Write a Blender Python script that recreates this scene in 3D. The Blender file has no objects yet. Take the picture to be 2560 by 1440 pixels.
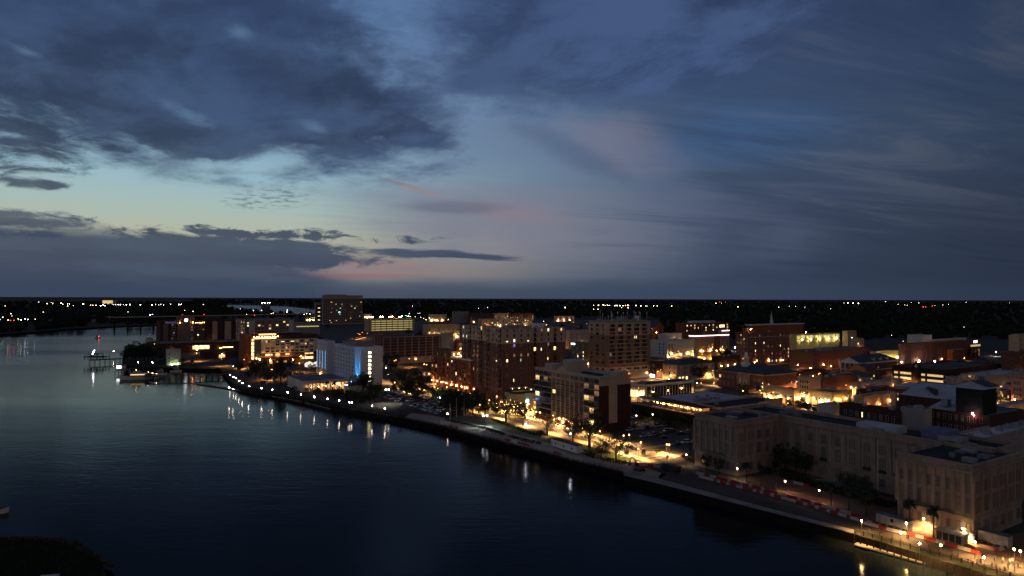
import bpy, bmesh, math, random
from mathutils import Vector, Matrix, geometry
random.seed(7)
C = bpy.context.scene.collection
R = math.radians
# ------------------------------------------------------------------ camera
F = 1705.0            # focal length in pixels of the 2560 px wide photograph
HC = 65.0             # drone height
cam = bpy.data.objects.new('camera', bpy.data.cameras.new('camera')); C.objects.link(cam)
cam.data.sensor_width = 36.0; cam.data.lens = 36.0*F/2560.0
cam.data.clip_start = 1.0; cam.data.clip_end = 200000.0
cam.matrix_world = Matrix.Translation((0, 0, HC)) @ Matrix.Rotation(math.pi/2 + math.atan(25.5/F), 4, 'X') @ Matrix.Rotation(0.0035, 4, 'Z')
bpy.context.scene.camera = cam
CM = cam.matrix_world.to_3x3()
def ray(px, py): return CM @ Vector(((px-1280)/F, (720-py)/F, -1.0))
def G(px, py, z=0.0):
    d = ray(px, py); t = (z-HC)/d.z
    return Vector((d.x*t, d.y*t, z))
sc = bpy.context.scene
sc.view_settings.view_transform = 'Standard'; sc.view_settings.look = 'None'
sc.view_settings.exposure = 0.0; sc.view_settings.gamma = 1.0
sc.render.engine = 'CYCLES'
sc.cycles.use_denoising = True
sc.cycles.max_bounces = 4; sc.cycles.diffuse_bounces = 2; sc.cycles.glossy_bounces = 2
sc.cycles.transmission_bounces = 1; sc.cycles.volume_bounces = 0
sc.cycles.caustics_reflective = False; sc.cycles.caustics_refractive = False
sc.cycles.use_light_tree = True
# ------------------------------------------------------------------ sky
world = bpy.data.worlds.new('World'); sc.world = world; world.use_nodes = True
wn = world.node_tree; wn.nodes.clear()
class V:
    """a float socket with arithmetic"""
    nt = wn
    def __init__(s, k): s.k = k
    @staticmethod
    def op(o, *a, clamp=False):
        n = V.nt.nodes.new('ShaderNodeMath'); n.operation = o; n.use_clamp = clamp
        for i, x in enumerate(a):
            if isinstance(x, V): V.nt.links.new(x.k, n.inputs[i])
            else: n.inputs[i].default_value = float(x)
        return V(n.outputs[0])
    def __add__(s, o): return V.op('ADD', s, o)
    __radd__ = __add__
    def __sub__(s, o): return V.op('SUBTRACT', s, o)
    def __rsub__(s, o): return V.op('SUBTRACT', o, s)
    def __mul__(s, o): return V.op('MULTIPLY', s, o)
    __rmul__ = __mul__
    def __truediv__(s, o): return V.op('DIVIDE', s, o)
def clamp01(a): return V.op('ADD', a, 0.0, clamp=True)
def smooth(a, lo, hi):
    n = V.nt.nodes.new('ShaderNodeMapRange'); n.interpolation_type = 'SMOOTHSTEP'
    V.nt.links.new(a.k, n.inputs[0]); n.inputs[1].default_value = lo; n.inputs[2].default_value = hi
    return V(n.outputs[0])
def vmax(*a):
    r = a[0]
    for b in a[1:]: r = V.op('MAXIMUM', r, b)
    return r
def vec(x, y, z=0.0):
    n = V.nt.nodes.new('ShaderNodeCombineXYZ')
    for i, q in enumerate((x, y, z)):
        if isinstance(q, V): V.nt.links.new(q.k, n.inputs[i])
        else: n.inputs[i].default_value = q
    return n.outputs[0]
def noise(vk, scale, detail=6, rough=0.55, dist=0.0):
    n = V.nt.nodes.new('ShaderNodeTexNoise'); V.nt.links.new(vk, n.inputs['Vector'])
    n.inputs['Scale'].default_value = scale; n.inputs['Detail'].default_value = detail
    n.inputs['Roughness'].default_value = rough; n.inputs['Distortion'].default_value = dist
    return V(n.outputs[0])
def lin(c): return [((v/255.0+0.055)/1.055)**2.4 if v > 10.3 else v/255.0/12.92 for v in c]
def ramp(v, stops):
    n = V.nt.nodes.new('ShaderNodeValToRGB'); V.nt.links.new(v.k, n.inputs[0]); e = n.color_ramp.elements
    while len(e) < len(stops): e.new(0.5)
    for q, (p, c) in zip(e, stops): q.position = p; q.color = (*lin(c), 1)
    return n.outputs[0]
def mix(f, a, b, mode='MIX'):
    n = V.nt.nodes.new('ShaderNodeMix'); n.data_type = 'RGBA'; n.blend_type = mode
    if isinstance(f, V): V.nt.links.new(f.k, n.inputs[0])
    else: n.inputs[0].default_value = f
    for i, q in ((6, a), (7, b)):
        if isinstance(q, (tuple, list)): n.inputs[i].default_value = (*lin(q), 1)
        else: V.nt.links.new(q, n.inputs[i])
    return n.outputs[2]
tc = wn.nodes.new('ShaderNodeTexCoord'); sp = wn.nodes.new('ShaderNodeSeparateXYZ')
wn.links.new(tc.outputs['Generated'], sp.inputs[0])
dx, dy, dz = V(sp.outputs[0]), V(sp.outputs[1]), V(sp.outputs[2])
az = V.op('ARCTAN2', dx, dy) * 1000.0          # milliradians, 0 straight up the river, left negative
el = V.op('ARCSINE', dz) * 1000.0              # milliradians above the horizon
def AE(px, py):
    d = ray(px, py).normalized(); return 1000*math.atan2(d.x, d.y), 1000*math.asin(d.z)
zc = V.op('MAXIMUM', dz, 0.0) + 0.10           # cloud sheet seen in perspective
cx, cy = dx/zc, dy/zc
nA = noise(vec(cx, cy, 3.1), 0.9, 8, 0.58, 0.3)
nB = noise(vec(cx*1.1+cy*.25, cy*0.9, 9.7), 2.6, 9, 0.60, 0.15)
nS = noise(vec(cx*0.35 + cy*0.30, cy*1.7 - cx*0.55, 1.3), 1.25, 10, 0.64, 0.7)     # streaks running up to the right
nH = noise(vec(az*0.003, el*0.022, 4.0), 1.6, 8, 0.6, 0.2)                        # flat bars near the horizon
nF = noise(vec(az*0.011, el*0.035, 7.0), 1.5, 8, 0.65, 0.5)
nM = noise(vec(az*0.005, el*0.010, 2.0), 1.0, 4, 0.5, 0.4)
def ell(px, py, rx, ry, rot=0.0, wob=0.0, nz=None):
    """1 at the centre, 0 on the ellipse, negative outside"""
    a, e = AE(px, py); rx = rx/1.75; ry = ry/1.72; c, s = math.cos(R(rot)), math.sin(R(rot))
    u = (az-a); v = (el-e)
    p = (u*c + v*s)/rx; q = (v*c - u*s)/ry
    r = V.op('SQRT', p*p + q*q)
    f = 1.0 - r
    if nz is not None: f = f + (nz-0.5)*wob
    return f
t = clamp01(el/500.0)
left = ramp(t, [(0, (96, 105, 120)), (.10, (152, 150, 140)), (.17, (178, 182, 162)), (.24, (166, 186, 180)), (.32, (150, 184, 196)), (.42, (132, 166, 192)), (.6, (108, 140, 180)), (1, (66, 92, 138))])
right = ramp(t, [(0, (50, 62, 82)), (.2, (58, 69, 91)), (.42, (62, 80, 107)), (.6, (57, 76, 108)), (.8, (52, 68, 100)), (1, (36, 50, 82))])
aN = az + (nM-0.5)*160.0
base = mix(smooth(aN, -260.0, 300.0), left, right)
# thin violet veil over the middle of the sky
veil = smooth(ell(1330, 470, 820, 330, -12, 0.9, nM), 0.0, 0.75)
base = mix(veil*0.45, base, (104, 118, 146))
veil2 = smooth(ell(1230, 560, 520, 130, -3, 1.0, nS), -0.1, 0.8)
base = mix(veil2*0.62, base, (122, 120, 138))
pink = smooth(ell(1560, 350, 240, 95, -20, 1.6, nM), 0.0, 0.75)
base = mix(pink*0.42, base, (126, 122, 140))
pink2 = smooth(ell(1290, 535, 190, 34, -4, 1.2, nH), 0.0, 0.8)
base = mix(pink2*0.5, base, (138, 122, 132))
warm = smooth(ell(900, 668, 480, 42, 0, 1.4, nH), -0.1, 0.9)
base = mix(warm*0.75, base, (140, 120, 126))
warm2 = smooth(ell(840, 690, 340, 9, 1.0, 0.8, nH), 0.0, 0.7)
base = mix(warm2*0.8, base, (150, 108, 108))
con = smooth(ell(1035, 470, 105, 8, -16.5, 0.3, nF), 0.0, 0.8)
base = mix(con*0.75, base, (150, 128, 132))
blue = smooth(ell(1850, 335, 330, 110, 4, 1.3, nS), 0.0, 0.8)
base = mix(blue*0.6, base, (60, 92, 134))
# slanting streaks on the right
st = smooth(nS, 0.47, 0.68)*smooth(az, 60.0, 420.0)*smooth(el, 40.0, 160.0)
base = mix(st*0.65, base, (88, 98, 118))
dk = smooth(nS, 0.5, 0.3)*smooth(az, 0.0, 300.0)
base = mix(dk*0.5, base, (46, 58, 86))
vio = smooth(ell(1440, 385, 210, 45, -24, 1.0, nB), 0.0, 0.8)
base = mix(vio*0.36, base, (68, 80, 112))
vio2 = smooth(ell(1130, 520, 200, 24, 0, 1.2, nH), 0.0, 0.8)
base = mix(vio2*0.45, base, (84, 90, 112))
# big dark cloud
big = vmax(ell(180, 60, 950, 300, -4, 0.55, nA), ell(640, 200, 560, 185, -10, 0.6, nA), ell(420, 330, 190, 62, -12, 0.7, nB), ell(940, 300, 230, 62, -14, 0.8, nB),
           ell(760, 330, 210, 45, 0, 0.8, nB), ell(1560, 60, 620, 210, 6, 0.9, nA)*0.7)
big = big + (nB-0.5)*0.95 + (nF-0.5)*0.30
bm_ = smooth(big, -0.05, 0.36)
bigc = mix(smooth(nB, 0.36, 0.66)*0.8, (34, 46, 72), (62, 82, 116))
bigc = mix(smooth(nA, 0.45, 0.66)*0.6, bigc, (54, 72, 112))
bigc = mix(smooth(az, -300.0, 200.0)*0.6, bigc, mix(smooth(nB, .4, .62), (50, 66, 102), (76, 98, 140)))
gap = smooth(vmax(ell(470, 292, 120, 26, -20, 2.6, nB), ell(790, 318, 60, 22, -16, 2.2, nB), ell(70, 130, 60, 16, -14, 2.0, nB), ell(900, 150, 190, 90, -30, 2.6, nB), ell(600, 80, 60, 30, 0, 2.0, nB)), 0.35, 1.2)
bigc = mix(gap*0.5, bigc, (100, 130, 160))
base = mix(bm_*0.92, base, bigc)
vir = smooth(ell(430, 405, 105, 50, 20, 0.7, nF), 0.0, 0.9)
base = mix(vir*0.5, base, (80, 98, 118))
# lesser dark clouds on the left
sm = vmax(ell(60, 385, 190, 50, 4, 3.6, nF), ell(20, 450, 70, 16, -6, 3.6, nF), ell(130, 462, 60, 11, 0, 4.0, nF), ell(270, 366, 60, 14, -8, 3.6, nF), ell(60, 320, 170, 26, -14, 4.0, nF))
base = mix(smooth(sm, 0.05, 0.85)*0.85, base, (50, 62, 84))
bars = vmax(ell(90, 556, 260, 19, -2, 3.0, nF), ell(20, 535, 100, 14, 0, 3.0, nF), ell(90, 585, 140, 11, 0, 3.4, nF))
base = mix(smooth(bars, 0.0, 0.7)*0.85, base, (62, 74, 96))
alto = smooth(ell(670, 497, 130, 34, 6, 0.5, nF), 0.0, 0.6)*smooth(noise(vec(az*0.05, el*0.25), 1.1, 4, 0.6), 0.47, 0.60)
base = mix(alto*0.65, base, (88, 110, 124))
bank = vmax(ell(60, 690, 790, 128, -2, 0.7, nH), ell(600, 626, 400, 46, -2, 1.5, nF), ell(1140, 640, 260, 14, -2, 3.6, nH)*.6, ell(600, 585, 360, 16, -1, 4.0, nF)*.7)
base = mix(smooth(bank, 0.0, 0.34)*0.92, base, mix(smooth(nH, 0.35, 0.7), (51, 66, 90), (62, 79, 102)))
low = smooth(el + (nH-0.5)*24.0, 34.0, 10.0)
base = mix(low*0.75, base, (56, 69, 91))
# sky ahead dims to the right and overhead, away from the afterglow
fall = 1.0 - smooth(az, 250.0, 800.0)*0.42
fall = fall*(1.0 - smooth(el, 420.0, 900.0)*0.35)
back = V.op('MULTIPLY', smooth(dy, 0.3, -0.4), -0.75)  # unseen sky behind the camera, brightened to light the facades
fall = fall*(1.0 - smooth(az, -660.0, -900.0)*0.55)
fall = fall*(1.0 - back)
base = mix(smooth(dy, .1, -.5)*.7, base, (128, 112, 106))  # warm tint added to that unseen sky to warm the facades
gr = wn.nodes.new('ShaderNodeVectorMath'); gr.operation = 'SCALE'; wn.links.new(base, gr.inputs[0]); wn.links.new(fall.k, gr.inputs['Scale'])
nish = wn.nodes.new('ShaderNodeTexSky'); nish.sky_type = 'NISHITA'; nish.sun_disc = False
nish.sun_elevation = R(-4.0); nish.sun_rotation = R(-80.0)
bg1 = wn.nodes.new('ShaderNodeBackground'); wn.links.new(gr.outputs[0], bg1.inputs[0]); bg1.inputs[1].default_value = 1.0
bg2 = wn.nodes.new('ShaderNodeBackground'); wn.links.new(nish.outputs[0], bg2.inputs[0]); bg2.inputs[1].default_value = 0.05
ad = wn.nodes.new('ShaderNodeAddShader'); wn.links.new(bg1.outputs[0], ad.inputs[0]); wn.links.new(bg2.outputs[0], ad.inputs[1])
wo = wn.nodes.new('ShaderNodeOutputWorld'); wn.links.new(ad.outputs[0], wo.inputs[0])
world.cycles.sampling_method = 'MANUAL'; world.cycles.sample_map_resolution = 512
# faint afterglow of the sun below the horizon
sd = bpy.data.lights.new('sun', 'SUN'); sd.energy = 0.035; sd.angle = R(25); sd.color = (1.0, .82, .7)
so = bpy.data.objects.new('sun', sd); C.objects.link(so)
so.rotation_euler = Vector((0.985, -0.17, -0.16)).to_track_quat('-Z', 'Y').to_euler()
# ------------------------------------------------------------------ helpers
TH = math.atan2(0.545, 0.838)                   # the street grid: u runs inland, v runs up the river
UD = Vector((math.cos(TH), math.sin(TH), 0)); VD = Vector((-math.sin(TH), math.cos(TH), 0))
MATS = {}
def mat(name, rgb, rough=0.8, var=0.25, scale=0.25, emit=None, es=0.0, metal=0.0, bump=0.0, bscale=2.0, stretch=(1, 1, 1), rgb2=None):
    if name in MATS: return MATS[name]
    m = bpy.data.materials.new(name); m.use_nodes = True; nt = m.node_tree; b = nt.nodes['Principled BSDF']
    if rough > .88: b.inputs['Specular IOR Level'].default_value = .12
    b.inputs['Roughness'].default_value = rough; b.inputs['Metallic'].default_value = metal
    if var > 0 or rgb2:
        t = nt.nodes.new('ShaderNodeTexCoord'); mp = nt.nodes.new('ShaderNodeMapping'); n = nt.nodes.new('ShaderNodeTexNoise')
        nt.links.new(t.outputs['Object'], mp.inputs[0]); mp.inputs['Scale'].default_value = stretch
        nt.links.new(mp.outputs[0], n.inputs['Vector']); n.inputs['Scale'].default_value = scale; n.inputs['Detail'].default_value = 6; n.inputs['Roughness'].default_value = 0.65
        r = nt.nodes.new('ShaderNodeValToRGB'); r.color_ramp.elements[0].position = 0.35; r.color_ramp.elements[1].position = 0.65
        lo = [c*(1-var) for c in rgb]; hi = rgb2 or [min(1, c*(1+var)) for c in rgb]
        r.color_ramp.elements[0].color = (*lo, 1); r.color_ramp.elements[1].color = (*hi, 1)
        nt.links.new(n.outputs[0], r.inputs[0]); nt.links.new(r.outputs[0], b.inputs['Base Color'])
    else: b.inputs['Base Color'].default_value = (*rgb, 1)
    if bump:
        n2 = nt.nodes.new('ShaderNodeTexNoise'); n2.inputs['Scale'].default_value = bscale; n2.inputs['Detail'].default_value = 3
        t2 = nt.nodes.new('ShaderNodeTexCoord'); nt.links.new(t2.outputs['Object'], n2.inputs['Vector'])
        bp = nt.nodes.new('ShaderNodeBump'); bp.inputs['Strength'].default_value = bump; nt.links.new(n2.outputs[0], bp.inputs['Height']); nt.links.new(bp.outputs[0], b.inputs['Normal'])
    if emit:
        b.inputs['Emission Color'].default_value = (*emit, 1); b.inputs['Emission Strength'].default_value = es
    MATS[name] = m; return m
def glow(name, rgb, s): return mat(name, (0.3, 0.3, 0.3), 0.5, 0, emit=rgb, es=s)
class MB:
    def __init__(s): s.v = []; s.f = []; s.m = []; s.mats = []
    def mi(s, m):
        if m not in s.mats: s.mats.append(m)
        return s.mats.index(m)
    def face(s, pts, m):
        k = len(s.v); s.v += [tuple(p) for p in pts]; s.f.append(tuple(range(k, k+len(pts)))); s.m.append(s.mi(m))
    def box(s, x0, y0, z0, x1, y1, z1, m, top=None):
        k = len(s.v); s.v += [(x0, y0, z0), (x1, y0, z0), (x1, y1, z0), (x0, y1, z0), (x0, y0, z1), (x1, y0, z1), (x1, y1, z1), (x0, y1, z1)]
        i = s.mi(m); j = s.mi(top or m)
        for q, w in (((0, 3, 2, 1), i), ((4, 5, 6, 7), j), ((0, 1, 5, 4), i), ((1, 2, 6, 5), i), ((2, 3, 7, 6), i), ((3, 0, 4, 7), i)):
            s.f.append(tuple(k+a for a in q)); s.m.append(w)
    def prism(s, pts, z0, z1, m, top=None, bottom=True):
        n = len(pts); k = len(s.v); s.v += [(p[0], p[1], z0) for p in pts] + [(p[0], p[1], z1) for p in pts]
        i = s.mi(m); j = s.mi(top or m)
        for a in range(n):
            b = (a+1) % n; s.f.append((k+a, k+b, k+n+b, k+n+a)); s.m.append(i)
        s.f.append(tuple(range(k+n, k+2*n))); s.m.append(j)
        if bottom: s.f.append(tuple(range(k+n-1, k-1, -1))); s.m.append(i)
    def ring(s, a, b, z0, z1, t, m, o=0.0, y0=0.0, x0=0.0):
        """four walls round (0,0)-(a,b), standing out by o, t thick"""
        s.box(x0-o, y0-o, z0, a+o, y0-o+t, z1, m); s.box(x0-o, b+o-t, z0, a+o, b+o, z1, m)
        s.box(x0-o, y0-o+t, z0, x0-o+t, b+o-t, z1, m); s.box(a+o-t, y0-o+t, z0, a+o, b+o-t, z1, m)
    def tube(s, p, q, r0, r1, m, n=6):
        p = Vector(p); q = Vector(q); d = (q-p).normalized(); a = d.orthogonal().normalized(); b = d.cross(a)
        k = len(s.v)
        for c, r in ((p, r0), (q, r1)):
            for i in range(n):
                t = 2*math.pi*i/n; s.v.append(tuple(c + a*math.cos(t)*r + b*math.sin(t)*r))
        i = s.mi(m)
        for j in range(n):
            l = (j+1) % n; s.f.append((k+j, k+l, k+n+l, k+n+j)); s.m.append(i)
        s.f.append(tuple(range(k+n-1, k-1, -1))); s.m.append(i); s.f.append(tuple(range(k+n, k+2*n))); s.m.append(i)
    def ball(s, c, r, m, n=8, k=5, sz=1.0):
        b = len(s.v); i = s.mi(m)
        for j in range(k+1):
            ph = math.pi*j/k
            for q in range(n):
                t = 2*math.pi*q/n; s.v.append((c[0]+r*math.sin(ph)*math.cos(t), c[1]+r*math.sin(ph)*math.sin(t), c[2]+r*sz*math.cos(ph)))
        for j in range(k):
            for q in range(n):
                l = (q+1) % n; s.f.append((b+j*n+q, b+(j+1)*n+q, b+(j+1)*n+l, b+j*n+l)); s.m.append(i)
    def mesh(s, name):
        me = bpy.data.meshes.new(name); me.from_pydata(s.v, [], s.f)
        for m in s.mats: me.materials.append(m)
        me.polygons.foreach_set('material_index', s.m); me.update(); return me
    def build(s, name, parent=None): return put(name, s.mesh(name), parent)
def put(name, me, parent=None, loc=(0, 0, 0), rz=0.0, sc_=1.0):
    o = bpy.data.objects.new(name, me); C.objects.link(o); o.location = loc; o.rotation_euler = (0, 0, rz)
    o.scale = sc_ if isinstance(sc_, (tuple, list)) else (sc_,)*3
    if parent: o.parent = parent
    return o
def tag(o, label=None, cat=None, group=None, kind=None):
    if label: o['label'] = label
    if cat: o['category'] = cat
    if group: o['group'] = group
    if kind: o['kind'] = kind
    return o
def thing(name, label, cat, loc=(0, 0, 0), rz=0.0, group=None):
    o = bpy.data.objects.new(name, None); C.objects.link(o); o.location = loc; o.rotation_euler = (0, 0, rz); o.empty_display_size = 0.5
    return tag(o, label, cat, group)
def dup(o, loc, rz=None, label=None, group=None, s=None):
    r = o.copy(); C.objects.link(r); r.location = loc
    if rz is not None: r.rotation_euler = (0, 0, rz)
    if label: r['label'] = label
    if group: r['group'] = group
    if s is not None: r.scale = (s, s, s) if not isinstance(s, (tuple, list)) else s
    for c in o.children:
        k = c.copy(); C.objects.link(k); k.parent = r
        for g in c.children:
            q = g.copy(); C.objects.link(q); q.parent = k
    return r
ORD = ['first', 'second', 'third', 'fourth', 'fifth', 'sixth', 'seventh', 'eighth', 'ninth', 'tenth', 'eleventh', 'twelfth', 'thirteenth', 'fourteenth', 'fifteenth', 'sixteenth', 'seventeenth', 'eighteenth', 'nineteenth', 'twentieth',
       'twenty-first', 'twenty-second', 'twenty-third', 'twenty-fourth', 'twenty-fifth', 'twenty-sixth', 'twenty-seventh', 'twenty-eighth', 'twenty-ninth', 'thirtieth', 'thirty-first', 'thirty-second', 'thirty-third', 'thirty-fourth']
# ------------------------------------------------------------------ materials
BRICK = mat('red_brick', (.18, .085, .062), .9, .22, .5, bump=.15)
BRICKD = mat('dark_brick', (.062, .036, .031), .9, .25, .5)
BRICKB = mat('brown_brick', (.15, .075, .048), .9, .2, .5)
BRICKO = mat('orange_brick', (.26, .095, .05), .9, .18, .5)
TAN = mat('tan_stone', (.40, .30, .22), .85, .12, .2)
BEIGE = mat('beige_stucco', (.42, .33, .25), .85, .1, .15)
LIME = mat('limestone', (.255, .205, .172), .85, .26, .35, bump=.3, bscale=.6, stretch=(1, 1, .22))
WHITE = mat('white_paint', (.62, .62, .62), .7, .08, .2)
OFFW = mat('white_render', (.46, .45, .44), .75, .1, .12)
GREY = mat('grey_concrete', (.24, .24, .25), .85, .15, .2)
PINKW = mat('pale_pink_render', (.42, .33, .33), .85, .08, .2)
DARK = mat('dark_wall', (.05, .05, .055), .8, .25, .3)
ROOFW = mat('pale_roof_membrane', (.34, .38, .43), .8, .16, .12)
ROOFG = mat('grey_roof_felt', (.13, .145, .165), .9, .45, .22)
ROOFD = mat('dark_roof_felt', (.035, .038, .045), .95, .35, .15)
SLATE = mat('slate', (.04, .045, .055), .7, .25, .4)
METAL = mat('grey_metal', (.26, .27, .29), .5, .2, .6, metal=.3)
IRON = mat('black_iron', (.015, .015, .016), .6, 0)
GLASS = mat('dark_glass', (.012, .015, .02), .12, 0)
CURT = mat('curtained_glass', (.10, .10, .11), .35, .3, .8)
BLIND = mat('stone_blind', (.215, .174, .148), .85, .25, .8)
FRAME = mat('window_frame', (.38, .36, .33), .7, 0)
FRAMED = mat('dark_window_frame', (.05, .045, .04), .7, 0)
WOOD = mat('weathered_timber', (.10, .075, .055), .9, .3, .8)
WOODD = mat('tarred_shaded_piles', (.013, .011, .010), .95, .3, .6)  # dark timber, darkened further to stand for shade on the river wall
ASPH = mat('asphalt', (.050, .050, .053), .9, .3, .06)
ASPH2 = mat('worn_asphalt', (.085, .085, .082), .9, .28, .08)
CONC = mat('pavement_concrete', (.26, .24, .21), .9, .15, .15)
CONCD = mat('quay_concrete', (.22, .21, .20), .9, .25, .12)
BPAVE = mat('brick_paving', (.17, .10, .075), .9, .25, .3)
GRASS = mat('lawn_grass', (.028, .05, .016), .95, .35, .2)
HEDGE = mat('hedge_leaves', (.02, .038, .014), .95, .4, .7)
LEAF = mat('leaves', (.032, .055, .02), .8, .45, .5)
LEAF2 = mat('olive_leaves', (.045, .058, .022), .8, .4, .5)
LEAFD = mat('dark_leaves', (.018, .032, .014), .85, .4, .5)
PALMF = mat('palm_fronds', (.018, .030, .012), .75, .35, .8)
BARK = mat('bark', (.055, .042, .032), .95, .3, 1.0)
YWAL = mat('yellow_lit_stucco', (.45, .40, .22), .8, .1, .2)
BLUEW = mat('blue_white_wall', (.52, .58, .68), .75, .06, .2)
W_WARM = glow('lit_window_warm', (1.0, .58, .22), 1.3)
W_WARM2 = glow('lit_window_bright', (1.0, .66, .28), 2.6)
W_STAIR = glow('lit_stair_window', (1.0, .76, .36), 22.0)
BLACKW = mat('black_cladding', (.018, .018, .02), .9, .3, .3)
W_YEL = glow('lit_window_yellow', (1.0, .78, .36), 2.0)
W_WHT = glow('lit_window_white', (.95, .95, .85), 1.8)
W_DIM = glow('lit_window_dim', (1.0, .5, .2), .22)
W_COOL = glow('lit_window_cool', (.6, .75, 1.0), .30)
W_PUR = glow('lit_window_purple', (.35, .12, 1.0), 1.0)
W_GRN = glow('lit_window_green', (.45, 1.0, .5), .9)
B_WARM = glow('bulb_warm', (1.0, .44, .11), 230.0)
B_SOFT = glow('bulb_warm_small', (1.0, .48, .14), 50.0)
B_ORG = glow('bulb_orange', (1.0, .36, .08), 190.0)
B_WHT = glow('bulb_white', (1.0, .86, .76), 230.0)
B_COOL = glow('bulb_cool', (.86, .90, 1.0), 260.0)
B_YEL = glow('bulb_yellow', (1.0, .78, .24), 240.0)
B_GRN = glow('bulb_green', (.2, 1.0, .5), 60.0)
B_RED = glow('bulb_red', (1.0, .06, .05), 60.0)
B_BLUE = glow('bulb_blue', (.05, .5, 1.0), 400.0)
B_BLUE2 = glow('bulb_blue_small', (.16, .40, 1.0), 90.0)
SIGNW = glow('sign_white', (1.0, 1.0, 1.0), 6.0)
SIGNP = glow('sign_pink_tube', (1.0, .62, .62), 5.0)
SIGNO = glow('sign_orange_tube', (1.0, .42, .14), 4.0)
SIGNY = glow('sign_yellow_strip', (1.0, .75, .28), 4.0)
LITWALL = glow('lit_interior_yellow', (1.0, .66, .26), .75)
LITWALLG = glow('lit_deck_yellow', (1.0, .80, .26), .5)
LITWALLO = glow('lit_interior_orange', (1.0, .45, .14), .8)
RED = mat('red_plastic', (.24, .022, .02), .6, .3, .8)
WPL = mat('white_plastic', (.36, .34, .33), .6, .3, .8)
# ------------------------------------------------------------------ windows (shared meshes, face towards -y, origin at bottom centre)
_WM = {}
def winmesh(w, h, state, style='plain', fr=None):
    key = (round(w, 2), round(h, 2), state, style, fr.name if fr else '')
    if key in _WM: return _WM[key]
    g = {'dark': GLASS, 'curt': CURT, 'blind': BLIND, 'warm': W_WARM, 'bright': W_WARM2, 'stair': W_STAIR, 'yel': W_YEL, 'wht': W_WHT, 'dim': W_DIM, 'cool': W_COOL, 'pur': W_PUR, 'grn': W_GRN}[state.split('_')[0]]
    f = fr or FRAME; m = MB(); d = 0.10; t = min(.12, w*.09)
    if style == 'bay':      # recessed opening seen as a deep dark frame
        t = .18; d = .22
    m.box(-w/2, -d, 0, -w/2+t, .0, h, f); m.box(w/2-t, -d, 0, w/2, .0, h, f)
    m.box(-w/2+t, -d, 0, w/2-t, .0, t, f); m.box(-w/2+t, -d, h-t, w/2-t, .0, h, f)
    x0, x1, z0, z1 = -w/2+t, w/2-t, t, h-t
    if '_' in state:        # partly lit
        k = state.split('_')[1]
        if k == 'half': m.box(x0, -.05, z0, 0, 0, z1, g); m.box(0, -.05, z0, x1, 0, z1, GLASS)
        elif k == 'low': m.box(x0, -.05, z0, x1, 0, z0+(z1-z0)*.45, g); m.box(x0, -.05, z0+(z1-z0)*.45, x1, 0, z1, GLASS)
        else: m.box(x0, -.05, z0+(z1-z0)*.55, x1, 0, z1, g); m.box(x0, -.05, z0, x1, 0, z0+(z1-z0)*.55, GLASS)
    else: m.box(x0, -.05, z0, x1, 0, z1, g)
    nm = 1 if w < 1.6 else 2 if w < 2.6 else 3
    for i in range(1, nm):
        x = x0+(x1-x0)*i/nm; m.box(x-.05, -d+.02, z0, x+.05, -.05, z1, f)
    if h > 1.2: m.box(x0, -d+.025, h*.5-.04, x1, -.05, h*.5+.04, f)
    me = m.mesh('window'); _WM[key] = me; return me
def balcmesh(w, h, state, slab=None, rail=None):
    key = ('balc', round(w, 2), round(h, 2), state, slab.name if slab else '')
    if key in _WM: return _WM[key]
    g = {'dark': GLASS, 'curt': CURT, 'warm': W_WARM, 'dim': W_DIM, 'yel': W_YEL, 'wht': W_WHT}[state]
    m = MB(); s = slab or TAN; r = rail or IRON
    m.box(-w/2+.15, -.06, 0.1, w/2-.15, 0, h*.82, g); m.box(-.06, -.10, .1, .06, -.06, h*.82, FRAMED)
    m.box(-w/2, -1.5, -.12, w/2, 0, .1, s)
    for i in range(9):
        x = -w/2+.05+(w-.1)*i/8; m.box(x-.03, -1.48, .1, x+.03, -1.43, 1.1, r)
    m.box(-w/2, -1.5, 1.08, w/2, -1.42, 1.18, r); m.box(-w/2, -1.42, 1.08, -w/2+.06, 0, 1.18, r); m.box(w/2-.06, -1.42, 1.08, w/2, 0, 1.18, r)
    me = m.mesh('balcony'); _WM[key] = me; return me
def pick(lit, kinds):
    if random.random() < lit: return random.choice(kinds)
    return random.choice(('dark', 'dark', 'dark', 'curt'))
LITK = ('warm', 'dim', 'dim', 'yel', 'warm_half', 'dim_low', 'wht_half', 'yel_low', 'dim', 'warm_top')
count_parts = {}
BLD = []     # footprints: name, origin, a, b, height
def place(root, side, a, b, x, z, me, name='window', off=0.0):
    """side F: front wall y=0; L: river wall x=0; Rr: inland wall x=a"""
    n = count_parts.get((root.name, name), 0); count_parts[(root.name, name)] = n+1
    if side == 'F': return put(name, me, root, (x, -off, z), 0)
    if side == 'L': return put(name, me, root, (-off, x, z), -math.pi/2)
    return put(name, me, root, (a+off, x, z), math.pi/2)
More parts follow.
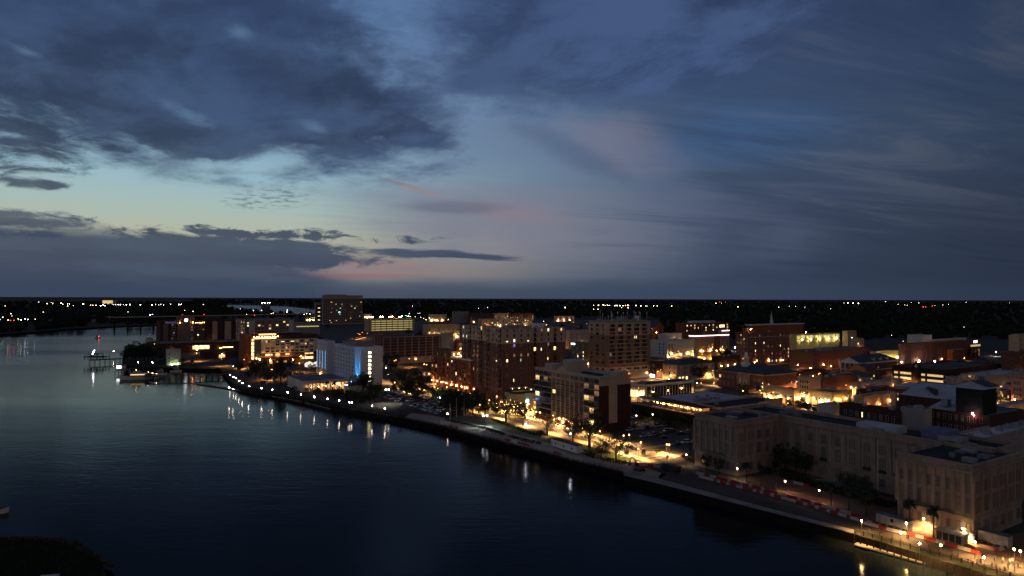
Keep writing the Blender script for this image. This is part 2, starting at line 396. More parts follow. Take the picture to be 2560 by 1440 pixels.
def grid(root, side, a, b, n, z0, dz, nf, w, h, m0=1.5, m1=None, lit=.12, kinds=LITK, fr=None, cols=None, balc=(), slab=None, off=0.0, skip=(), style='plain', states=None):
    L = a if side == 'F' else b; m1 = m0 if m1 is None else m1
    for i in range(n):
        x = m0 + w/2 + (L-m0-m1-w)*(i/(n-1) if n > 1 else .5)
        for k in range(nf):
            if (i, k) in skip: continue
            z = z0+dz*k
            cnt = count_parts.get((root.name, 'window'), 0)
            if i in balc:
                st = random.choice(('dim', 'warm', 'yel')) if random.random() < lit*.8 else random.choice(('dark', 'dark', 'curt'))
                place(root, side, a, b, x, z, balcmesh(w*1.25, dz*.92, st, slab), 'balcony', off)
                continue
            st = (states or {}).get((i, k)) or pick(lit, kinds)
            if cnt >= 100:
                rest.setdefault(root.name, [root, []])[1].append((side, a, x, z, winmesh(w, h, st, style, fr), off)); continue
            place(root, side, a, b, x, z, winmesh(w, h, st, style, fr), 'window', off)
rest = {}
def flush_rest():
    for root, lst in rest.values():
        bm = bmesh.new(); mats = []
        for side, a, x, z, me, off in lst:
            if side == 'F': M = Matrix.Translation((x, -off, z))
            elif side == 'L': M = Matrix.Translation((-off, x, z)) @ Matrix.Rotation(-math.pi/2, 4, 'Z')
            else: M = Matrix.Translation((a+off, x, z)) @ Matrix.Rotation(math.pi/2, 4, 'Z')
            t = bmesh.new(); t.from_mesh(me); t.transform(M)
            ids = []
            for m in me.materials:
                if m not in mats: mats.append(m)
                ids.append(mats.index(m))
            for f in t.faces: f.material_index = ids[f.material_index]
            tm = bpy.data.meshes.new('tmp'); t.to_mesh(tm); t.free(); bm.from_mesh(tm); bpy.data.meshes.remove(tm)
        me = bpy.data.meshes.new('windows_beyond'); bm.to_mesh(me); bm.free()
        for m in mats: me.materials.append(m)
        tag(put('windows', me, root), kind='stuff')
# ------------------------------------------------------------------ buildings
def solve(N, d, px):
    s = (px-1280)/F
    for _ in range(3):
        t = (s*N.y - N.x)/(d.x - s*d.y); P = N+d*t
        q = CM.transposed() @ (P-Vector((0, 0, HC))); ex = 1280 + F*q.x/-q.z
        s += (px-ex)/F
    return t
def frame(xL, xN, xR, y, h):
    N = G(xN, y, h); b = solve(N, VD, xL); a = solve(N, UD, xR)
    return Vector((N.x, N.y, 0)), a, b
def shell(root, a, b, h, wall, roof, z0=0.0, par=0.8, x0=0.0, y0=0.0, name='wall', o=0.0):
    m = MB(); t = .35
    m.ring(a, b, z0, h, t, wall, o, y0, x0); m.build(name, root)
    r = MB(); r.box(x0+t-o-.02, y0+t-o-.02, h-par-.2, a-t+o+.02, b-t+o+.02, h-par, roof); r.build('roof', root)
def bld(name, label, xL, xN, xR, y, h, wall=BEIGE, roof=ROOFG, bands=None, cornice=None, par=.8, units=5, cat='building', group=None, amin=6, bmin=6, amax=200, bmax=200, um=METAL):
    N, a, b = frame(xL, xN, xR, y, h)
    a = min(max(a, amin), amax); b = min(max(b, bmin), bmax)
    root = thing(name, label, cat, N, TH, group); BLD.append((name, N, a, b, h))
    if bands:
        z = 0.0
        for i, (zt, w) in enumerate(bands):
            m = MB(); m.ring(a, b, z, zt, .35 if i == 0 else .35, w, .0); m.build('wall', root); z = zt
        r = MB(); r.box(.33, .33, h-par-.2, a-.33, b-.33, h-par, roof); r.build('roof', root)
    else: shell(root, a, b, h, wall, roof, par=par)
    if cornice:
        m = MB(); m.ring(a, b, h-.9, h+.05, .5, cornice, .35); m.build('cornice', root)
    rnd = random.Random(hash(label) % 1000 if False else len(label)*7+int(xN))
    if units and y > 780 and N.y > 330 and name not in ('slab_hotel', 'hotel_wing', 'residential_tower', 'residential_wing', 'office_tower', 'playhouse', 'brick_tenement', 'restaurant_pavilion'):
        for i in range(3):
            x = a*(.15+.3*i)+rnd.uniform(-1, 1); q = MB(); r_b = .12+.00035*N.y; q.ball((0, -1.0, 0), r_b, rnd.choice((B_WARM, B_WARM, B_ORG, B_SOFT)), 6, 4); q.box(-.05, -1.0, -.05, .05, 0, .05, IRON)
            put('wall_lamp', q.mesh('wall_lamp'), root, (x, 0, rnd.choice((3.4, 4.0, 4.5))), 0)
    for i in range(units):
        s = rnd.uniform(1.2, 2.6); x = rnd.uniform(2, max(2.1, a-4)); yy = rnd.uniform(2, max(2.1, b-5)); m = MB()
        m.box(x, yy, h-par, x+s, yy+s*rnd.uniform(.8, 1.6), h-par+rnd.uniform(.8, 1.8), um)
        m.box(x+s*.2, yy+s*.2, h-par+.2, x+s*.8, yy+s*.6, h-par+2.1, um); m.build('rooftop_unit', root)
    return root, a, b
def boxpart(root, name, x0, y0, z0, x1, y1, z1, m, top=None):
    q = MB(); q.box(x0, y0, z0, x1, y1, z1, m, top); return q.build(name, root)
def lightbox(root, side, a, x, z, w, h, m, name='sign', d=.25, off=.05):
    q = MB(); q.box(-w/2, -d, 0, w/2, 0, h, m); return place(root, side, a, 0, x, z, q.mesh(name), name, off)
def sconce(root, side, a, x, z, m=B_SOFT, r=.16, off=.5, name='wall_lamp'):
    q = MB(); q.ball((0, 0, 0), r, m, 6, 4); q.box(-.05, .0, -.05, .05, off, .05, IRON); return place(root, side, a, 0, x, z, q.mesh(name), name, off)
# ------------------------------------------------------------------ ground, river, streets
def polymesh(name, pts, z, m, depth=0.0, side=None):
    pts = [Vector((p[0], p[1], 0)) for p in pts]
    tris = geometry.tessellate_polygon([pts]); q = MB()
    for t in tris:
        p = [pts[i] for i in t]
        if (p[1]-p[0]).cross(p[2]-p[0]).z < 0: p.reverse()
        q.face([(v.x, v.y, z) for v in p], m)
    if depth:
        n = len(pts)
        for i in range(n):
            a, b = pts[i], pts[(i+1) % n]; q.face([(a.x, a.y, z), (a.x, a.y, z-depth), (b.x, b.y, z-depth), (b.x, b.y, z)], side or m)
    return q.mesh(name)
def sheet(name, px, z, m, depth=0.0, side=None):
    return tag(put(name, polymesh(name, [G(x, y, 0) for x, y in px], z, m, depth, side)), kind='structure')
water = bpy.data.materials.new('river_water'); water.use_nodes = True; V.nt = water.node_tree
wb = V.nt.nodes['Principled BSDF']; wb.inputs['Base Color'].default_value = (.004, .007, .010, 1); wb.inputs['IOR'].default_value = 1.2
wt = V.nt.nodes.new('ShaderNodeTexCoord'); wsx = V.nt.nodes.new('ShaderNodeSeparateXYZ'); V.nt.links.new(wt.outputs['Object'], wsx.inputs[0])
wx, wy = V(wsx.outputs[0]), V(wsx.outputs[1])
broad = noise(vec(wx*.0022+wy*.0005, wy*.0055), 1.0, 4, .55, .6)
rip = noise(vec(wx*.16+wy*.05, wy*.42), 1.0, 3, .55, .3)
rip2 = noise(vec(wx*.5, wy*1.3), 1.0, 3, .6, .2)
swell = noise(vec(wx*.03+wy*.02, wy*.09), 1.0, 2, .5, .3)
rg = smooth(broad, .38, .62)*.07 + .06
V.nt.links.new(rg.k, wb.inputs['Roughness'])
bp = V.nt.nodes.new('ShaderNodeBump'); bp.inputs['Distance'].default_value = 1.0; wb.inputs['Specular IOR Level'].default_value = .5
hgt = rip*.20 + rip2*.06 + swell*.25
hgt = hgt*(smooth(broad, .35, .65)*.6+.5)
V.nt.links.new(hgt.k, bp.inputs['Height']); bp.inputs['Strength'].default_value = .30
V.nt.links.new(bp.outputs[0], wb.inputs['Normal'])
wn_ = V.nt.nodes; fr = wn_.new('ShaderNodeFresnel'); fr.inputs[0].default_value = 1.333; V.nt.links.new(bp.outputs[0], fr.inputs[1])
gl = wn_.new('ShaderNodeBsdfGlossy'); gl.inputs['Color'].default_value = (.92, .96, 1, 1); V.nt.links.new(rg.k, gl.inputs['Roughness']); V.nt.links.new(bp.outputs[0], gl.inputs['Normal'])
df = wn_.new('ShaderNodeBsdfDiffuse'); df.inputs[0].default_value = (.006, .009, .010, 1)
ms = wn_.new('ShaderNodeMixShader'); ff = V.op('POWER', V(fr.outputs[0]), 1.3)*.70; V.nt.links.new(ff.k, ms.inputs[0]); V.nt.links.new(df.outputs[0], ms.inputs[1]); V.nt.links.new(gl.outputs[0], ms.inputs[2])
V.nt.links.new(ms.outputs[0], wn_['Material Output'].inputs['Surface'])
WL = -2.6
q = MB(); q.face([(-9000, -600, WL), (9000, -600, WL), (9000, 14000, WL), (-9000, 14000, WL)], water)
tag(q.build('river'), kind='structure')
gm = mat('dark_land', (.020, .026, .017), .95, .45, .02, rgb2=(.035, .040, .028))
far = 90000.0
bank_w = [(-260, 868), (0, 835), (60, 831), (100, 828), (167, 822), (258, 817), (330, 814), (392, 812), (480, 809), (560, 811)]
bank_e = [(560, 818), (480, 830), (391, 852), (352, 861), (322, 872), (308, 888), (305, 902), (318, 911), (345, 916), (390, 918), (470, 921), (520, 922), (548, 920), (556, 930), (566, 941), (575, 951), (586, 960), (597, 969),
          (640, 977), (700, 986), (760, 997), (828, 1014), (917, 1030), (1012, 1047), (1110, 1068), (1200, 1092), (1300, 1118), (1432, 1153), (1558, 1183), (1560, 1190), (1640, 1209), (1940, 1286), (2135, 1335), (2560, 1462)]
gp = [Vector((-far, 1500, 0)), Vector((-1700, 900, 0))] + [G(*p) for p in bank_w + bank_e]
e = gp[-1]; gp += [e - VD*260, Vector((2500, -400, 0)), Vector((far, -400, 0)), Vector((far, far, 0)), Vector((-far, far, 0))]
wallm = mat('shaded_quay_wall', (.012, .011, .010), .95, .4, .5)  # shade below the boardwalk lamps is put into this dark colour
tag(put('ground', polymesh('ground', gp, 0.0, gm, 5.0, wallm)), kind='structure')
# far reach of the river seen beyond the town
sheet('far_river', [(540, 765), (548, 762.5), (640, 764), (720, 767), (790, 775), (900, 779), (900, 787), (700, 787), (660, 781), (600, 776), (560, 770)], .5, water)
# near bank at the lower left corner
shp = [(-140, 1352), (0, 1343), (90, 1340), (140, 1346), (196, 1359), (228, 1378), (252, 1400), (262, 1424), (268, 1460), (280, 1560), (-160, 1560)]
marsh = mat('marsh_mud', (.018, .017, .012), .95, .5, .25)
tag(put('marsh_bank', polymesh('marsh_bank', [G(x, y, -1.4) for x, y in shp], -1.4, marsh, 3.0)), kind='structure')
Z1, Z2, Z3, Z4 = .02, .05, .08, .11
sheet('city_street_grid', [(590, 962), (640, 972), (820, 1005), (1012, 1036), (1110, 1052), (1300, 1100), (1500, 1160), (1640, 1196), (2140, 1322), (2560, 1440), (3100, 1200), (3300, 900), (2700, 830), (1700, 800), (1100, 800), (780, 815), (595, 830), (400, 850), (392, 905), (560, 905)], Z1, ASPH)
sheet('promenade', [(1012, 1044), (1110, 1064), (1200, 1088), (1300, 1114), (1432, 1149), (1558, 1179), (1640, 1203), (1665, 1186), (1560, 1155), (1450, 1127), (1300, 1088), (1210, 1064), (1110, 1044), (1030, 1030)], Z2, CONC)
sheet('gravel_lot', [(1112, 1046), (1170, 1038), (1245, 1042), (1310, 1066), (1372, 1090), (1368, 1106), (1310, 1090), (1215, 1064)], Z3, mat('gravel_surface', (.10, .125, .095), .95, .2, .1))
sheet('riverside_lawn', [(1310, 1092), (1372, 1108), (1480, 1112), (1600, 1150), (1560, 1153), (1450, 1125)], Z2+.01, GRASS)
sheet('parking_lot_asphalt', [(905, 1000), (962, 980), (1100, 990), (1112, 1022), (1112, 1040), (1010, 1032)], Z2, ASPH)
sheet('upper_parking_lot', [(1578, 1092), (1585, 1040), (1640, 1040), (1737, 1075), (1737, 1128), (1700, 1139), (1610, 1110)], Z2, mat('lot_asphalt', (.075, .072, .068), .9, .25, .08))
sheet('quay_edge', [(1558, 1181), (1560, 1189), (1640, 1208), (1940, 1285), (2135, 1334), (2140, 1326), (1942, 1276), (1645, 1196), (1585, 1178)], Z3, CONCD)
sheet('river_street', [(1645, 1194), (1942, 1274), (2140, 1324), (2480, 1420), (2560, 1445), (2700, 1440), (2445, 1376), (2140, 1296), (1740, 1183), (1665, 1168)], Z2, mat('river_street_asphalt', (.07, .062, .056), .9, .25, .08))
sheet('courtyard_paving', [(1700, 1158), (1745, 1186), (2150, 1299), (2450, 1376), (2560, 1404), (2700, 1380), (2560, 1330), (2434, 1352), (2243, 1300), (2240, 1250), (2010, 1180), (1850, 1195), (1738, 1167)], Z3, BPAVE)
# street along the river blocks, with kerbs, pavements and markings
def strip(name, px, off0, off1, t0, t1, z, m, kind='structure', h=0.0):
    P = G(*px); q = MB(); a, b, c, d = [P + UD*o + VD*t for o, t in ((off0, t0), (off1, t0), (off1, t1), (off0, t1))]
    if h: q.prism([a, b, c, d], z, z+h, m)
    else: q.face([(v.x, v.y, z) for v in (a, b, c, d)], m)
    return tag(q.build(name), kind=kind)
RW = (1585, 1128)
WALKM = mat('street_concrete', (.30, .26, .20), .9, .12, .1)
strip('water_street', RW, -5.5, 5.5, -60, 250, Z4, ASPH2)
strip('pavement', RW, -10.0, -5.5, -22, 230, Z4, WALKM, h=.13)
strip('pavement', RW, 5.5, 9.5, 12, 230, Z4, WALKM, h=.13)
strip('pavement', RW, 5.5, 9.0, -18, 2, Z4, WALKM, h=.13)
q = MB(); P = G(*RW)
for i in range(34):
    t = -40+i*8; a = P+UD*-.08+VD*t; q.face([(v.x, v.y, Z4+.01) for v in (a, a+UD*.16, a+UD*.16+VD*3, a+VD*3)], mat('road_paint', (.6, .55, .4), .8, .2, 1))
for s in (0, 3.2):       # crossing lines at the junction
    a = P+UD*-5+VD*(-12-s); q.face([(v.x, v.y, Z4+.01) for v in (a, a+UD*10, a+UD*10+VD*.3, a+VD*.3)], MATS['road_paint'])
    a = P+UD*6.2+VD*(-11)+UD*s; q.face([(v.x, v.y, Z4+.01) for v in (a, a+UD*.3, a+UD*.3+VD*9, a+VD*9)], MATS['road_paint'])
tag(q.build('road_marking'), kind='structure')
# cross street between the car park and the limestone building
strip('cross_street', RW, 5.5, 150, -11.5, -1.0, Z4, ASPH2)
strip('pavement', RW, 9.0, 120, -.9, 2.2, Z4, WALKM, h=.13)
strip('front_street', (1900, 1035), -6, 6, -120, 330, Z3, ASPH2)
strip('back_street', (1300, 930), -6, 6, -120, 330, Z3, ASPH2)
# ------------------------------------------------------------------ buildings, near to far
# limestone courthouse round a courtyard
def facade(root, side, a, b, L, n, z1, zt, m, off=0.0, x0=0.0):
    q = MB(); t = .35
    for i in range(n+1):
        x = L*i/n; q.box(x-.55, -t, z1, x+.55, 0, zt-2.6, m)
    q.box(0, -.25, z1-.6, L, 0, z1-.1, m); q.box(0, -.6, zt-2.4, L, 0, zt-1.9, m); q.box(0, -.35, zt-.5, L, 0, zt+.05, m)
    q.box(0, -.2, .0, L, 0, 1.0, m)
    me = q.mesh('stone_trim')
    if side == 'F': put('stone_trim', me, root, (0, -off, 0), 0)
    elif side == 'L': put('stone_trim', me, root, (-off, L+x0, 0), -math.pi/2)
DB = mat('deep_window_bay', (.06, .05, .045), .9, .2, .4)
FED = thing('courthouse', 'long limestone government building with two wings round a courtyard on the riverfront', 'building', (0, 0, 0), 0)
def wing(xL, xN, xR, y, h, nL, nF, bfix=None, afix=None):
    N, a, b = frame(xL, xN, xR, y, h); a = afix or a; b = bfix or b
    return N, a, b
HF = 20.5
N1, a1, b1 = wing(1737, 1843, 1948, 1051, HF, 0, 0)
N2, a2, b2 = wing(2243, 2433, 2700, 1163, HF, 0, 0)
# snap both wings to one river line
def loc(P): P = P - N1; return P.dot(UD), P.dot(VD)
u2, v2 = loc(N2)
a2 = 30; aw = a1
FED.location = N1; FED.rotation_euler = (0, 0, TH)
def fedwing(x0, y0, a, b, nL, nF, lits):
    m = MB(); t = .4
    m.ring(a, b, 0, HF, .5, LIME); w = m.build('wing', FED); w.location = (x0, y0, 0)
    r = MB(); r.box(.5, .5, HF-1.6, a-.5, b-.5, HF-1.2, ROOFD)
    o = r.build('roof', w)
    rr = random.Random(int(abs(x0)+b))
    for i in range(5):
        s = rr.uniform(1.5, 3.5); xx = rr.uniform(2, a-5); yy = rr.uniform(2, b-5); k = MB(); k.box(xx, yy, HF-1.2, xx+s, yy+s*rr.uniform(.7, 1.8), HF-1.2+rr.uniform(.5, 1.6), METAL if i % 2 else ROOFG); k.build('rooftop_unit', w)
    class W: pass
    facade(w, 'L', a, b, b, nL, 6.4, HF, LIME); facade(w, 'F', a, b, a, nF, 6.4, HF, LIME)
    for side, L, n in (('L', b, nL), ('F', a, nF)):
        for i in range(n):
            x = L*(i+.5)/n
            wd = min(2.2, L/n*.5)
            for z, hh in ((1.6, 3.0), (7.2, 4.2), (12.6, 3.2)):
                st = 'warm_low' if (side, i, z) in lits else random.choice(('blind', 'blind', 'curt'))
                place(w, side, a, b, x, z, winmesh(wd, hh, st, 'bay', mat('bay_stone', (.225, .18, .15), .9, .15, .4)), 'window', .02)
    # balcony rail along the middle bays of the river front
    q = MB(); L = b*.55
    q.box(-L/2, -1.1, 0, L/2, 0, .25, LIME); q.box(-L/2, -1.1, 1.1, L/2, -1.0, 1.2, IRON)
    for i in range(int(L/.6)+1): q.box(-L/2+i*.6, -1.08, .25, -L/2+i*.6+.1, -1.02, 1.1, IRON)
    place(w, 'L', a, b, b*.5, 6.2, q.mesh('balcony'), 'balcony')
    return w
fedwing(0, 0, aw, b1, 7, 5, {('L', 5, 1.6)})
fedwing(u2, v2, a2, b2, 8, 6, set())
# main range set back behind the court, from inland of the left wing to the right wing
c0 = v2 + b2*.3; m = MB(); lenm = b1 - c0 
m.ring(18, lenm, 0, HF, .5, LIME); w3 = m.build('main_range', FED); w3.location = (aw, c0, 0)
r = MB(); r.box(.5, .5, HF-1.6, 17.5, lenm-.5, HF-1.2, ROOFD); r.build('roof', w3)
vis0 = v2+b2-c0; Lw = lenm-vis0-b1
q = MB()
n = 11
for i in range(n+1): q.box(-.35, vis0+Lw*i/n-.5, 6.4, 0, vis0+Lw*i/n+.5, HF-2.6, LIME)
q.box(-.25, vis0, 5.8, 0, vis0+Lw, 6.3, LIME); q.box(-.6, vis0, HF-2.4, 0, vis0+Lw, HF-1.9, LIME); q.box(-.35, vis0, HF-.5, -.01, vis0+Lw, HF+.04, LIME)
q.build('stone_trim', w3)
for i in range(n):
    for z, hh in ((1.6, 3.0), (7.2, 4.2), (12.6, 3.2)):
        place(w3, 'L', 18, lenm, vis0+Lw*(i+.5)/n, z, winmesh(2.0, hh, 'warm_top' if (i == 1 and z > 7 and z < 8) else random.choice(('blind', 'blind', 'curt')), 'bay', MATS['bay_stone']), 'window', .02)
    if i in (2, 3, 4, 7, 8):
        k = MB(); k.box(-1.2, -.8, 0, 1.2, 0, 1.0, IRON); place(w3, 'L', 18, lenm, vis0+Lw*(i+.5)/n, 6.4, k.mesh('window_balcony'), 'window_balcony', .02)
for i in range(6):
    k = MB(); yy = random.uniform(5, lenm-12); k.box(3, yy, HF-1.2, 3+random.uniform(2, 6), yy+random.uniform(3, 9), HF+random.uniform(-.4, 1.2), METAL if i % 2 else ROOFG); k.build('rooftop_unit', w3)
k = MB(); k.box(4, 14, HF-1.2, 12, 22, HF+2.4, mat('blue_grey_plant', (.09, .12, .22), .7, .2, .4)); k.build('rooftop_unit', w3)
k = MB(); k.box(4, 30, HF-1.2, 11, 44, HF+1.0, ROOFW); k.build('rooftop_unit', w3)

for u0, v0, aa, bb in ((0, 0, aw, b1), (u2, v2, a2, b2), (aw, c0, 18, lenm)): BLD.append(('limestone building', N1+UD*u0+VD*v0, aa, bb, HF))
# condominium with balconies
r_, a, b = bld('condominium', 'balconied condominium with dark brick end wall marked by a pale T-shaped panel', 1339, 1498, 1577, 942, 27.4, wall=BRICKB, roof=ROOFW, bands=[(22.8, mat('condo_brick', (.055, .026, .022), .9, .2, .5)), (27.4, BEIGE)], cornice=BEIGE, units=3)
boxpart(r_, 'pale_panel', a*.30, -.12, 4.5, a*.56, -.01, 22.8, BEIGE)
nc = 14
for i in range(nc):
    x = b*(i+.5)/nc; mid = 3 <= i <= 9
    for k in range(8):
        z = 3.6+k*2.9
        st = {(2, 4): 'bright', (1, 4): 'warm_low', (0, 6): 'warm_half', (13, 6): 'warm'}.get((i, k))
        if mid:
            place(r_, 'L', a, b, x, z, winmesh(b/nc*.72, 2.2, st or pick(.03, LITK), 'bay', BEIGE), 'window', .0)
        else:
            place(r_, 'L', a, b, x, z, balcmesh(b/nc*.95, 2.7, {'bright': 'warm', 'warm_low': 'dim', 'warm_half': 'dim'}.get(st, st) or pick(.1, ('dim', 'warm', 'yel')), TAN), 'balcony', .0)
q = MB()
for i in (3, 4, 5, 6, 7, 8, 9, 10): q.box(-.45, b*i/nc-.22, 3.2, 0, b*i/nc+.22, 26.4, TAN)
q.box(-.6, b*3/nc, 2.7, -.0, b*10/nc, 3.2, TAN)
q.build('pilaster_trim', r_)
q = MB(); q.prism([(-.7, b*.45), (-.1, b*.45), (-.1, b*.62), (-.7, b*.62)], 26.6, 27.9, BEIGE)
q.face([(-.7, b*.45, 27.9), (-.7, b*.535, 30.4), (-.7, b*.62, 27.9)], BEIGE); q.face([(-.1, b*.45, 27.9), (-.1, b*.62, 27.9), (-.1, b*.535, 30.4)], BEIGE)
q.face([(-.7, b*.45, 27.9), (-.1, b*.45, 27.9), (-.1, b*.535, 30.4), (-.7, b*.535, 30.4)], BEIGE); q.face([(-.7, b*.535, 30.4), (-.1, b*.535, 30.4), (-.1, b*.62, 27.9), (-.7, b*.62, 27.9)], BEIGE)
q.build('pediment', r_)
boxpart(r_, 'stair_tower', a*.35, b*.56, 26.6, a*.85, b*.72, 32.5, BEIGE, ROOFW)
boxpart(r_, 'stair_tower', a*.15, b*.80, 26.6, a*.5, b*.92, 29.8, BEIGE, ROOFW)
boxpart(r_, 'penthouse', a*.60, b*.02, 26.6, a*.97, b*.13, 28.9, BEIGE, ROOFW)
q = MB(); q.ring(a*.3, b*.4, 26.6, 27.6, .12, IRON, y0=b*.14, x0=a*.45); q.build('roof_railing', r_)
q = MB()
for i in range(8): q.box(-.5, b*(i+3)/nc-.35, 0, 0, b*(i+3)/nc+.35, 2.3, BRICKO)
q.box(-.5, b*3/nc-.35, 2.3, 0, b*10/nc+.35, 2.69, BRICKO); q.build('arcade', r_)
for i in (3, 5, 7, 9): lightbox(r_, 'L', a, b*(i+.5)/nc, .6, 2.4, 1.7, W_WARM2, 'shop_window', .05)
for i in (4, 6, 8): sconce(r_, 'L', a, b*(i)/nc, 2.6, B_WARM, .18, .8)

# tall brick and beige residential tower
r_, a, b = bld('residential_tower', 'tallest brick apartment block with beige upper storeys behind the lit terrace', 1217, 1257, 1413, 822, 46, roof=ROOFD, bands=[(36.5, BRICK), (46, BEIGE)], units=8)
boxpart(r_, 'lift_house', a*.66, b*.4, 45.2, a*.78, b*.8, 48.5, WHITE, ROOFW)
boxpart(r_, 'lift_house', a*.2, b*.5, 45.2, a*.5, b*.9, 47.6, METAL)
grid(r_, 'F', a, b, 9, 6.5, 3.1, 13, 1.5, 1.9, 2.5, lit=.07, balc=(4, 7), slab=BRICKD, states={(1, 10): 'wht', (1, 9): 'pur', (2, 6): 'grn_half', (0, 6): 'yel', (6, 12): 'yel', (7, 12): 'warm', (6, 6): 'yel_half', (0, 10): 'yel_low', (1, 2): 'yel_half', (3, 10): 'yel_low', (5, 12): 'dim'})
grid(r_, 'L', a, b, 4, 6.5, 3.1, 13, 1.4, 1.9, 2.0, lit=.05, balc=(0, 3), slab=BRICKD)
r2, a2_, b2_ = bld('residential_wing', 'brick and beige apartment wing adjoining the tallest tower on its river side', 1153, 1217, 1228, 817, 46, roof=ROOFD, bands=[(36.5, BRICK), (46, BEIGE)], units=3)
r2.location += UD*.4
grid(r2, 'L', a2_, b2_, 7, 6.5, 3.1, 13, 1.4, 1.9, 2.0, lit=.05, balc=(1, 4), slab=BRICKD)
# terrace podium with signs
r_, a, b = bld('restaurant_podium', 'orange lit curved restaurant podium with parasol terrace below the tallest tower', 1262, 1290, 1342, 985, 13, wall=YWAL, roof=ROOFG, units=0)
q = MB(); pts = [(-2.5+a*.5*0, b*.5)]
for i in range(13): t = -math.pi/2*0+math.pi*(1+i/12*.5); pts.append((5+7.5*math.cos(t), 5+7.5*math.sin(t)))
pts = pts[1:] + [(5, 5)]
q.prism(pts, 0, 12.9, YWAL, ROOFG); q.build('curved_bay', r_)
lightbox(r_, 'F', a, 3.5, 8.2, 2.4, 1.0, SIGNW); lightbox(r_, 'F', a, 7.0, 8.0, 2.0, 1.2, B_BLUE2); lightbox(r_, 'F', a, 7.0, 5.2, 1.6, 1.8, SIGNY)
for x in (1.5, 5, 9): lightbox(r_, 'F', a, x, .8, 2.4, 2.8, LITWALLO, 'shop_window')
for x, z in ((a-.5, 7.5), (a-.5, 4.6), (2, 5.5)): sconce(r_, 'F', a, x, z, B_WARM, .22)
q = MB(); q.ring(a, b, 12.9, 14.0, .1, IRON, .05); q.build('railing', r_)

# seven storey orange lit hotel
r_, a, b = bld('brick_hotel', 'brown brick hotel glowing orange with a lit roof terrace', 1078, 1177, 1216, 903, 21.9, wall=BRICKO, roof=WOOD, units=0)
grid(r_, 'L', a, b, 10, 1.8, 2.85, 7, 1.3, 1.7, 1.5, lit=.12, balc=(1, 3, 6, 8), slab=BRICKD, fr=FRAMED, states={(4, 6): 'bright', (5, 5): 'yel'})
grid(r_, 'F', a, b, 3, 1.8, 2.85, 7, 1.4, 1.7, 2.2, lit=.45, fr=FRAMED)
boxpart(r_, 'upper_storey', 1.2, b*.50, 21.0, a-.5, b-.8, 26.6, BRICKB, ROOFD)
for i in range(4): place(r_, 'L', a, b, b*(.56+.1*i), 22.4, winmesh(1.4, 1.9, 'dim' if i % 2 else 'dark', fr=FRAMED), 'window', -1.2)
q = MB(); q.box(1.5, 4, 21.0, 9, 8, 23.6, YWAL, ROOFW); q.build('terrace_bar', r_)
q = MB(); q.ring(a, b*.5, 21.9, 23.0, .1, WHITE, -.05); q.build('terrace_railing', r_)
for x, y_, z, k in ((2, b*.46, 24.5, B_YEL), (5, b*.44, 25, B_WARM), (8, b*.42, 25, B_WARM), (3, b*.32, 24.2, B_WARM), (9, b*.3, 24.2, B_YEL), (a-2, b*.2, 24.2, B_WARM), (a-2, b*.1, 23.8, B_WARM), (a-1.5, 2, 23.8, B_WARM), (a-5, 1.2, 23.8, B_WARM)):
    q = MB(); q.tube((x, y_, 21.2), (x, y_, z), .05, .05, IRON); q.ball((x, y_, z), .26, k, 6, 4); q.build('terrace_lamp', r_)
q = MB(); q.box(5, 9, 21.1, 10, b*.38, 22.8, LITWALLG, SIGNY); q.build('terrace_canopy', r_)
for i, k in enumerate((B_ORG, B_WARM, B_WARM, B_WARM, B_WARM, B_WARM, B_WARM, B_WARM)): sconce(r_, 'L', a, b*(.06+.125*i), 3.4, k, .26, .9)
for x in (2, a*.5, a-2): sconce(r_, 'F', a, x, 3.0, B_WARM, .2, .7)
q = MB(); q.face([(a+.6, -8, 1.0), (a+.6, -8, 1.6), (a+.6, 1, 9.5), (a+.6, 1, 8.6)], SIGNY); q.box(a+.4, -.4, 4.5, a+1.0, .2, 12.5, SIGNW); q.box(a+.2, -8, .4, a+1.4, 1, .5, CONC); q.build('lit_stair', r_)

# hotel washed in blue light
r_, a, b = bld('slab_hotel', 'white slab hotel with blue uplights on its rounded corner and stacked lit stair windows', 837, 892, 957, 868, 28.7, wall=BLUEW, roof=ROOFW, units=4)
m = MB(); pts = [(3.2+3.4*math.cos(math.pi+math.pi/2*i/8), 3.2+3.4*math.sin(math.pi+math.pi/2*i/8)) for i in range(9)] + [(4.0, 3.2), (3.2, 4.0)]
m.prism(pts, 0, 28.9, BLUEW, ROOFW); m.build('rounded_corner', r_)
grid(r_, 'L', a, b, 7, 3.6, 3.0, 8, 1.9, 1.6, 7.5, 1.5, lit=.02, fr=WHITE, off=.02)
for k in range(8): place(r_, 'F', a, b, 10.0, 2.6+k*3.0, winmesh(1.9, 1.5, 'stair', fr=WHITE), 'stair_window', .02)
boxpart(r_, 'penthouse', a*.25, b*.35, 27.8, a*.95, b*.75, 31.5, GREY, ROOFG)
boxpart(r_, 'penthouse', a*.3, b*.78, 27.8, a*.8, b*.98, 30.5, GREY, ROOFG)
q = MB(); q.ball((-.9, -.9, .5), .16, B_BLUE2, 8, 5); q.build('blue_uplight', r_)
ld = bpy.data.lights.new('corner_spot', 'SPOT'); ld.energy = 130000; ld.color = (.02, .42, 1.0); ld.spot_size = R(26); ld.spot_blend = 1.0; ld.shadow_soft_size = .3
lo = bpy.data.objects.new('corner_spot', ld); C.objects.link(lo); lo.parent = r_; lo.location = (-.6, -.6, .5); lo.rotation_euler = Vector((1.3, 1.3, 13)).to_track_quat('-Z', 'Y').to_euler()
for i in range(7):
    q = MB(); q.ball((-.8, 7.5+(b-10)*i/6+1.9, 2.6), .12, B_BLUE2, 6, 4); q.build('blue_uplight', r_)
boxpart(r_, 'red_lamp', 9.6, -.3, 1.6, 10.4, 0, 2.4, glow('red_sign', (1, .1, .08), 2))
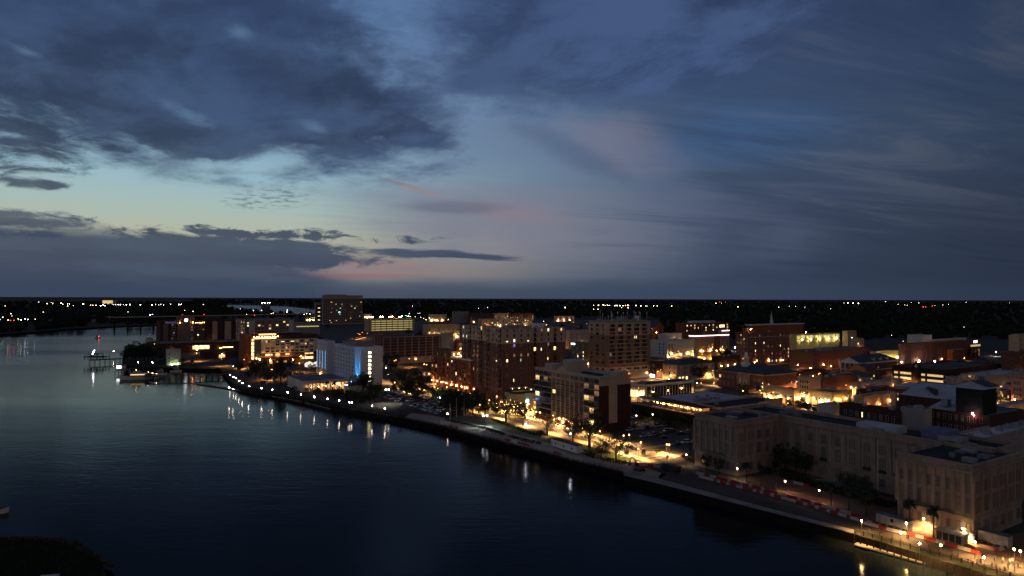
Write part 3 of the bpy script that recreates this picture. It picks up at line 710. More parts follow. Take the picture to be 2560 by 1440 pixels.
r_, a, b = bld('hotel_wing', 'far wing of the slab hotel with blue light strips between its windows', 792, 819, 838, 853, 28.7, wall=BLUEW, roof=ROOFW, units=1)
grid(r_, 'L', a, b, 4, 6.6, 3.0, 7, 1.8, 1.6, 1.6, lit=.0, fr=WHITE, off=.02)
for i in range(4):
    q = MB(); x = b*(i+.5)/4+1.6; q.box(-.35, x-.10, 5, -.02, x+.10, 20, glow('blue_strip', (.25, .55, 1.0), .8)); q.build('blue_strip', r_)
boxpart(r_, 'orange_base', -.3, .2, 0, a*.5, b-.2, 5.2, OFFW)
q = MB(); q.ball((-1.6, b*.5, .6), .3, B_ORG, 6, 4); q.build('orange_uplight', r_)
# low restaurant beside the hotel
r_, a, b = bld('riverside_restaurant', 'low white restaurant with an amber lit colonnade facing the riverwalk', 719, 756, 872, 953, 7.5, wall=OFFW, roof=ROOFG, par=.3, units=1)
boxpart(r_, 'lit_interior', 4, -.06, .4, a-1, -.01, 5.4, LITWALLO)
q = MB()
for i in range(12):
    x = 4+(a-5)*i/11; q.box(x-.35, -1.6, 0, x+.35, -1.0, 5.6, OFFW)
    if i % 2: q.box(x-1.4, -.12, .4, x-.2, -.07, 4.4, DARK)
q.box(3.4, -1.8, 5.5, a, 0, 6.6, OFFW); q.build('colonnade', r_)
for i in range(5): sconce(r_, 'F', a, 6+i*(a-8)/5, 3.2, B_WARM, .14, .9)
r_, a, b = bld('restaurant_pavilion', 'small white pavilion with a dark hipped roof beside the slab hotel', 862, 872, 905, 965, 4.5, wall=OFFW, roof=SLATE, par=.2, units=0, cat='pavilion')
q = MB(); c = (a/2, b/2, 7.5)
for p1, p2 in (((-.6, -.6), (a+.6, -.6)), ((a+.6, -.6), (a+.6, b+.6)), ((a+.6, b+.6), (-.6, b+.6)), ((-.6, b+.6), (-.6, -.6))): q.face([(*p1, 4.4), (*p2, 4.4), c], SLATE)
q.build('hipped_roof', r_)
for x in (2, 5): sconce(r_, 'L', a, min(x, b-1), 5.0, B_WHT, .15, .6)

# brick car park with a grid of pale ribs
r_, a, b = bld('parking_deck', 'windowless brick car park ribbed with a pale concrete grid', 937, 958, 1131, 843, 26.6, wall=mat('carpark_brick', (.13, .045, .032), .9, .2, .4), roof=ROOFG, par=1.0, units=1, cat='car park')
q = MB()
n = 10
for i in range(n+1): q.box(a*i/n-.5, -.35, 6, a*i/n+.5, 0, 26.7, GREY)
for k in range(8): q.box(0, -.2, 6.5+k*2.9-.2, a, 0, 6.5+k*2.9+.2, GREY)
q.box(0, -.4, 25.9, a, -.36, 26.7, GREY)
for i in range(4): q.box(-.3, b*i/3-.5, 6, 0, b*i/3+.5, 26.7, GREY)
q.box(.5, -.2, 0, a, 0, 6.2, TAN); q.build('concrete_grid', r_)
boxpart(r_, 'stair_tower', a*.82, -2.2, 0, a*1.0, .0, 29.5, GREY, ROOFG)
boxpart(r_, 'stair_tower', -.0, b*.4, 25.6, 6, b-.6, 29.0, BRICK, ROOFG)

# long pale hotel with rooftop bar
r_, a, b = bld('long_hotel', 'long pale panelled hotel with paired windows, red brick end and glowing rooftop bar', 598, 611, 794, 840, 26.5, bands=[(5.5, BRICKO), (8.5, BRICKD), (22.5, OFFW), (26.5, BRICKD)], roof=ROOFG, units=2)
boxpart(r_, 'brick_tower', -.2, -.5, 0, 6.5, b+.1, 28.0, BRICKO, ROOFG)
boxpart(r_, 'glass_corner', 8.6, -.25, 2.5, 16, -.01, 23.5, mat('green_glass', (.05, .07, .07), .2, 0))
for k in range(6): lightbox(r_, 'F', a, 8.0, 3+k*3.6, 2.2, 2.6, W_WARM2 if k < 5 else W_WARM, 'stair_window', .5)
for i in range(5):
    x = 20+(a-24)*(i+.5)/5
    for k in range(4):
        for dxx in (-2.6, 2.6): place(r_, 'F', a, b, x+dxx, 9.4+k*3.35, winmesh(3.6, 1.7, pick(.32, ('dim', 'warm_half', 'dim_low', 'yel_low', 'dim')), fr=FRAMED), 'window', .02)
    for z, lit_ in ((1.0, .75), (5.9, .6)):
        for dxx in (-2.4, 2.4): place(r_, 'F', a, b, x+dxx, z, winmesh(4.2, 2.6 if z < 2 else 1.8, pick(lit_, ('warm', 'bright', 'warm', 'warm_half'))), 'window', .05)
q = MB(); q.box(9, -.3, 23.2, a*.42, -.02, 24.6, SIGNO); q.box(9, 1, 26.0, a*.42, 8, 28.8, BRICKO, ROOFG); q.box(14, .6, 26.9, a*.42, 1.0, 28.0, SIGNO); q.build('rooftop_bar', r_)
for i in range(10): 
    q = MB(); q.ball((9+i*2.6, -.6, 25.2), .22, B_WARM, 6, 4); q.build('terrace_lamp', r_)
boxpart(r_, 'penthouse', a*.44, 2, 25.6, a*.8, 12, 29.0, BRICKD, ROOFW)
for i in range(4): q = MB(); q.ball((14+i*10, -4, 3), .5, B_WARM, 6, 4); q.build('forecourt_lamp', r_)

# dark brick convention hotel
r_, a, b = bld('convention_hotel', 'dark brick riverside hotel with stepped towers and a white round sign', 391, 401, 586, 803, 36, wall=BRICKD, roof=ROOFD, units=2)
boxpart(r_, 'tower', a*.22, -3.0, 12, a*.44, 8, 40.5, mat('hotel_stone', (.16, .12, .10), .85, .15, .3), ROOFG)
boxpart(r_, 'tower', a*.60, -2.0, 0, a*.84, 9, 40, BRICKD, ROOFG)
boxpart(r_, 'tower', a*.86, -1.4, 0, a*1.02, 6, 37.5, BRICKD, ROOFG)
boxpart(r_, 'pale_pier', a*.69, -3.0, 8, a*.755, -2.01, 35, TAN)
boxpart(r_, 'pale_pier', a*.86, -2.4, 8, a*.95, -1.41, 35, TAN)
boxpart(r_, 'pale_pier', 3, -.8, 10, a*.10, -.01, 32, mat('hotel_stone2', (.13, .10, .085), .85, .15, .3))
grid(r_, 'F', a, b, 5, 11, 3.3, 7, 1.8, 1.9, 12.0, a*.80, lit=.12)
grid(r_, 'F', a, b, 2, 11, 3.3, 7, 1.8, 1.9, a*.24, a*.58, lit=.25, off=3.02)
grid(r_, 'F', a, b, 4, 11, 3.3, 7, 1.8, 1.9, a*.45, a*.42, lit=.2)
q = MB(); c = (a*.33, -3.2, 37)
q.prism([(c[0]+1.8*math.cos(t*math.pi/6), 0) for t in range(1)] or [(0, 0)], 0, 0, SIGNW) if False else None
k0 = len(q.v); 
for i in range(12): t = i*math.pi/6; q.v.append((c[0]+1.9*math.cos(t), c[1], c[2]+1.9*math.sin(t)))
for i in range(12): t = i*math.pi/6; q.v.append((c[0]+1.9*math.cos(t), c[1]+.18, c[2]+1.9*math.sin(t)))
q.f.append(tuple(range(12))); q.m.append(q.mi(SIGNW)); q.f.append(tuple(range(23, 11, -1))); q.m.append(0)
for i in range(12): j = (i+1) % 12; q.f.append((i, i+12, j+12, j)); q.m.append(0)
q.build('round_sign', r_)
for x, z in ((a*.25, 34), (a*.42, 34)): sconce(r_, 'F', a, x, z, B_ORG, .3, 4.0)
for i in range(7): sconce(r_, 'F', a, a*(.46+.024*i), 33.6, B_SOFT, .25, .9)
for x in (a*.64, a*.665, a*.715): sconce(r_, 'F', a, x, 10.4, B_ORG, .25, 3.2)
boxpart(r_, 'purple_strip', a*.06, -.35, 33.0, a*.21, -.02, 35.4, glow('purple_light', (.25, .12, .8), .10))
q = MB(); q.face([(a*.03, -.5, 38.6), (a*.24, -.5, 36.6), (a*.24, 6, 36.6), (a*.03, 6, 38.6)], GREY); q.face([(a*.03, 6, 38.4), (a*.24, 6, 36.4), (a*.24, -.5, 36.4), (a*.03, -.5, 38.4)], GREY); q.build('roof_canopy', r_)
r_, a, b = bld('hotel_podium', 'brick podium with a bright amber entrance in front of the riverside hotel', 388, 398, 598, 857, 12.5, wall=BRICKD, roof=ROOFG, par=.4, units=1, cornice=GREY, bmax=34)
for i in range(6): lightbox(r_, 'F', a, a*(.42+.035*i), 3.8, 2.9, 4.6, W_WARM2 if i % 2 else W_WARM, 'entrance_glazing', .1)
lightbox(r_, 'F', a, a*.85, 4.4, 12, .9, SIGNY, 'canopy_light', .4)
boxpart(r_, 'entrance_canopy', a*.40, -6, 8.2, a*.64, 0, 8.8, GREY)
for i in range(3): sconce(r_, 'F', a, a*(.44+.06*i), 7.6, B_WARM, .3, 3.5)
r_, a, b = bld('waterfront_annex', 'pale blind-walled annex lit pale green from below at the basin head', 415, 418, 452, 874, 15, wall=OFFW, roof=ROOFD, par=.3, units=0, bmax=20)
for k in range(3): place(r_, 'F', a, b, 1.8, 3+k*3.2, winmesh(1.3, 1.5, 'dark'), 'window')
for x in (a*.35, a*.75): q = MB(); q.ball((x, -1.6, .8), .3, glow('bulb_pale_green', (.75, 1.0, .45), 160), 6, 4); q.build('uplight', r_)
r_, a, b = bld('low_shed', 'long dark shed with a lit loading bay between the basin and the pale hotel', 500, 512, 597, 880, 7, wall=BRICKD, roof=ROOFD, par=.2, units=0, bmax=30)
lightbox(r_, 'F', a, a*.5, .5, 6, 3, W_WARM, 'loading_bay')
sconce(r_, 'F', a, a*.5, 4.5, B_WARM, .3, 1.5)
r_, a, b = bld('garden_centre', 'low flat roofed hall with glowing doors behind the riverwalk lawn', 652, 664, 752, 898, 5.0, wall=BRICKB, roof=ROOFD, par=.2, units=1, bmax=40)
for i in range(4): lightbox(r_, 'F', a, a*(.15+.2*i), .4, 2.6, 2.4, LITWALLO, 'door')
# event tents
for i, (x, y) in enumerate(((767, 914), (785, 914))):
    P = G(x, y+4, 0); t_ = thing('event_tent', ['left', 'right'][i]+' one of the two glowing white marquees by the slab hotel', 'tent', P, TH, 'white marquees')
    q = MB(); q.ring(7, 7, 0, 2.6, .1, glow('tent_fabric', (1.0, .93, .82), .9)); q.build('side_wall', t_)
    q = MB(); c = (3.5, 3.5, 5.2)
    for p1, p2 in (((-.3, -.3), (7.3, -.3)), ((7.3, -.3), (7.3, 7.3)), ((7.3, 7.3), (-.3, 7.3)), ((-.3, 7.3), (-.3, -.3))): q.face([(*p1, 2.6), (*p2, 2.6), c], glow('tent_fabric', (1, .9, .8), 1))
    q.build('tent_roof', t_)

# eleven storey brown office tower
r_, a, b = bld('office_tower', 'eleven storey tan and brown office tower with grouped windows and rooftop antennas', 1473, 1515, 1626, 803, 47, bands=[(10, TAN), (36, mat('tower_brick', (.21, .14, .10), .9, .12, .4)), (47, TAN)], cornice=mat('copper_cornice', (.12, .22, .19), .7, .2, .5), roof=ROOFG, units=4)
L5 = a-4.5
for k in range(11):
    for i in range(5):
        st = {(1, 9): 'dim', (3, 7): 'yel_half'}.get((i, k)); x = 3.2+L5*(i+.5)/5-1.0
        for j in (-1, 0, 1):
            s_ = (st if (st and j <= 0) else random.choice(('dark', 'dark', 'curt')))
            if k in (1, 3) and random.random() < .06: s_ = 'cool'
            cnt = count_parts.get((r_.name, 'window'), 0)
            me = winmesh(1.75, 2.3, s_, fr=FRAMED)
            if cnt < 100: place(r_, 'F', a, b, x+j*1.9, 9.6+k*3.25 if k else 7.2, me, 'window', .02)
            else: rest.setdefault(r_.name, [r_, []])[1].append(('F', a, x+j*1.9, 9.6+k*3.25 if k else 7.2, me, .02))
    for i, wd in ((.16, 2.4), (.50, 3.6), (.84, 2.4)):
        rest.setdefault(r_.name, [r_, []])[1].append(('L', a, b*i, 9.6+k*3.25 if k else 7.2, winmesh(wd, 2.2, random.choice(('dark', 'curt')), fr=FRAMED), .02))
q = MB()
for k in range(11): q.box(2.2, -.14, 9.0+k*3.25, a-2, -.0, 9.4+k*3.25, TAN)
q.box(-.2, -.3, 9.2, a, 0, 10, TAN); q.box(-.2, -.3, 35.7, a, -.01, 36.3, TAN); q.build('sill_course', r_)
for i in range(3): sconce(r_, 'F', a, 4+i*(a-8)/2, 3.5, B_WARM, .2, .8)
rr = random.Random(3)
for i in range(6): s = rr.uniform(2, 5); x = rr.uniform(2, a-8); y_ = rr.uniform(2, b-7); boxpart(r_, 'plant_room', x, y_, 46.2, x+s, y_+s, 46.2+rr.uniform(2, 5), rr.choice((METAL, WHITE, GREY)))
for i in range(16): x = rr.uniform(1, a-1); y_ = rr.uniform(1, b-1); q = MB(); zz = 46.2+rr.uniform(4, 9); q.tube((x, y_, 46.2), (x, y_, zz), .12, .08, WHITE, 5); q.box(x-.25, y_-.15, zz-1.8, x+.25, y_+.15, zz, WHITE); q.build('antenna', r_)

# mid-distance blocks
r_, a, b = bld('corner_bank', 'dark tan four storey block with a small white sign left of the office tower', 1428, 1462, 1476, 857, 24, wall=mat('dark_tan', (.17, .14, .11), .9, .1, .3), roof=ROOFG, units=1)
grid(r_, 'L', a, b, 5, 3, 3.4, 6, 1.4, 2.4, 1.5, lit=.05, kinds=('yel',))
lightbox(r_, 'L', a, b-3, 21.5, 5.5, 1.1, SIGNW)
for k in range(4): place(r_, 'L', a, b, 2.0, 4+k*3.4, winmesh(1.2, 1.8, 'yel'), 'window', .1)
r_, a, b = bld('pink_block', 'pale pink rendered block with a white roof behind the tallest tower', 1414, 1424, 1474, 826, 24, wall=PINKW, roof=ROOFW, units=2)
grid(r_, 'F', a, b, 4, 5, 4, 4, 1.5, 2, 3, lit=.1)
r_, a, b = bld('white_hall', 'windowless white block washed yellow on its long side right of the office tower', 1622, 1667, 1736, 852, 18.9, wall=OFFW, roof=ROOFW, units=3)
grid(r_, 'L', a, b, 2, 3.5, 3.4, 4, 2.0, 2.2, 4, b-12, lit=.0); grid(r_, 'F', a, b, 2, 2.5, 3.4, 4, 1.7, 2.4, 3.2, a-9, lit=0)
boxpart(r_, 'lift_house', 2, b*.3, 18, 12, b*.55, 25, OFFW, ROOFW)
q = MB(); q.ball((1.5, -1.0, 1.5), .35, B_YEL, 6, 4); q.build('uplight', r_); q = MB(); q.ball((a*.95, -2.5, 2), .5, B_YEL, 6, 4); q.build('uplight', r_)
r_, a, b = bld('neon_hotel', 'mid-rise hotel crowned by a pink neon roofline', 1723, 1738, 1822, 838, 22.6, wall=mat('warm_render', (.32, .22, .17), .85, .1, .2), roof=ROOFG, units=2)
q = MB(); q.ring(a, b, 21.2, 21.9, .2, SIGNP, .35); q.build('neon_line', r_)
grid(r_, 'F', a, b, 7, 3, 3.3, 5, 1.6, 1.9, 2, lit=.25)
boxpart(r_, 'tower', a*.80, .5, 0, a*1.02, b*.7, 27.6, mat('warm_render', (.3, .2, .15)), ROOFG)
q = MB(); q.box(a*.79, .2, 26.4, a*1.03, .49, 27.1, SIGNP); q.build('neon_line', r_)
boxpart(r_, 'brick_bay', a*.55, -.6, 0, a*.72, -.01, 21, BRICK)
for i in range(4): sconce(r_, 'F', a, a*(.2+.2*i), 3.4, B_ORG, .35, 1.5)
r_, a, b = bld('low_theatre', 'low building with an orange lit curved parapet in front of the neon hotel', 1738, 1745, 1806, 884, 7.5, wall=YWAL, roof=ROOFW, units=0, bmax=30)
for i in range(3): q = MB(); q.ball((a*(.2+.3*i), -2, 2), .4, B_ORG, 6, 4); q.build('uplight', r_)
r_, a, b = bld('brick_offices', 'long brick office range with a row of lit upper windows behind the neon hotel', 1689, 1712, 1824, 808, 27, wall=BRICKB, roof=ROOFW, units=2)
grid(r_, 'F', a, b, 12, 14, 4, 3, 2.6, 2.2, 4, lit=.5, kinds=('yel', 'warm', 'yel_half', 'dim'))
lightbox(r_, 'F', a, a*.82, 19, 12, 4.0, W_WARM2, 'lit_windows')
boxpart(r_, 'penthouse', a*.2, 3, 26, a*.7, b*.7, 30, OFFW, ROOFW)
r_, a, b = bld('gabled_church', 'red brick church gable glowing behind the office tower', 1630, 1640, 1660, 818, 20, wall=BRICKO, roof=SLATE, units=0, par=.1, cat='church', bmax=40)
q = MB(); q.face([(0, -.05, 20), (a, -.05, 20), (a/2, -.05, 29)], BRICKO); q.face([(0, -.05, 20), (a/2, -.05, 29), (a/2, b, 29), (0, b, 20)], SLATE); q.face([(a, -.05, 20), (a, b, 20), (a/2, b, 29), (a/2, -.05, 29)], SLATE); q.build('gable_roof', r_)
place(r_, 'F', a, b, a/2, 9, winmesh(3, 7, 'dark'), 'window', .1)
q = MB(); q.ball((-3, -4, 12), .5, B_ORG, 6, 4); q.build('floodlight', r_)
r_, a, b = bld('old_brick_hotel', 'eight storey dark red brick hotel with close rows of small windows', 1839, 1874, 1974, 832, 32, wall=BRICK, roof=ROOFG, cornice=BRICKO, units=2)
grid(r_, 'F', a, b, 10, 2.0, 3.7, 8, 1.4, 2.0, 1.6, lit=.14, states={(3, 5): 'wht', (9, 1): 'warm', (9, 2): 'warm', (9, 3): 'warm'})
grid(r_, 'L', a, b, 4, 2.0, 3.7, 8, 1.6, 2.0, 2, lit=.12)
q = MB(); q.box(0, -.35, 27.2, a, 0, 27.8, TAN); q.build('stone_course', r_)
sconce(r_, 'F', a, 1.0, 35.5, B_ORG, .5, .6); boxpart(r_, 'penthouse', 2, 4, 31, 12, 10, 36, BRICKO, ROOFG)
for i in range(3): sconce(r_, 'F', a, a*(.1+.35*i), 3.0, B_WARM, .25, 1.0)
r_, a, b = bld('broad_hall', 'brick hall with a broad white overhanging roof behind the dark red hotel', 1866, 1880, 2008, 812, 30, wall=BRICKO, roof=ROOFW, units=2, bmax=50)
q = MB(); q.ring(a, b, 29.0, 30.3, 1.6, WHITE, 1.4); q.build('eaves', r_)
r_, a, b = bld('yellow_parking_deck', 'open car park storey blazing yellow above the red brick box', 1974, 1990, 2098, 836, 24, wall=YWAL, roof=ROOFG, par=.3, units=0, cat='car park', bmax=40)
lightbox(r_, 'F', a, a*.5, 19.0, a*.98, 3.2, LITWALLG, 'lit_deck', .1); lightbox(r_, 'F', a, a*.8, 13, a*.22, 5.2, LITWALLG, 'lit_deck', .12)
q = MB()
for i in range(11): q.box(a*i/10-.3, -.8, 12, a*i/10+.3, -.15, 23.2, YWAL)
q.box(0, -.8, 22.4, a, -.15, 23.6, YWAL); q.build('deck_columns', r_) if False else q.build('deck_frame', r_)
for i in range(5): q = MB(); q.ball((a*(.1+.2*i), -2.2, 17.6), .45, B_YEL, 6, 4); q.build('deck_lamp', r_)
r_, a, b = bld('pale_stair_block', 'pale windowless tower with three small white lamps at the end of the yellow car park', 2106, 2120, 2141, 827, 27, wall=TAN, roof=ROOFG, units=0)
for k in range(3): lightbox(r_, 'F', a, a*.45, 7+k*5.5, .8, .9, SIGNW, 'lamp')
r_, a, b = bld('theatre_box', 'big windowless red brick box with orange glow at its foot', 1973, 2032, 2176, 879, 17, wall=BRICK, roof=ROOFG, units=3)
boxpart(r_, 'roof_tank', a*.25, b*.25, 16.2, a*.42, b*.5, 19.5, METAL)
boxpart(r_, 'stair_projection', -1.0, -1.0, 0, 3.5, 4, 17.4, BRICK)
for x in (-8, a*.25, a*.6): q = MB(); q.ball((x, -3, 2.5), .35, B_ORG, 6, 4); q.build('uplight', r_)
# portico house
r_, a, b = bld('portico_building', 'white columned portico building with dark hipped roof and three dormers', 2102, 2158, 2242, 906, 13.5, wall=BRICKB, roof=SLATE, par=.1, units=0, bmax=26)
q = MB(); h = 13.4
e = .8; R0 = [(-e, -e, h), (a+e, -e, h), (a+e, b+e, h), (-e, b+e, h)]; m1 = (b*.4, b/2, h+5.2); m2 = (a-b*.4, b/2, h+5.2)
q.face([R0[0], R0[1], m2, m1], SLATE); q.face([R0[1], R0[2], m2], SLATE); q.face([R0[2], R0[3], m1, m2], SLATE); q.face([R0[3], R0[0], m1], SLATE); q.build('hipped_roof', r_)
q = MB(); q.ring(a, b, 12.2, 13.39, .6, WHITE, .6); q.ring(a, b, 6.2, 6.8, .3, WHITE, .25)
for i in range(5): y_ = b*.1+b*.8*i/4; q.tube((-3.2, y_, 0), (-3.2, y_, 12.2), .42, .36, WHITE, 8)
q.box(-3.8, b*.05, 12.2, -.61, b*.95, 13.2, WHITE); q.face([(-3.8, b*.05, 13.2), (-3.8, b*.5, 16.8), (-3.8, b*.95, 13.2)], WHITE)
q.face([(-3.8, b*.05, 13.2), (4, b*.05, 13.2), (4, b*.5, 16.8), (-3.8, b*.5, 16.8)], SLATE); q.face([(-3.8, b*.95, 13.2), (-3.8, b*.5, 16.8), (4, b*.5, 16.8), (4, b*.95, 13.2)], SLATE); q.build('portico', r_)
for i in range(3): x = a*(.35+.2*i); q = MB(); q.box(x-1, .8, 14, x+1, 4, 15.8, WHITE); q.face([(x-1.2, .7, 15.8), (x+1.2, .7, 15.8), (x, .7, 17)], WHITE); q.face([(x-1.2, .7, 15.8), (x, .7, 17), (x, 5, 17), (x-1.2, 5, 15.8)], SLATE); q.face([(x+1.2, .7, 15.8), (x+1.2, 5, 15.8), (x, 5, 17), (x, .7, 17)], SLATE); q.build('dormer', r_)
grid(r_, 'F', a, b, 8, 2, 5.6, 2, 1.8, 2.6, 1.5, lit=.05); grid(r_, 'L', a, b, 4, 2, 5.6, 2, 1.8, 2.8, 2, lit=.2, kinds=('cool', 'dim'))
# cupola building
r_, a, b = bld('cupola_building', 'red brick hall with stone centre bay, dark hipped roof and white cupola', 1795, 1911, 1990, 937, 12.5, wall=BRICK, roof=SLATE, par=.1, units=0, cornice=TAN)
q = MB(); h = 12.4; R0 = [(-.9, -.9, h), (a+.9, -.9, h), (a+.9, b+.9, h), (-.9, b+.9, h)]; m1 = (a/2, a*.45, h+6); m2 = (a/2, b-a*.45, h+6)
q.face([R0[0], R0[1], m1], SLATE); q.face([R0[1], R0[2], m2, m1], SLATE); q.face([R0[2], R0[3], m2], SLATE); q.face([R0[3], R0[0], m1, m2], SLATE); q.build('hipped_roof', r_)
q = MB(); c = (a*.32, b*.60)
q.box(c[0]-2.2, c[1]-2.2, 14, c[0]+2.2, c[1]+2.2, 18.5, WHITE)
for i in range(8): t = math.pi/4*i+.39; q.tube((c[0]+1.5*math.cos(t), c[1]+1.5*math.sin(t), 18.5), (c[0]+1.5*math.cos(t), c[1]+1.5*math.sin(t), 22), .25, .25, WHITE)
q.prism([(c[0]+2.1*math.cos(math.pi/4*i), c[1]+2.1*math.sin(math.pi/4*i)) for i in range(8)], 22, 22.8, WHITE); q.tube((c[0], c[1], 22.8), (c[0], c[1], 26), 1.3, .9, WHITE, 8); q.build('cupola', r_)
boxpart(r_, 'stone_bay', -.5, b*.30, 0, -.01, b*.56, 12, TAN)
q = MB()
for i in range(7): y_ = b*(.31+.24*i/6); q.box(-.9, y_-.35, 0, -.5, y_+.35, 11.4, TAN)
q.build('pilaster', r_)
for i, f in enumerate((.36, .43, .50)): place(r_, 'L', a, b, b*f, 2.5, winmesh(1.1, 6, 'dim'), 'window', .52)
for i, f in enumerate((.05, .12, .2, .66, .76, .86, .95)):
    for z in (1.6, 7): place(r_, 'L', a, b, b*f, z, winmesh(1.8, 3 if z < 2 else 2.2, {(0, 1.6): 'yel', (6, 7): 'warm'}.get((i, z), 'curt')), 'window', .02)
# beige corner building with hip roof
r_, a, b = bld('beige_corner_building', 'beige three storey corner building with dark hipped roof left of the round tree', 1657, 1692, 1786, 912, 13, wall=BEIGE, roof=SLATE, par=.1, units=0, cornice=BEIGE, bmax=40)
q = MB(); h = 12.9; R0 = [(-.9, -.9, h), (a+.9, -.9, h), (a+.9, b+.9, h), (-.9, b+.9, h)]; m1 = (a*.35, b*.5, h+4); m2 = (a*.7, b*.5, h+4)
q.face([R0[0], R0[1], m2, m1], SLATE); q.face([R0[1], R0[2], m2], SLATE); q.face([R0[2], R0[3], m1, m2], SLATE); q.face([R0[3], R0[0], m1], SLATE); q.build('hipped_roof', r_)
grid(r_, 'F', a, b, 7, 1.2, 4.0, 3, 1.3, 2.0, 2, lit=0); grid(r_, 'L', a, b, 3, 1.2, 4.0, 3, 1.3, 2.0, 2, lit=0)
for x in (a*.05, a*.14, a*.23): lightbox(r_, 'F', a, x+1, .8, 1.7, 2.4, W_WARM2, 'shop_window', .1)
sconce(r_, 'L', a, b*.3, 4, B_WARM, .35, 2.0)
r_, a, b = bld('narrow_brick_shop', 'narrow dark brick commercial building between office tower and beige corner building', 1626, 1640, 1657, 900, 15, wall=BRICKD, roof=ROOFG, cornice=TAN, units=0, bmax=30)
grid(r_, 'L', a, b, 3, 4.5, 4.5, 2, 1.4, 2.8, 1.5, lit=0); lightbox(r_, 'L', a, 4, .6, 5, 2.4, SIGNW, 'shop_window')
# low buildings between Front street and the river
r_, a, b = bld('modern_low_office', 'low pale concrete office with flat black roof right of the condominium', 1577, 1612, 1734, 962, 9, wall=OFFW, roof=ROOFD, par=.3, units=3, cornice=WHITE)
q = MB()
for i in range(5): q.box(-.5, b*i/5+.5, .4, 0, b*i/5+1.2, 8, OFFW)
for i in range(14): q.box(a*(.12+.06*i), -.3, .4, a*(.12+.06*i)+.5, 0, 7.6, GREY)
q.box(-.5, .5, 8.0, 0, b, 8.05, OFFW); q.build('fin_trim', r_); boxpart(r_, 'dark_glazing', 2, -.1, .5, a*.95, -.02, 7.4, GLASS)
r_, a, b = bld('white_roof_shop', 'long low brick shop with broad pale roof behind the string light terrace', 1640, 1738, 1872, 1008, 8, wall=BRICK, roof=ROOFW, par=.15, units=0, amax=60)
for i in range(5): boxpart(r_, 'rooftop_unit', 4+i*4.2, 3+i % 2*2, 7.8, 7+i*4.2, 5.5+i % 2*2, 9.4, METAL)
for i in range(3): boxpart(r_, 'skylight', a*.4+i*9, b*.5, 7.8, a*.4+i*9+1.5, b*.5+1.5, 8.4, ROOFG)
r_, a, b = bld('stepped_wall_shop', 'low building with flat black roof and stepped beige party wall', 1742, 1806, 1956, 1019, 9, wall=BEIGE, roof=ROOFD, par=.5, units=2)
q = MB(); q.box(a*.86, -.02, 0, a+.02, .5, 10.2, BEIGE); q.box(a*.6, -.015, 0, a*.86, .49, 9.5, BEIGE); q.build('party_wall', r_)
boxpart(r_, 'brick_front', -.2, 0, 0, -.01, b, 7.5, BRICKD)
# storefront row on the street behind
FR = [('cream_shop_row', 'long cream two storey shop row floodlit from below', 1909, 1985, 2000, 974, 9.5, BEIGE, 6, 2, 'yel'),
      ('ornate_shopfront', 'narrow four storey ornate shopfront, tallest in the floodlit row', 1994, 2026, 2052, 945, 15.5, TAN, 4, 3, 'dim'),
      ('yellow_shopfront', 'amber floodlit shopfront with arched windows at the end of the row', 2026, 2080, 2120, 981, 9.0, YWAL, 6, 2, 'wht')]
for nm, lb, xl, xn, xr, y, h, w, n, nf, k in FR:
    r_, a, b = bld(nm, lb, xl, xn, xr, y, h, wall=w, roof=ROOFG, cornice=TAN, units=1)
    grid(r_, 'L', a, b, n, h-6.0 if nf == 2 else 5, 3.4, max(1, nf-1) if nf == 2 else 3, 1.2, 2.0, 1.5, lit=.15, kinds=(k,))
    for i in range(3): lightbox(r_, 'L', a, b*(.2+.3*i), .4, 3.2, 2.6, random.choice((LITWALLO, SIGNY, DARK)), 'shop_window')
    for i in range(3): sconce(r_, 'L', a, b*(.15+.32*i), 3.8, B_YEL if i % 2 else B_WARM, .22, 1.2)
r_, a, b = bld('plain_brick_block', 'plain brown brick block with grey roof behind the floodlit shops', 2046, 2056, 2144, 944, 13, wall=BRICKB, roof=ROOFG, units=2, bmax=30)
# clock garage
r_, a, b = bld('clock_parking_garage', 'brick car park with a central clock gable and amber lit decks', 2233, 2362, 2502, 925, 11.5, wall=BRICKD, roof=ASPH2, par=1.0, units=0, cat='car park')
for k in range(2):
    for f0, f1 in ((.03, .33), (.37, .44), (.48, .58), (.64, .86), (.90, .98)): lightbox(r_, 'L', a, b*(f0+f1)/2, 1.6+k*4.0, b*(f1-f0), 1.7, LITWALL, 'open_deck', .06, .0)
q = MB()
for f in (0, .345, .46, .61, .88, 1): q.box(-.5, b*f-.7, 0, -.07, b*f+.7, 11.6, BRICKD)
for z in (.0, 3.6, 7.6): q.box(-.45, 0, z, -.08, b, z+1.3, BRICKD)
q.box(-.8, b*.44, 0, -.51, b*.62, 12.5, BRICKD); q.face([(-.8, b*.44, 12.5), (-.8, b*.62, 12.5), (-.8, b*.53, 17)], BRICKD); q.face([(-.4, b*.44, 12.5), (-.4, b*.53, 17), (-.4, b*.62, 12.5)], BRICKD); q.box(-.8, b*.44, 11, -.3, b*.62, 12.5, BRICKD); q.build('brick_frame', r_)
q = MB(); q.tube((-.81, b*.53, 12.8), (-1.0, b*.53, 12.8), 1.1, 1.1, WHITE, 16); q.build('clock_face', r_)
r_, a, b = bld('long_red_civic_block', 'broad red brick civic block with tall arches behind the clock car park', 2246, 2262, 2450, 860, 22, wall=BRICK, roof=ROOFG, cornice=BRICKO, units=3, bmax=45)
q = MB()
for i in range(10): q.box(a*i/16+1, -.5, 3, a*i/16+2.4, 0, 19, BRICKO)
q.build('pilaster', r_)
lightbox(r_, 'F', a, a*.93, 18.6, 7, 2.2, SIGNW); boxpart(r_, 'lit_fascia', a*.86, -.4, 14.5, a*1.0, -.01, 16.5, LITWALLG)
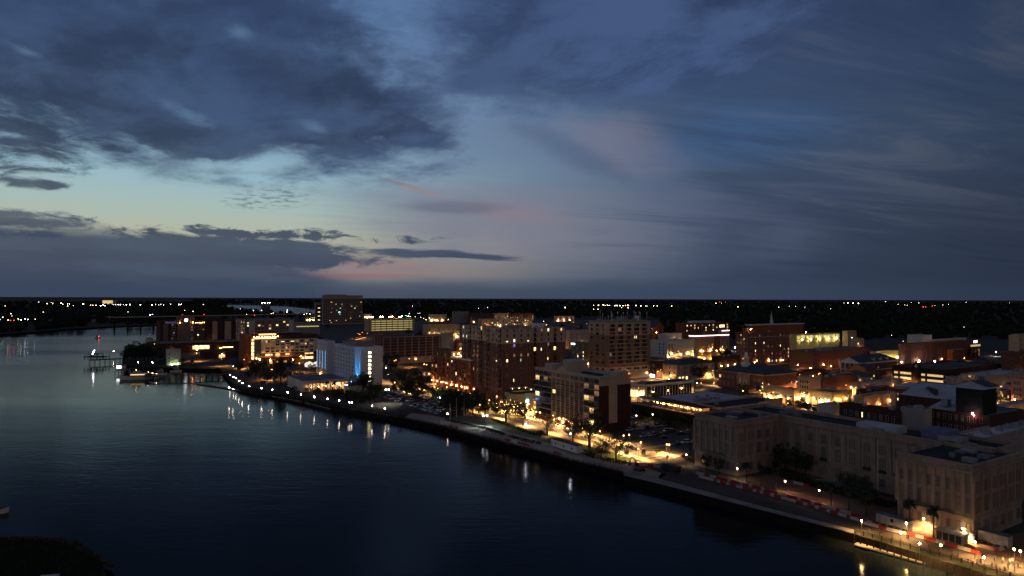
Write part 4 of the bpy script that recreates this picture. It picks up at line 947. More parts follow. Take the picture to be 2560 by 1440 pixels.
for i in range(3): lightbox(r_, 'F', a, a*(.88+.05*i), 4.5, 2.8, 7, W_DIM, 'window')
boxpart(r_, 'orange_bay', a*.52, -6, 0, a*.68, 0, 13.5, BRICKO, ROOFW)
r_, a, b = bld('white_stepped_block', 'pale stepped block rising behind the broad red civic block', 2268, 2305, 2330, 838, 24, wall=OFFW, roof=ROOFW, units=1, bmax=40)
r_, a, b = bld('white_low_block', 'low white block beside the pale stepped block', 2330, 2340, 2417, 849, 22, wall=OFFW, roof=ROOFW, units=1, bmax=40)
grid(r_, 'F', a, b, 4, 14, 4, 1, 4, 2.5, 10, lit=0)
r_, a, b = bld('gold_canopy_deck', 'gold lit car park ramp between portico building and red civic block', 2183, 2190, 2246, 879, 14, wall=YWAL, roof=ROOFG, units=0, cat='car park', bmax=30)
for i in range(4): q = MB(); q.ball((a*(.1+.25*i), -2.4, 7), .4, B_YEL, 6, 4); q.build('deck_lamp', r_)
r_, a, b = bld('right_brick_office', 'brown brick office with paired windows at the right edge', 2507, 2524, 2680, 881, 22, wall=BRICKB, roof=ROOFG, units=2, bmax=40)
grid(r_, 'F', a, b, 8, 4, 4, 4, 2.2, 1.8, 3, lit=.1, kinds=('dim', 'yel'))
r_, a, b = bld('right_tall_slab', 'taller tan slab rising behind the brown brick office at the right edge', 2530, 2547, 2700, 836, 34, wall=TAN, roof=ROOFG, units=1, bmax=40)
grid(r_, 'F', a, b, 8, 4, 4, 7, 2.2, 1.8, 3, lit=.1, kinds=('cool', 'dim'))
# theatre with fly tower
r_, a, b = bld('playhouse', 'large dark brick playhouse with a black fly tower and sloping pale roof', 2311, 2476, 2560, 1040, 16, wall=BRICKD, roof=ROOFG, par=.3, units=0, amax=50)
boxpart(r_, 'fly_tower', a*.03, b*.12, 15.5, a*.42, b*.52, 26.5, BLACKW, ROOFW)
q = MB(); q.face([(2, b*.46, 15.8), (a, b*.46, 21.5), (a, b-.5, 21.5), (2, b-.5, 15.8)], ROOFW); q.face([(2, b*.46, 15.8), (2, b*.46, 15.7), (a, b*.46, 15.7), (a, b*.46, 21.5)], BRICKD); q.face([(2, b-.5, 15.7), (2, b-.5, 15.8), (a, b-.5, 21.5), (a, b-.5, 15.7)], BRICKD); q.build('sloping_roof', r_)
for i in range(2): boxpart(r_, 'rooftop_unit', 5, b*(.5+.22*i), 17, 8.5, b*(.6+.22*i), 20, METAL)
grid(r_, 'L', a, b, 9, 3, 4.6, 3, 1.0, 2.4, 3, lit=.0)
q = MB(); q.ball((-1, b*.22, 15.5), .3, B_RED, 6, 4); q.ball((-1.2, b*.24, 16.4), .2, B_WHT, 6, 4); q.build('red_lamp', r_)
r_, a, b = bld('auditorium', 'broad auditorium with pale sloping membrane roof left of the black fly tower', 2246, 2368, 2424, 1000, 15, wall=BRICKD, roof=ROOFG, units=0, amax=40, bmax=60)
q = MB(); q.face([(.4, .4, 14.9), (a-.4, .4, 20), (a-.4, b-.4, 20), (.4, b-.4, 14.9)], ROOFW); q.face([(a-.4, .4, 14.9), (a-.4, .4, 20), (.4, .4, 14.9)][::-1], BRICKD); q.face([(a-.4, .4, 14), (a-.4, b-.4, 14), (a-.4, b-.4, 20), (a-.4, .4, 20)], BRICKD); q.build('sloping_roof', r_)
for i in range(4): boxpart(r_, 'rooftop_unit', a*.2+i*2.5, b*(.3+.1*i), 15.5, a*.2+1.8+i*2.5, b*(.36+.1*i), 19, DARK)
r_, a, b = bld('grey_blank_block', 'blank grey rendered block attached to the dark playhouse', 2251, 2311, 2330, 1024, 16.5, wall=GREY, roof=ROOFD, units=2)
r_, a, b = bld('brick_tenement', 'three storey dark brick tenement with tall sash windows behind the limestone building', 2098, 2251, 2270, 1028, 14.5, wall=BRICKD, roof=ROOFD, units=3)
grid(r_, 'L', a, b, 9, 4.5, 4.6, 2, 1.3, 2.6, 2.5, lit=.0, states={(5, 1): 'yel_half', (2, 0): 'warm_half'})
r_, a, b = bld('white_side_house', 'plain white house with few small windows beside the brick tenement', 2043, 2084, 2110, 1014, 12.5, wall=OFFW, roof=ROOFW, units=1)
grid(r_, 'L', a, b, 3, 3, 4, 2, 1.0, 1.6, 2, lit=0)
r_, a, b = bld('long_roof_store', 'long low store with a pale roof and vent units behind the plain brick block', 2146, 2152, 2256, 958, 9, wall=GREY, roof=ROOFW, units=4, bmax=26)
r_, a, b = bld('small_beige_store', 'small beige store under the lamp beyond the yellow shopfront', 2150, 2160, 2240, 990, 9, wall=TAN, roof=ROOFG, units=1, bmax=18)
r_, a, b = bld('right_grey_row', 'grey flat roofed row right of the clock car park', 2400, 2470, 2560, 940, 13, wall=GREY, roof=ROOFW, units=3)
grid(r_, 'L', a, b, 8, 3, 3.6, 3, 1.2, 2, 2, lit=.05)
r_, a, b = bld('pink_facade_house', 'pink rendered house with tall windows at the right edge', 2527, 2560, 2640, 948, 15, wall=mat('pink_render', (.42, .2, .18), .85, .1, .3), roof=ROOFG, units=1)
grid(r_, 'L', a, b, 5, 3, 4, 3, 1.2, 2.4, 1.5, lit=.1)
r_, a, b = bld('corner_tavern', 'low tavern with amber frontage at the right edge behind the playhouse', 2480, 2512, 2600, 1016, 8, wall=BEIGE, roof=ROOFW, units=2)
r_, a, b = bld('brick_warehouse', 'low brick warehouse glowing orange on its river wall at the right edge', 2478, 2525, 2640, 1062, 10, wall=BRICKO, roof=ROOFW, units=3)
q = MB(); q.ball((-2, b*.4, 3), .3, B_ORG, 6, 4); q.build('uplight', r_)
r_, a, b = bld('flat_roof_annex', 'flat white roofed annex directly behind the limestone building at the right', 2360, 2440, 2620, 1100, 12, wall=GREY, roof=ROOFW, units=6)
# distance
r_, a, b = bld('glass_office_tower', 'tallest banded office tower standing above the horizon', 805, 808, 907, 738, 70.6, wall=mat('tower_concrete', (.30, .25, .22), .8, .1, .05), roof=ROOFD, units=0, bmax=60)
q = MB()
for k in range(12): q.box(0, -.3, 4+k*4.9, a, -.01, 6.7+k*4.9, IRON)
q.build('glazing_band', r_)
for k in range(12):
    for i in range(8):
        if random.random() < .30: lightbox(r_, 'F', a, a*(i+.5)/8+random.uniform(-3, 3), 4.4+k*4.9, random.uniform(1.5, 4), 1.0, random.choice((W_WARM, W_WARM, W_DIM, W_WHT)), 'lit_window', .1, .32)
q = MB()
for i in range(12): q.box(a*i/11*.55-.5, -.6, 4, a*i/11*.55+.5, -.31, 52, MATS['tower_concrete'])
q.build('fin', r_) ; boxpart(r_, 'teal_sign', a*.38, -.9, 28, a*.42, -.61, 31, glow('teal_sign', (.1, .9, 1.0), 3))
boxpart(r_, 'rooftop_plant', a*.12, 2, 69.6, a*.6, 30, 72.5, MATS['tower_concrete'])
r_, a, b = bld('tower_side_block', 'lower banded block attached to the left of the tallest office tower', 787, 789, 806, 756, 53, wall=MATS['tower_concrete'], roof=ROOFD, units=0, bmax=60)
q = MB()
for k in range(9): q.box(0, -.3, 4+k*4.9, a, -.01, 6.6+k*4.9, GLASS)
q.build('glazing_band', r_)
for k in range(4): lightbox(r_, 'F', a, a*.5, 9+k*9.8, 5, 1.5, W_YEL, 'lit_window', .1, .32)
r_, a, b = bld('lit_parking_deck', 'five level pale car park lit greenish yellow with a row of roof lamps', 911, 923, 1036, 798, 24, wall=TAN, roof=CONC, par=.8, units=0, cat='car park', bmax=50)
for k in range(5): lightbox(r_, 'F', a, a*.5, 2.0+k*4.3, a*.9, 1.5, LITWALLG, 'open_deck', .05, .02)
q = MB()
for i in range(9): q.box(a*i/8-.6, -.6, 0, a*i/8+.6, -.1, 24, TAN)
q.build('deck_frame', r_)
for i in range(14): q = MB(); x = a*(i+.5)/14; q.tube((x, 6+(i % 3)*8, 23), (x, 6+(i % 3)*8, 28), .15, .1, METAL, 5); q.ball((x, 6+(i % 3)*8, 28), .45, B_YEL, 6, 4); q.build('roof_lamp', r_)
r_, a, b = bld('riverbend_apartments', 'pale apartment block with white framed bays behind the long hotel', 585, 612, 736, 800, 34, wall=mat('apartment_render', (.24, .19, .16), .85, .1, .2), roof=ROOFG, units=3, bmax=60)
grid(r_, 'F', a, b, 13, 3, 4.4, 7, 3.0, 2.4, 3, lit=.22); grid(r_, 'L', a, b, 4, 3, 4.4, 7, 3.0, 2.4, 3, lit=.3)
boxpart(r_, 'white_bay', a*.08, -.4, 2, a*.2, -.05, 33, OFFW); boxpart(r_, 'white_bay', a*.88, -.4, 2, a*.98, -.05, 33, OFFW)
for z in (4, 9, 14): sconce(r_, 'L', a, b*.3, z, B_YEL, .5, 2.0)
r_, a, b = bld('far_deck', 'low deck with pale green lights right of the riverbend apartments', 735, 738, 800, 806, 22, wall=GREY, roof=ROOFD, units=0, bmax=40)
lightbox(r_, 'F', a, a*.5, 14, a*.9, 1.6, LITWALLG, 'open_deck')
r_, a, b = bld('round_arena', 'low hall with a glowing yellow clerestory beyond the apartments', 633, 636, 682, 797, 22, wall=GREY, roof=ROOFG, units=0, bmax=60)
lightbox(r_, 'F', a, a*.5, 17.5, a*.9, 3.0, SIGNY, 'clerestory')
r_, a, b = bld('riverside_silo', 'dark square block with white roof lamps standing before the far river', 653, 655, 676, 758, 44, wall=DARK, roof=ROOFD, units=0, bmax=30)
for i in range(4): q = MB(); q.ball((a*(.05+.3*i), -.5, 45.5), .7, B_WHT, 6, 4); q.build('roof_lamp', r_)
for i, (nm, lb, xl, xn, xr, y, h, w, lit_) in enumerate([
    ('white_colonnade_block', 'white colonnaded block with warm lamps far behind the lit car park', 1071, 1073, 1117, 786, 20, OFFW, .2),
    ('grey_auditorium', 'large plain grey auditorium box on the skyline behind the brick car park', 1131, 1133, 1172, 779, 30, GREY, 0),
    ('long_grey_hall', 'long low grey hall adjoining the auditorium box', 1172, 1174, 1238, 783, 26, DARK, 0),
    ('orange_lit_school', 'pale school with orange lit walls on the skyline', 1236, 1237, 1272, 783, 27, TAN, .5),
    ('far_red_block', 'red and grey block with roof tank on the skyline', 1272, 1274, 1335, 783, 26, BRICKB, .3),
    ('lit_far_deck', 'far car park deck with a scatter of yellow lamps', 1195, 1198, 1330, 797, 22, TAN, .3),
    ('courthouse_annex', 'modern pale courthouse annex with a lit colonnade behind the brick car park', 1057, 1068, 1150, 812, 26, TAN, .35),
    ('pink_far_row', 'pale pink row of houses left of the office tower on the skyline', 1386, 1388, 1436, 790, 16, PINKW, .2),
    ('white_far_shed', 'white far shed by the tallest office tower', 907, 910, 930, 785, 14, OFFW, .2),
    ('dark_riverfront_works', 'dark works with lamps by the far river', 760, 764, 790, 790, 15, DARK, .3),
    ('pale_far_house', 'pale tower house half hidden by trees behind the portico building', 2139, 2141, 2160, 846, 18, TAN, .1),
    ('tan_tower_block', 'tan block at the far right skyline edge', 2530, 2535, 2549, 838, 20, TAN, .2),
    ('mid_white_roof', 'white roofed store behind the pink block', 1372, 1376, 1412, 834, 20, GREY, .1),
    ('mid_brown_store', 'brown store with bright frontage behind the brick car park', 1140, 1143, 1160, 850, 22, BRICKB, .6),
    ('glass_link_building', 'glassy low building left of the neon hotel', 1655, 1660, 1705, 834, 20, OFFW, .4),
    ('dark_roof_market', 'long dark roofed market in front of the beige corner building', 1786, 1792, 1850, 892, 12, BRICKD, .0),
    ('roof_deck_store', 'dark store beside the portico building with small lamps', 2060, 2075, 2110, 935, 8, BRICKD, .3),
    ('low_slate_house', 'low slate roofed house behind the cupola hall', 1985, 2000, 2062, 928, 9, BRICKD, .05)]):
    r_, a, b = bld(nm, lb, xl, xn, xr, y, h, wall=w, roof=ROOFG if i % 3 else ROOFW, units=2, bmax=50)
    grid(r_, 'F', a, b, max(3, int(a/7)), h*.35, 4.2, max(1, int(h*.6/4.2)), 2.4, 2.2, 2.5, lit=lit_)
    if lit_ > .25:
        for j in range(4): sconce(r_, 'F', a, a*(j+.5)/4, h*.3, B_YEL if j % 2 else B_WARM, .5, 2.5)
# ------------------------------------------------------------------ things
def proj(P):
    q = CM.transposed() @ (Vector(P)-Vector((0, 0, HC))); return 1280+F*q.x/-q.z, 720-F*q.y/-q.z
wat = bank_w + [(560, 835), (391, 852), (352, 861), (322, 872), (308, 888), (-260, 1440)]
def nearest(P, n=1):
    l = []
    for nm, N, a, b, h in BLD:
        d = P-N; u = d.dot(UD); v = d.dot(VD); du = max(0, -u, u-a); dv = max(0, -v, v-b); l.append((math.hypot(du, dv), nm))
    l.sort(); return l[0]
def inside(P, m=2.0):
    for nm, N, a, b, h in BLD:
        d = P-N; u = d.dot(UD); v = d.dot(VD)
        if -m < u < a+m and -m < v < b+m: return True
    return False
def pin(x, y, poly):
    r = False; n = len(poly)
    for i in range(n):
        (x1, y1), (x2, y2) = poly[i], poly[(i+1) % n]
        if (y1 > y) != (y2 > y) and x < (x2-x1)*(y-y1)/(y2-y1)+x1: r = not r
    return r
PEND = []            # (object, description, relation word)
def relabel(o, desc, rel='beside'): PEND.append((o, desc, rel))
def finish_labels():
    g = {}
    for o, desc, rel in PEND:
        P = o.matrix_world.translation if o.parent else o.location
        d, nm = nearest(Vector((P.x, P.y, 0))); g.setdefault((desc, rel, nm.replace('_', ' ')), []).append((proj(P)[0], o))
    for (desc, rel, nm), l in g.items():
        l.sort(key=lambda t: t[0])
        for i, (_, o) in enumerate(l):
            nm = ' '.join(nm.split()[:4]) if nm != 'limestone building' else nm
            if len(l) == 1: o['label'] = f'{desc} {rel} the {nm}'
            elif len(l) <= 3 and i == len(l)-1: o['label'] = f'rightmost {desc} {rel} the {nm}'
            else: o['label'] = f'{desc} {rel} the {nm}, {ORD[min(i, 33)]} from left'
# ---- lamps
def make_lamp(name, cat, kind, h, r, bm_, head='globe'):
    t = thing(name, '', cat, (0, 0, -500))
    q = MB(); q.tube((0, 0, 0), (0, 0, .5), .16, .10, IRON, 8); q.tube((0, 0, .5), (0, 0, h-r), .07, .05, IRON, 8); q.build('post', t)
    if head == 'globe':
        q = MB(); q.ball((0, 0, h), r, bm_, 10, 6, 1.15); q.build('lamp_globe', t)
        q = MB(); q.tube((0, 0, h+r*1.05), (0, 0, h+r*1.7), r*.5, .03, IRON, 8); q.build('finial', t)
    elif head == 'double':
        q = MB(); q.tube((-.9, 0, h-.1), (.9, 0, h-.1), .05, .05, IRON); q.build('crossarm', t)
        for s in (-1, 1): q = MB(); q.ball((s*.9, 0, h), r, bm_, 10, 6, 1.1); q.build('lamp_globe', t)
    else:
        q = MB(); q.tube((0, 0, h-.2), (1.3, 0, h+.1), .06, .05, IRON); q.build('arm', t)
        q = MB(); q.ball((1.3, 0, h), r, bm_, 10, 5, .5); q.build('lamp_head', t)
    return t
WLK = {}
DOWN = {'street': (11000, (1.0, .52, .17)), 'deck': (6500, (1.0, .52, .17)), 'sod': (20000, (1.0, .40, .11)), 'mast': (9000, (1.0, .85, .65)), 'wall': (11000, (1.0, .58, .20)), 'promd': (3500, (.85, .95, 1.0)), 'yard': (900, (1.0, .6, .28)), 'white': (9000, (1.0, .76, .5)), 'block': (15000, (1.0, .50, .17))}
def lamp_at(key, px, py, desc, rel='beside', group=None, rz=None, lab=None):
    name, cat, h, r, bm_, head = LK[key]
    P = G(px, py, h); P.z = 0
    if key not in WLK: WLK[key] = make_lamp(name, cat, key, h, r, bm_, head); o = WLK[key]; o.location = P; o.rotation_euler = (0, 0, TH if rz is None else rz)
    else: o = dup(WLK[key], P, TH if rz is None else rz)
    if key in DOWN:
        en, col = DOWN[key]; l = bpy.data.lights.get('down_'+key)
        if not l: l = bpy.data.lights.new('down_'+key, 'SPOT'); l.energy = en; l.color = col; l.spot_size = R(160); l.spot_blend = .9; l.shadow_soft_size = .25
        lo = bpy.data.objects.new('lamp_beam', l); C.objects.link(lo); lo.parent = o; lo.location = (0, 0, h-r-.28)
    if group: o['group'] = group
    if lab: o['label'] = lab
    else: relabel(o, desc, rel)
    return o
B_ST = glow('bulb_street', (1.0, .52, .15), 9.0); B_ST2 = glow('bulb_sodium', (1.0, .36, .07), 16.0); B_PR = glow('bulb_promenade', (1.0, .74, .55), 100.0)
B_DK = glow('bulb_boardwalk', (1.0, .60, .22), 60.0); B_LOT = glow('bulb_lot', (1.0, .80, .58), 30.0); B_CY = glow('bulb_courtyard', (1.0, .66, .40), 30.0)
LK = {'prom': ('promenade_lamp', 'lamp post', 4.5, .22, B_PR, 'globe'), 'promd': ('twin_lamp', 'lamp post', 6.0, .26, glow('bulb_twin', (.88, .92, 1.0), 70.0), 'double'),
      'street': ('street_lamp', 'street lamp', 4.6, .28, B_ST, 'globe'), 'sod': ('sodium_lamp', 'street lamp', 8.0, .36, B_ST2, 'arm'), 'deck': ('boardwalk_lamp', 'lamp post', 4.2, .24, B_DK, 'globe'),
      'mast': ('floodlight_mast', 'street lamp', 9.0, .34, B_LOT, 'double'), 'yard': ('courtyard_lamp', 'lamp post', 4.4, .22, B_CY, 'globe'), 'white': ('car_park_lamp', 'street lamp', 5.0, .42, B_WHT, 'globe'),
      'pole': ('quay_lamp', 'lamp post', 8.0, .17, glow('bulb_quay', (.86, .90, 1.0), 260.0), 'globe')}
pl = [(575, 937), (584, 942), (590, 946), (598, 952), (606, 958), (622, 965), (654, 970), (681, 974), (719, 981), (752, 986), (786, 992), (819, 997), (848, 1001), (873, 1006), (879, 1006), (930, 1015), (962, 1021)]
for i, (x, y) in enumerate(pl):
    lamp_at('prom', x, y, '', lab=f'white globe lamp on the riverwalk, {ORD[i]} of the row from the pier end', group='globe lamps along the riverwalk')
lamp_at('prom', 1119, 1034, 'white globe lamp', 'at the tree-lined end of the riverwalk near')
for x, y, l in ((1097, 994, 'twin headed lamp in front of the amber street trees by the large car park'), (1213, 1039, 'twin headed white lamp standing on the gravel lot by the river')): lamp_at('promd', x, y, '', lab=l, rz=0)
for x, y, l in ((1315, 1060, 'tall single white lamp at the hedge corner of the gravel lot'), (1426, 1084, 'tall single white lamp behind the white site trailer')): lamp_at('pole', x, y, '', lab=l)
for x, y in ((968, 974),): lamp_at('mast', x, y, '', lab='tall twin floodlight at the entrance of the large car park', rz=0)
for x, y in ((965, 919), (583, 916), (345, 906), (381, 906)): lamp_at('prom', x, y, 'small white globe lamp', 'near')
for x, y in [(1094, 971), (1089, 960), (1117, 968), (1145, 976), (1154, 990), (1175, 983), (1221, 1009), (1196, 1003), (1242, 991), (1331, 1012), (1329, 1021), (1337, 1043), (1350, 1031), (1383, 1039), (1398, 1045), (1414, 1049), (1559, 1089), (1561, 1111), (1602, 1106), (1596, 1122), (1667, 1111), (1500, 1078), (1450, 1062), (1290, 1020), (1262, 1012)]:
    lamp_at('street', x, y, 'amber globe street lamp', 'near', 'amber street lamps along the riverfront street')
for x, y in ((1716, 1137), (1591, 1039), (1632, 1036), (1623, 994), (1693, 992), (1672, 948), (1858, 977), (2019, 1006), (1994, 912), (1743, 958), (2107, 928), (2144, 938), (2170, 975), (2537, 999), (2547, 1017), (2483, 991), (2490, 991), (1930, 1003), (2050, 1010)):
    lamp_at('yard' if y > 1030 else 'deck', x, y, 'warm globe street lamp', 'near')
for x, y in ((1025, 897), (1059, 910), (1069, 912), (1074, 935), (692, 922), (676, 924), (749, 908), (895, 834), (905, 831), (917, 833), (900, 836), (610, 899), (553, 894), (493, 883), (1435, 806), (1445, 818), (1465, 809), (1480, 815), (1628, 822), (1632, 820), (737, 836), (384, 860), (355, 862)):
    lamp_at('sod', x, y, 'orange sodium lamp', 'near', 'orange sodium street lamps', rz=random.uniform(0, 6))
for x, y in ((2254, 905), (2261, 902), (2298, 902), (2337, 903), (2399, 891), (2409, 915), (2456, 909), (2358, 879), (2217, 892), (2230, 892), (1838, 868), (2015, 831), (2046, 829), (2045, 813), (2490, 880)):
    lamp_at('white', x, y, 'white floodlight', 'on or near', 'white floodlights round the clock car park')
for i, (x, y) in enumerate(((1843, 1171), (1963, 1203), (2048, 1226))): lamp_at('yard', x, y, '', lab=f'courtyard globe lamp before the limestone building, {ORD[i]} from the left', group='courtyard lamps')
dl = [(2154, 1302), (2252, 1332), (2266, 1308), (2299, 1359), (2309, 1297), (2352, 1363), (2411, 1324), (2437, 1355), (2460, 1393), (2535, 1373), (2551, 1378)]
LK['wall'] = ('boardwalk_lamp', 'lamp post', 3.3, .24, B_DK, 'globe')
for i, (x, y) in enumerate(dl): lamp_at('wall' if i in (4, 6) else 'deck', x, y, '', lab=f'warm boardwalk lamp by the right wing of the limestone building, {ORD[i]} from the left', group='boardwalk lamps')
for t_ in range(-14, 232, 24):
    for o_, ph in ((6.5, 0), (-7.0, 12)):
        P = G(*RW)+UD*o_+VD*(t_+ph)
        if not inside(P, .5): lamp_at('street', *proj(P+Vector((0, 0, 4.6))), 'amber globe street lamp', 'near', 'amber street lamps along the riverfront street')
rl_ = random.Random(21); nb = 0
LK['block'] = LK_FILL = ('street_lamp', 'street lamp', 7.0, .26, glow('bulb_added_fill', (1.0, .50, .14), 11.0), 'arm')  # added lamps that spill warm fill light on the town walls
for t_ in range(-90, 320, 26):  # row added along the street behind for more amber glow
    P = G(1900, 1035)+UD*7+VD*t_
    if not inside(P, .3) and proj(P)[1] < 1040: lamp_at('block', *proj(P+Vector((0, 0, 7))), 'added amber fill lamp', 'near', 'added fill lamps in the blocks behind the riverfront', rz=TH)
while nb < 110:  # further fill lamps added at random between the buildings
    x = rl_.uniform(640, 2560); y = rl_.uniform(835, 1010); P = G(x, y); d_, n_m = nearest(P)
    if d_ < 3 or d_ > 9 or P.y < 330 or pin(x, y, wat): continue
    if x < 1250 and y > 960 or x < 900 and y > 930: continue
    lamp_at('block', *proj(P+Vector((0, 0, 7))), 'added amber fill lamp', 'near', 'added fill lamps in the blocks behind the riverfront', rz=rl_.uniform(0, 6)); nb += 1
# ---- trees
def crown_mesh(seed, n, leaf, lf, lf2, shape='round'):
    r = random.Random(seed); q = MB(); cl = []
    for i in range(n):
        while True:
            x, y, z = r.uniform(-1, 1), r.uniform(-1, 1), r.uniform(-1, 1); d = x*x+y*y+z*z
            if d < 1 and d > .18: break
        if shape == 'cone': f = 1-(z+1)/2*.85; x *= f; y *= f
        if shape == 'open': x *= 1.1; y *= 1.1
        cx_, cy_, cz = x*.42, y*.42, .62+z*.36
        cx_ *= 1+.25*math.sin(3*math.atan2(y, x)+seed); cl.append((cx_, cy_, cz))
        cr = r.uniform(.06, .12); m = lf if r.random() < .6 else lf2
        for j in range(24):
            v = Vector((r.gauss(0, 1), r.gauss(0, 1), r.gauss(0, 1))).normalized()*cr*r.uniform(.5, 1)
            c = Vector((cx_, cy_, cz))+v; a = Vector((r.gauss(0, 1), r.gauss(0, 1), r.gauss(0, 1))).normalized(); b = a.orthogonal().normalized(); s = leaf*r.uniform(.6, 1.3)
            q.face([c-a*s-b*s*.6, c+a*s-b*s*.4, c+a*s*.8+b*s*.7, c-a*s*.7+b*s*.5], m)
    return q.mesh('crown'), cl
def trunk_mesh(seed, cl):
    r = random.Random(seed); q = MB(); q.tube((0, 0, -.02), (.01, 0, .30), .035, .022, BARK, 7); q.tube((.01, 0, .30), (0, .01, .62), .022, .012, BARK, 6)
    for i in range(7):
        c = Vector(r.choice(cl)); q.tube((.005, 0, .26+.03*i), tuple(c*.8+Vector((0, 0, .1))), .013, .004, BARK, 5)
    return q.mesh('trunk')
TREES = {}
def treekind(k):
    if k in TREES: return TREES[k]
    sh, n, lf, a, b = {'oak': ('round', 78, .022, LEAF, LEAFD), 'oak2': ('round', 60, .024, LEAFD, LEAF), 'open': ('open', 40, .020, LEAF2, LEAF), 'cone': ('cone', 60, .020, LEAFD, LEAFD), 'bush': ('round', 46, .034, LEAF, LEAF2)}[k]
    cm, cl = crown_mesh(len(TREES)*11+5, n, lf, a, b, sh); tm = trunk_mesh(len(TREES)+3, cl); TREES[k] = (cm, tm); return TREES[k]
KN = {'oak': ('broad dense tree', 'shade_tree'), 'oak2': ('dark rounded tree', 'shade_tree'), 'open': ('slender open-crowned tree', 'street_tree'), 'cone': ('tall conical evergreen', 'conifer'), 'bush': ('low rounded bush', 'bush')}
def tree(k, P, h, wide=1.0, desc=None, rel='near', lab=None, group=None):
    cm, tm = treekind(k); ds, nm = KN[k]
    t = thing(nm, lab or '', 'bush' if k == 'bush' else 'tree', P, random.uniform(0, 6.28), group); t.scale = (h*wide, h*wide, h)
    z = -.24 if k == 'bush' else 0
    put('foliage' if k == 'bush' else 'crown', cm, t, (0, 0, z)); put('stem' if k == 'bush' else 'trunk', tm, t, (0, 0, z))
    if not lab: relabel(t, desc or ds, rel)
    return t
def tpx(k, x, yb, yt, wide=1.0, **kw):
    P = G(x, yb); h = (yb-yt)*P.y/F; return tree(k, P, h, wide, **kw)
tl = [('oak', 1474, 1118, 1022, 1.15, 'biggest dark oak in front of the condominium'), ('oak2', 1432, 1105, 1045, 1.0, 'dark tree left of the biggest oak, by the white trailer'), ('open', 1265, 1056, 985, 1.0, 'left one of two trees hung with tiny lights before the restaurant podium'),
      ('open', 1308, 1066, 1003, 1.0, 'right one of two trees hung with tiny lights before the restaurant podium'), ('open', 1368, 1090, 1028, 1.0, 'slender tree between gravel lot and condominium arcade'), ('bush', 1352, 1092, 1070, 1.2, 'round clipped bush at the corner of the gravel lot'),
      ('open', 1540, 1155, 1085, 1.1, 'airy lit tree at the bend of the riverfront pavement'), ('oak2', 1503, 1145, 1098, 1.0, 'small dark tree left of the airy lit tree'), ('oak', 1030, 986, 922, 1.1, 'large dark tree at the corner of the large car park'), ('oak2', 1060, 988, 935, 1.0, 'dark tree beside the orange lit hotel'),
      ('cone', 702, 958, 893, .9, 'tall dark evergreen among the riverwalk lamps'), ('oak', 640, 948, 900, 1.1, 'wide dark tree at the basin end of the riverwalk lawn'), ('oak2', 978, 932, 880, 1.1, 'dark tree between slab hotel and brick car park'), ('oak2', 1748, 958, 908, 1.05, 'single round dark tree on the street corner by the beige corner building'),
      ('oak2', 765, 896, 868, 1.2, 'tree before the lit ground floor of the long hotel'), ('oak2', 780, 930, 908, 1.2, 'squat tree beside the white marquees'), ('oak2', 1858, 1000, 955, .9, 'dark tree by the right end of the cupola building')]
for k, x, yb, yt, w, lb in tl: tpx(k, x, yb, yt, w, lab=lb)
for x, yb, yt in ((1095, 1018, 975), (1112, 1020, 972), (1130, 1026, 975), (1150, 1030, 978), (1170, 1028, 985), (1190, 1030, 990), (1205, 1024, 996), (1240, 1036, 1010), (1083, 1005, 965), (1105, 1030, 985), (1122, 1034, 990), (1140, 1038, 992), (1163, 1036, 985), (1182, 1038, 992), (1196, 1034, 998), (1214, 1036, 1004)): tpx(random.choice(('oak', 'oak2', 'open')), x, yb, yt, 1.1, desc='car park edge tree', group='trees between large car park and hotel street')
rq = random.Random(8)
for i in range(26):
    x = rq.uniform(895, 1235); yb = 975+(x-895)*.16+rq.uniform(-8, 16)
    if pin(x, yb, [(925, 996), (975, 986), (1085, 996), (1100, 1030), (1000, 1030)]) or inside(G(x, yb), 3): continue
    tpx(rq.choice(('oak', 'oak2', 'open')), x, yb, yb-rq.uniform(26, 48), 1.25, desc='car park tree', group='trees between large car park and hotel street')
for x, yb, yt in ((790, 990, 968), (825, 997, 970), (845, 1000, 968), (872, 1000, 965), (882, 1004, 974), (905, 1008, 980), (925, 1010, 982), (955, 1002, 978), (815, 994, 975), (835, 996, 972), (858, 1002, 985), (890, 1004, 978), (912, 1006, 975), (938, 1004, 968), (798, 986, 972), (770, 982, 966), (735, 978, 962), (700, 972, 955), (900, 990, 965), (945, 990, 958), (658, 965, 950), (1000, 1040, 1022), (650, 950, 925), (620, 948, 925), (668, 940, 915), (600, 930, 908)):
    tpx(random.choice(('oak', 'bush', 'oak2', 'open')), x, yb, yt, 1.1, desc='riverwalk garden plant' if yb-yt < 20 else 'riverwalk garden tree', group='garden trees along the riverwalk')
for x, yb, yt in ((670, 960, 925), (720, 960, 930), (690, 965, 938), (745, 950, 925), (690, 935, 905), (725, 925, 898), (660, 925, 900), (750, 905, 885), (900, 978, 950), (925, 985, 955), (990, 970, 940), (1005, 960, 925), (985, 985, 960), (1015, 990, 955), (1045, 1000, 965), (870, 1000, 975), (850, 995, 978), (590, 925, 905), (560, 908, 890)):
    tpx(random.choice(('oak', 'oak2', 'cone')), x, yb, yt, 1.15, desc='hotel garden tree', group='trees round the hotels')
for x, yb, yt in ((318, 904, 866), (330, 902, 862), (338, 905, 853), (349, 906, 866), (360, 902, 858), (372, 905, 866), (382, 898, 853), (400, 904, 872), (312, 900, 876), (455, 912, 895), (480, 912, 898), (410, 912, 895)):
    tpx(random.choice(('cone', 'oak2', 'oak')), x, yb, yt, 1.1, desc='headland tree', rel='at the basin near', group='trees on the headland by the riverside hotel')
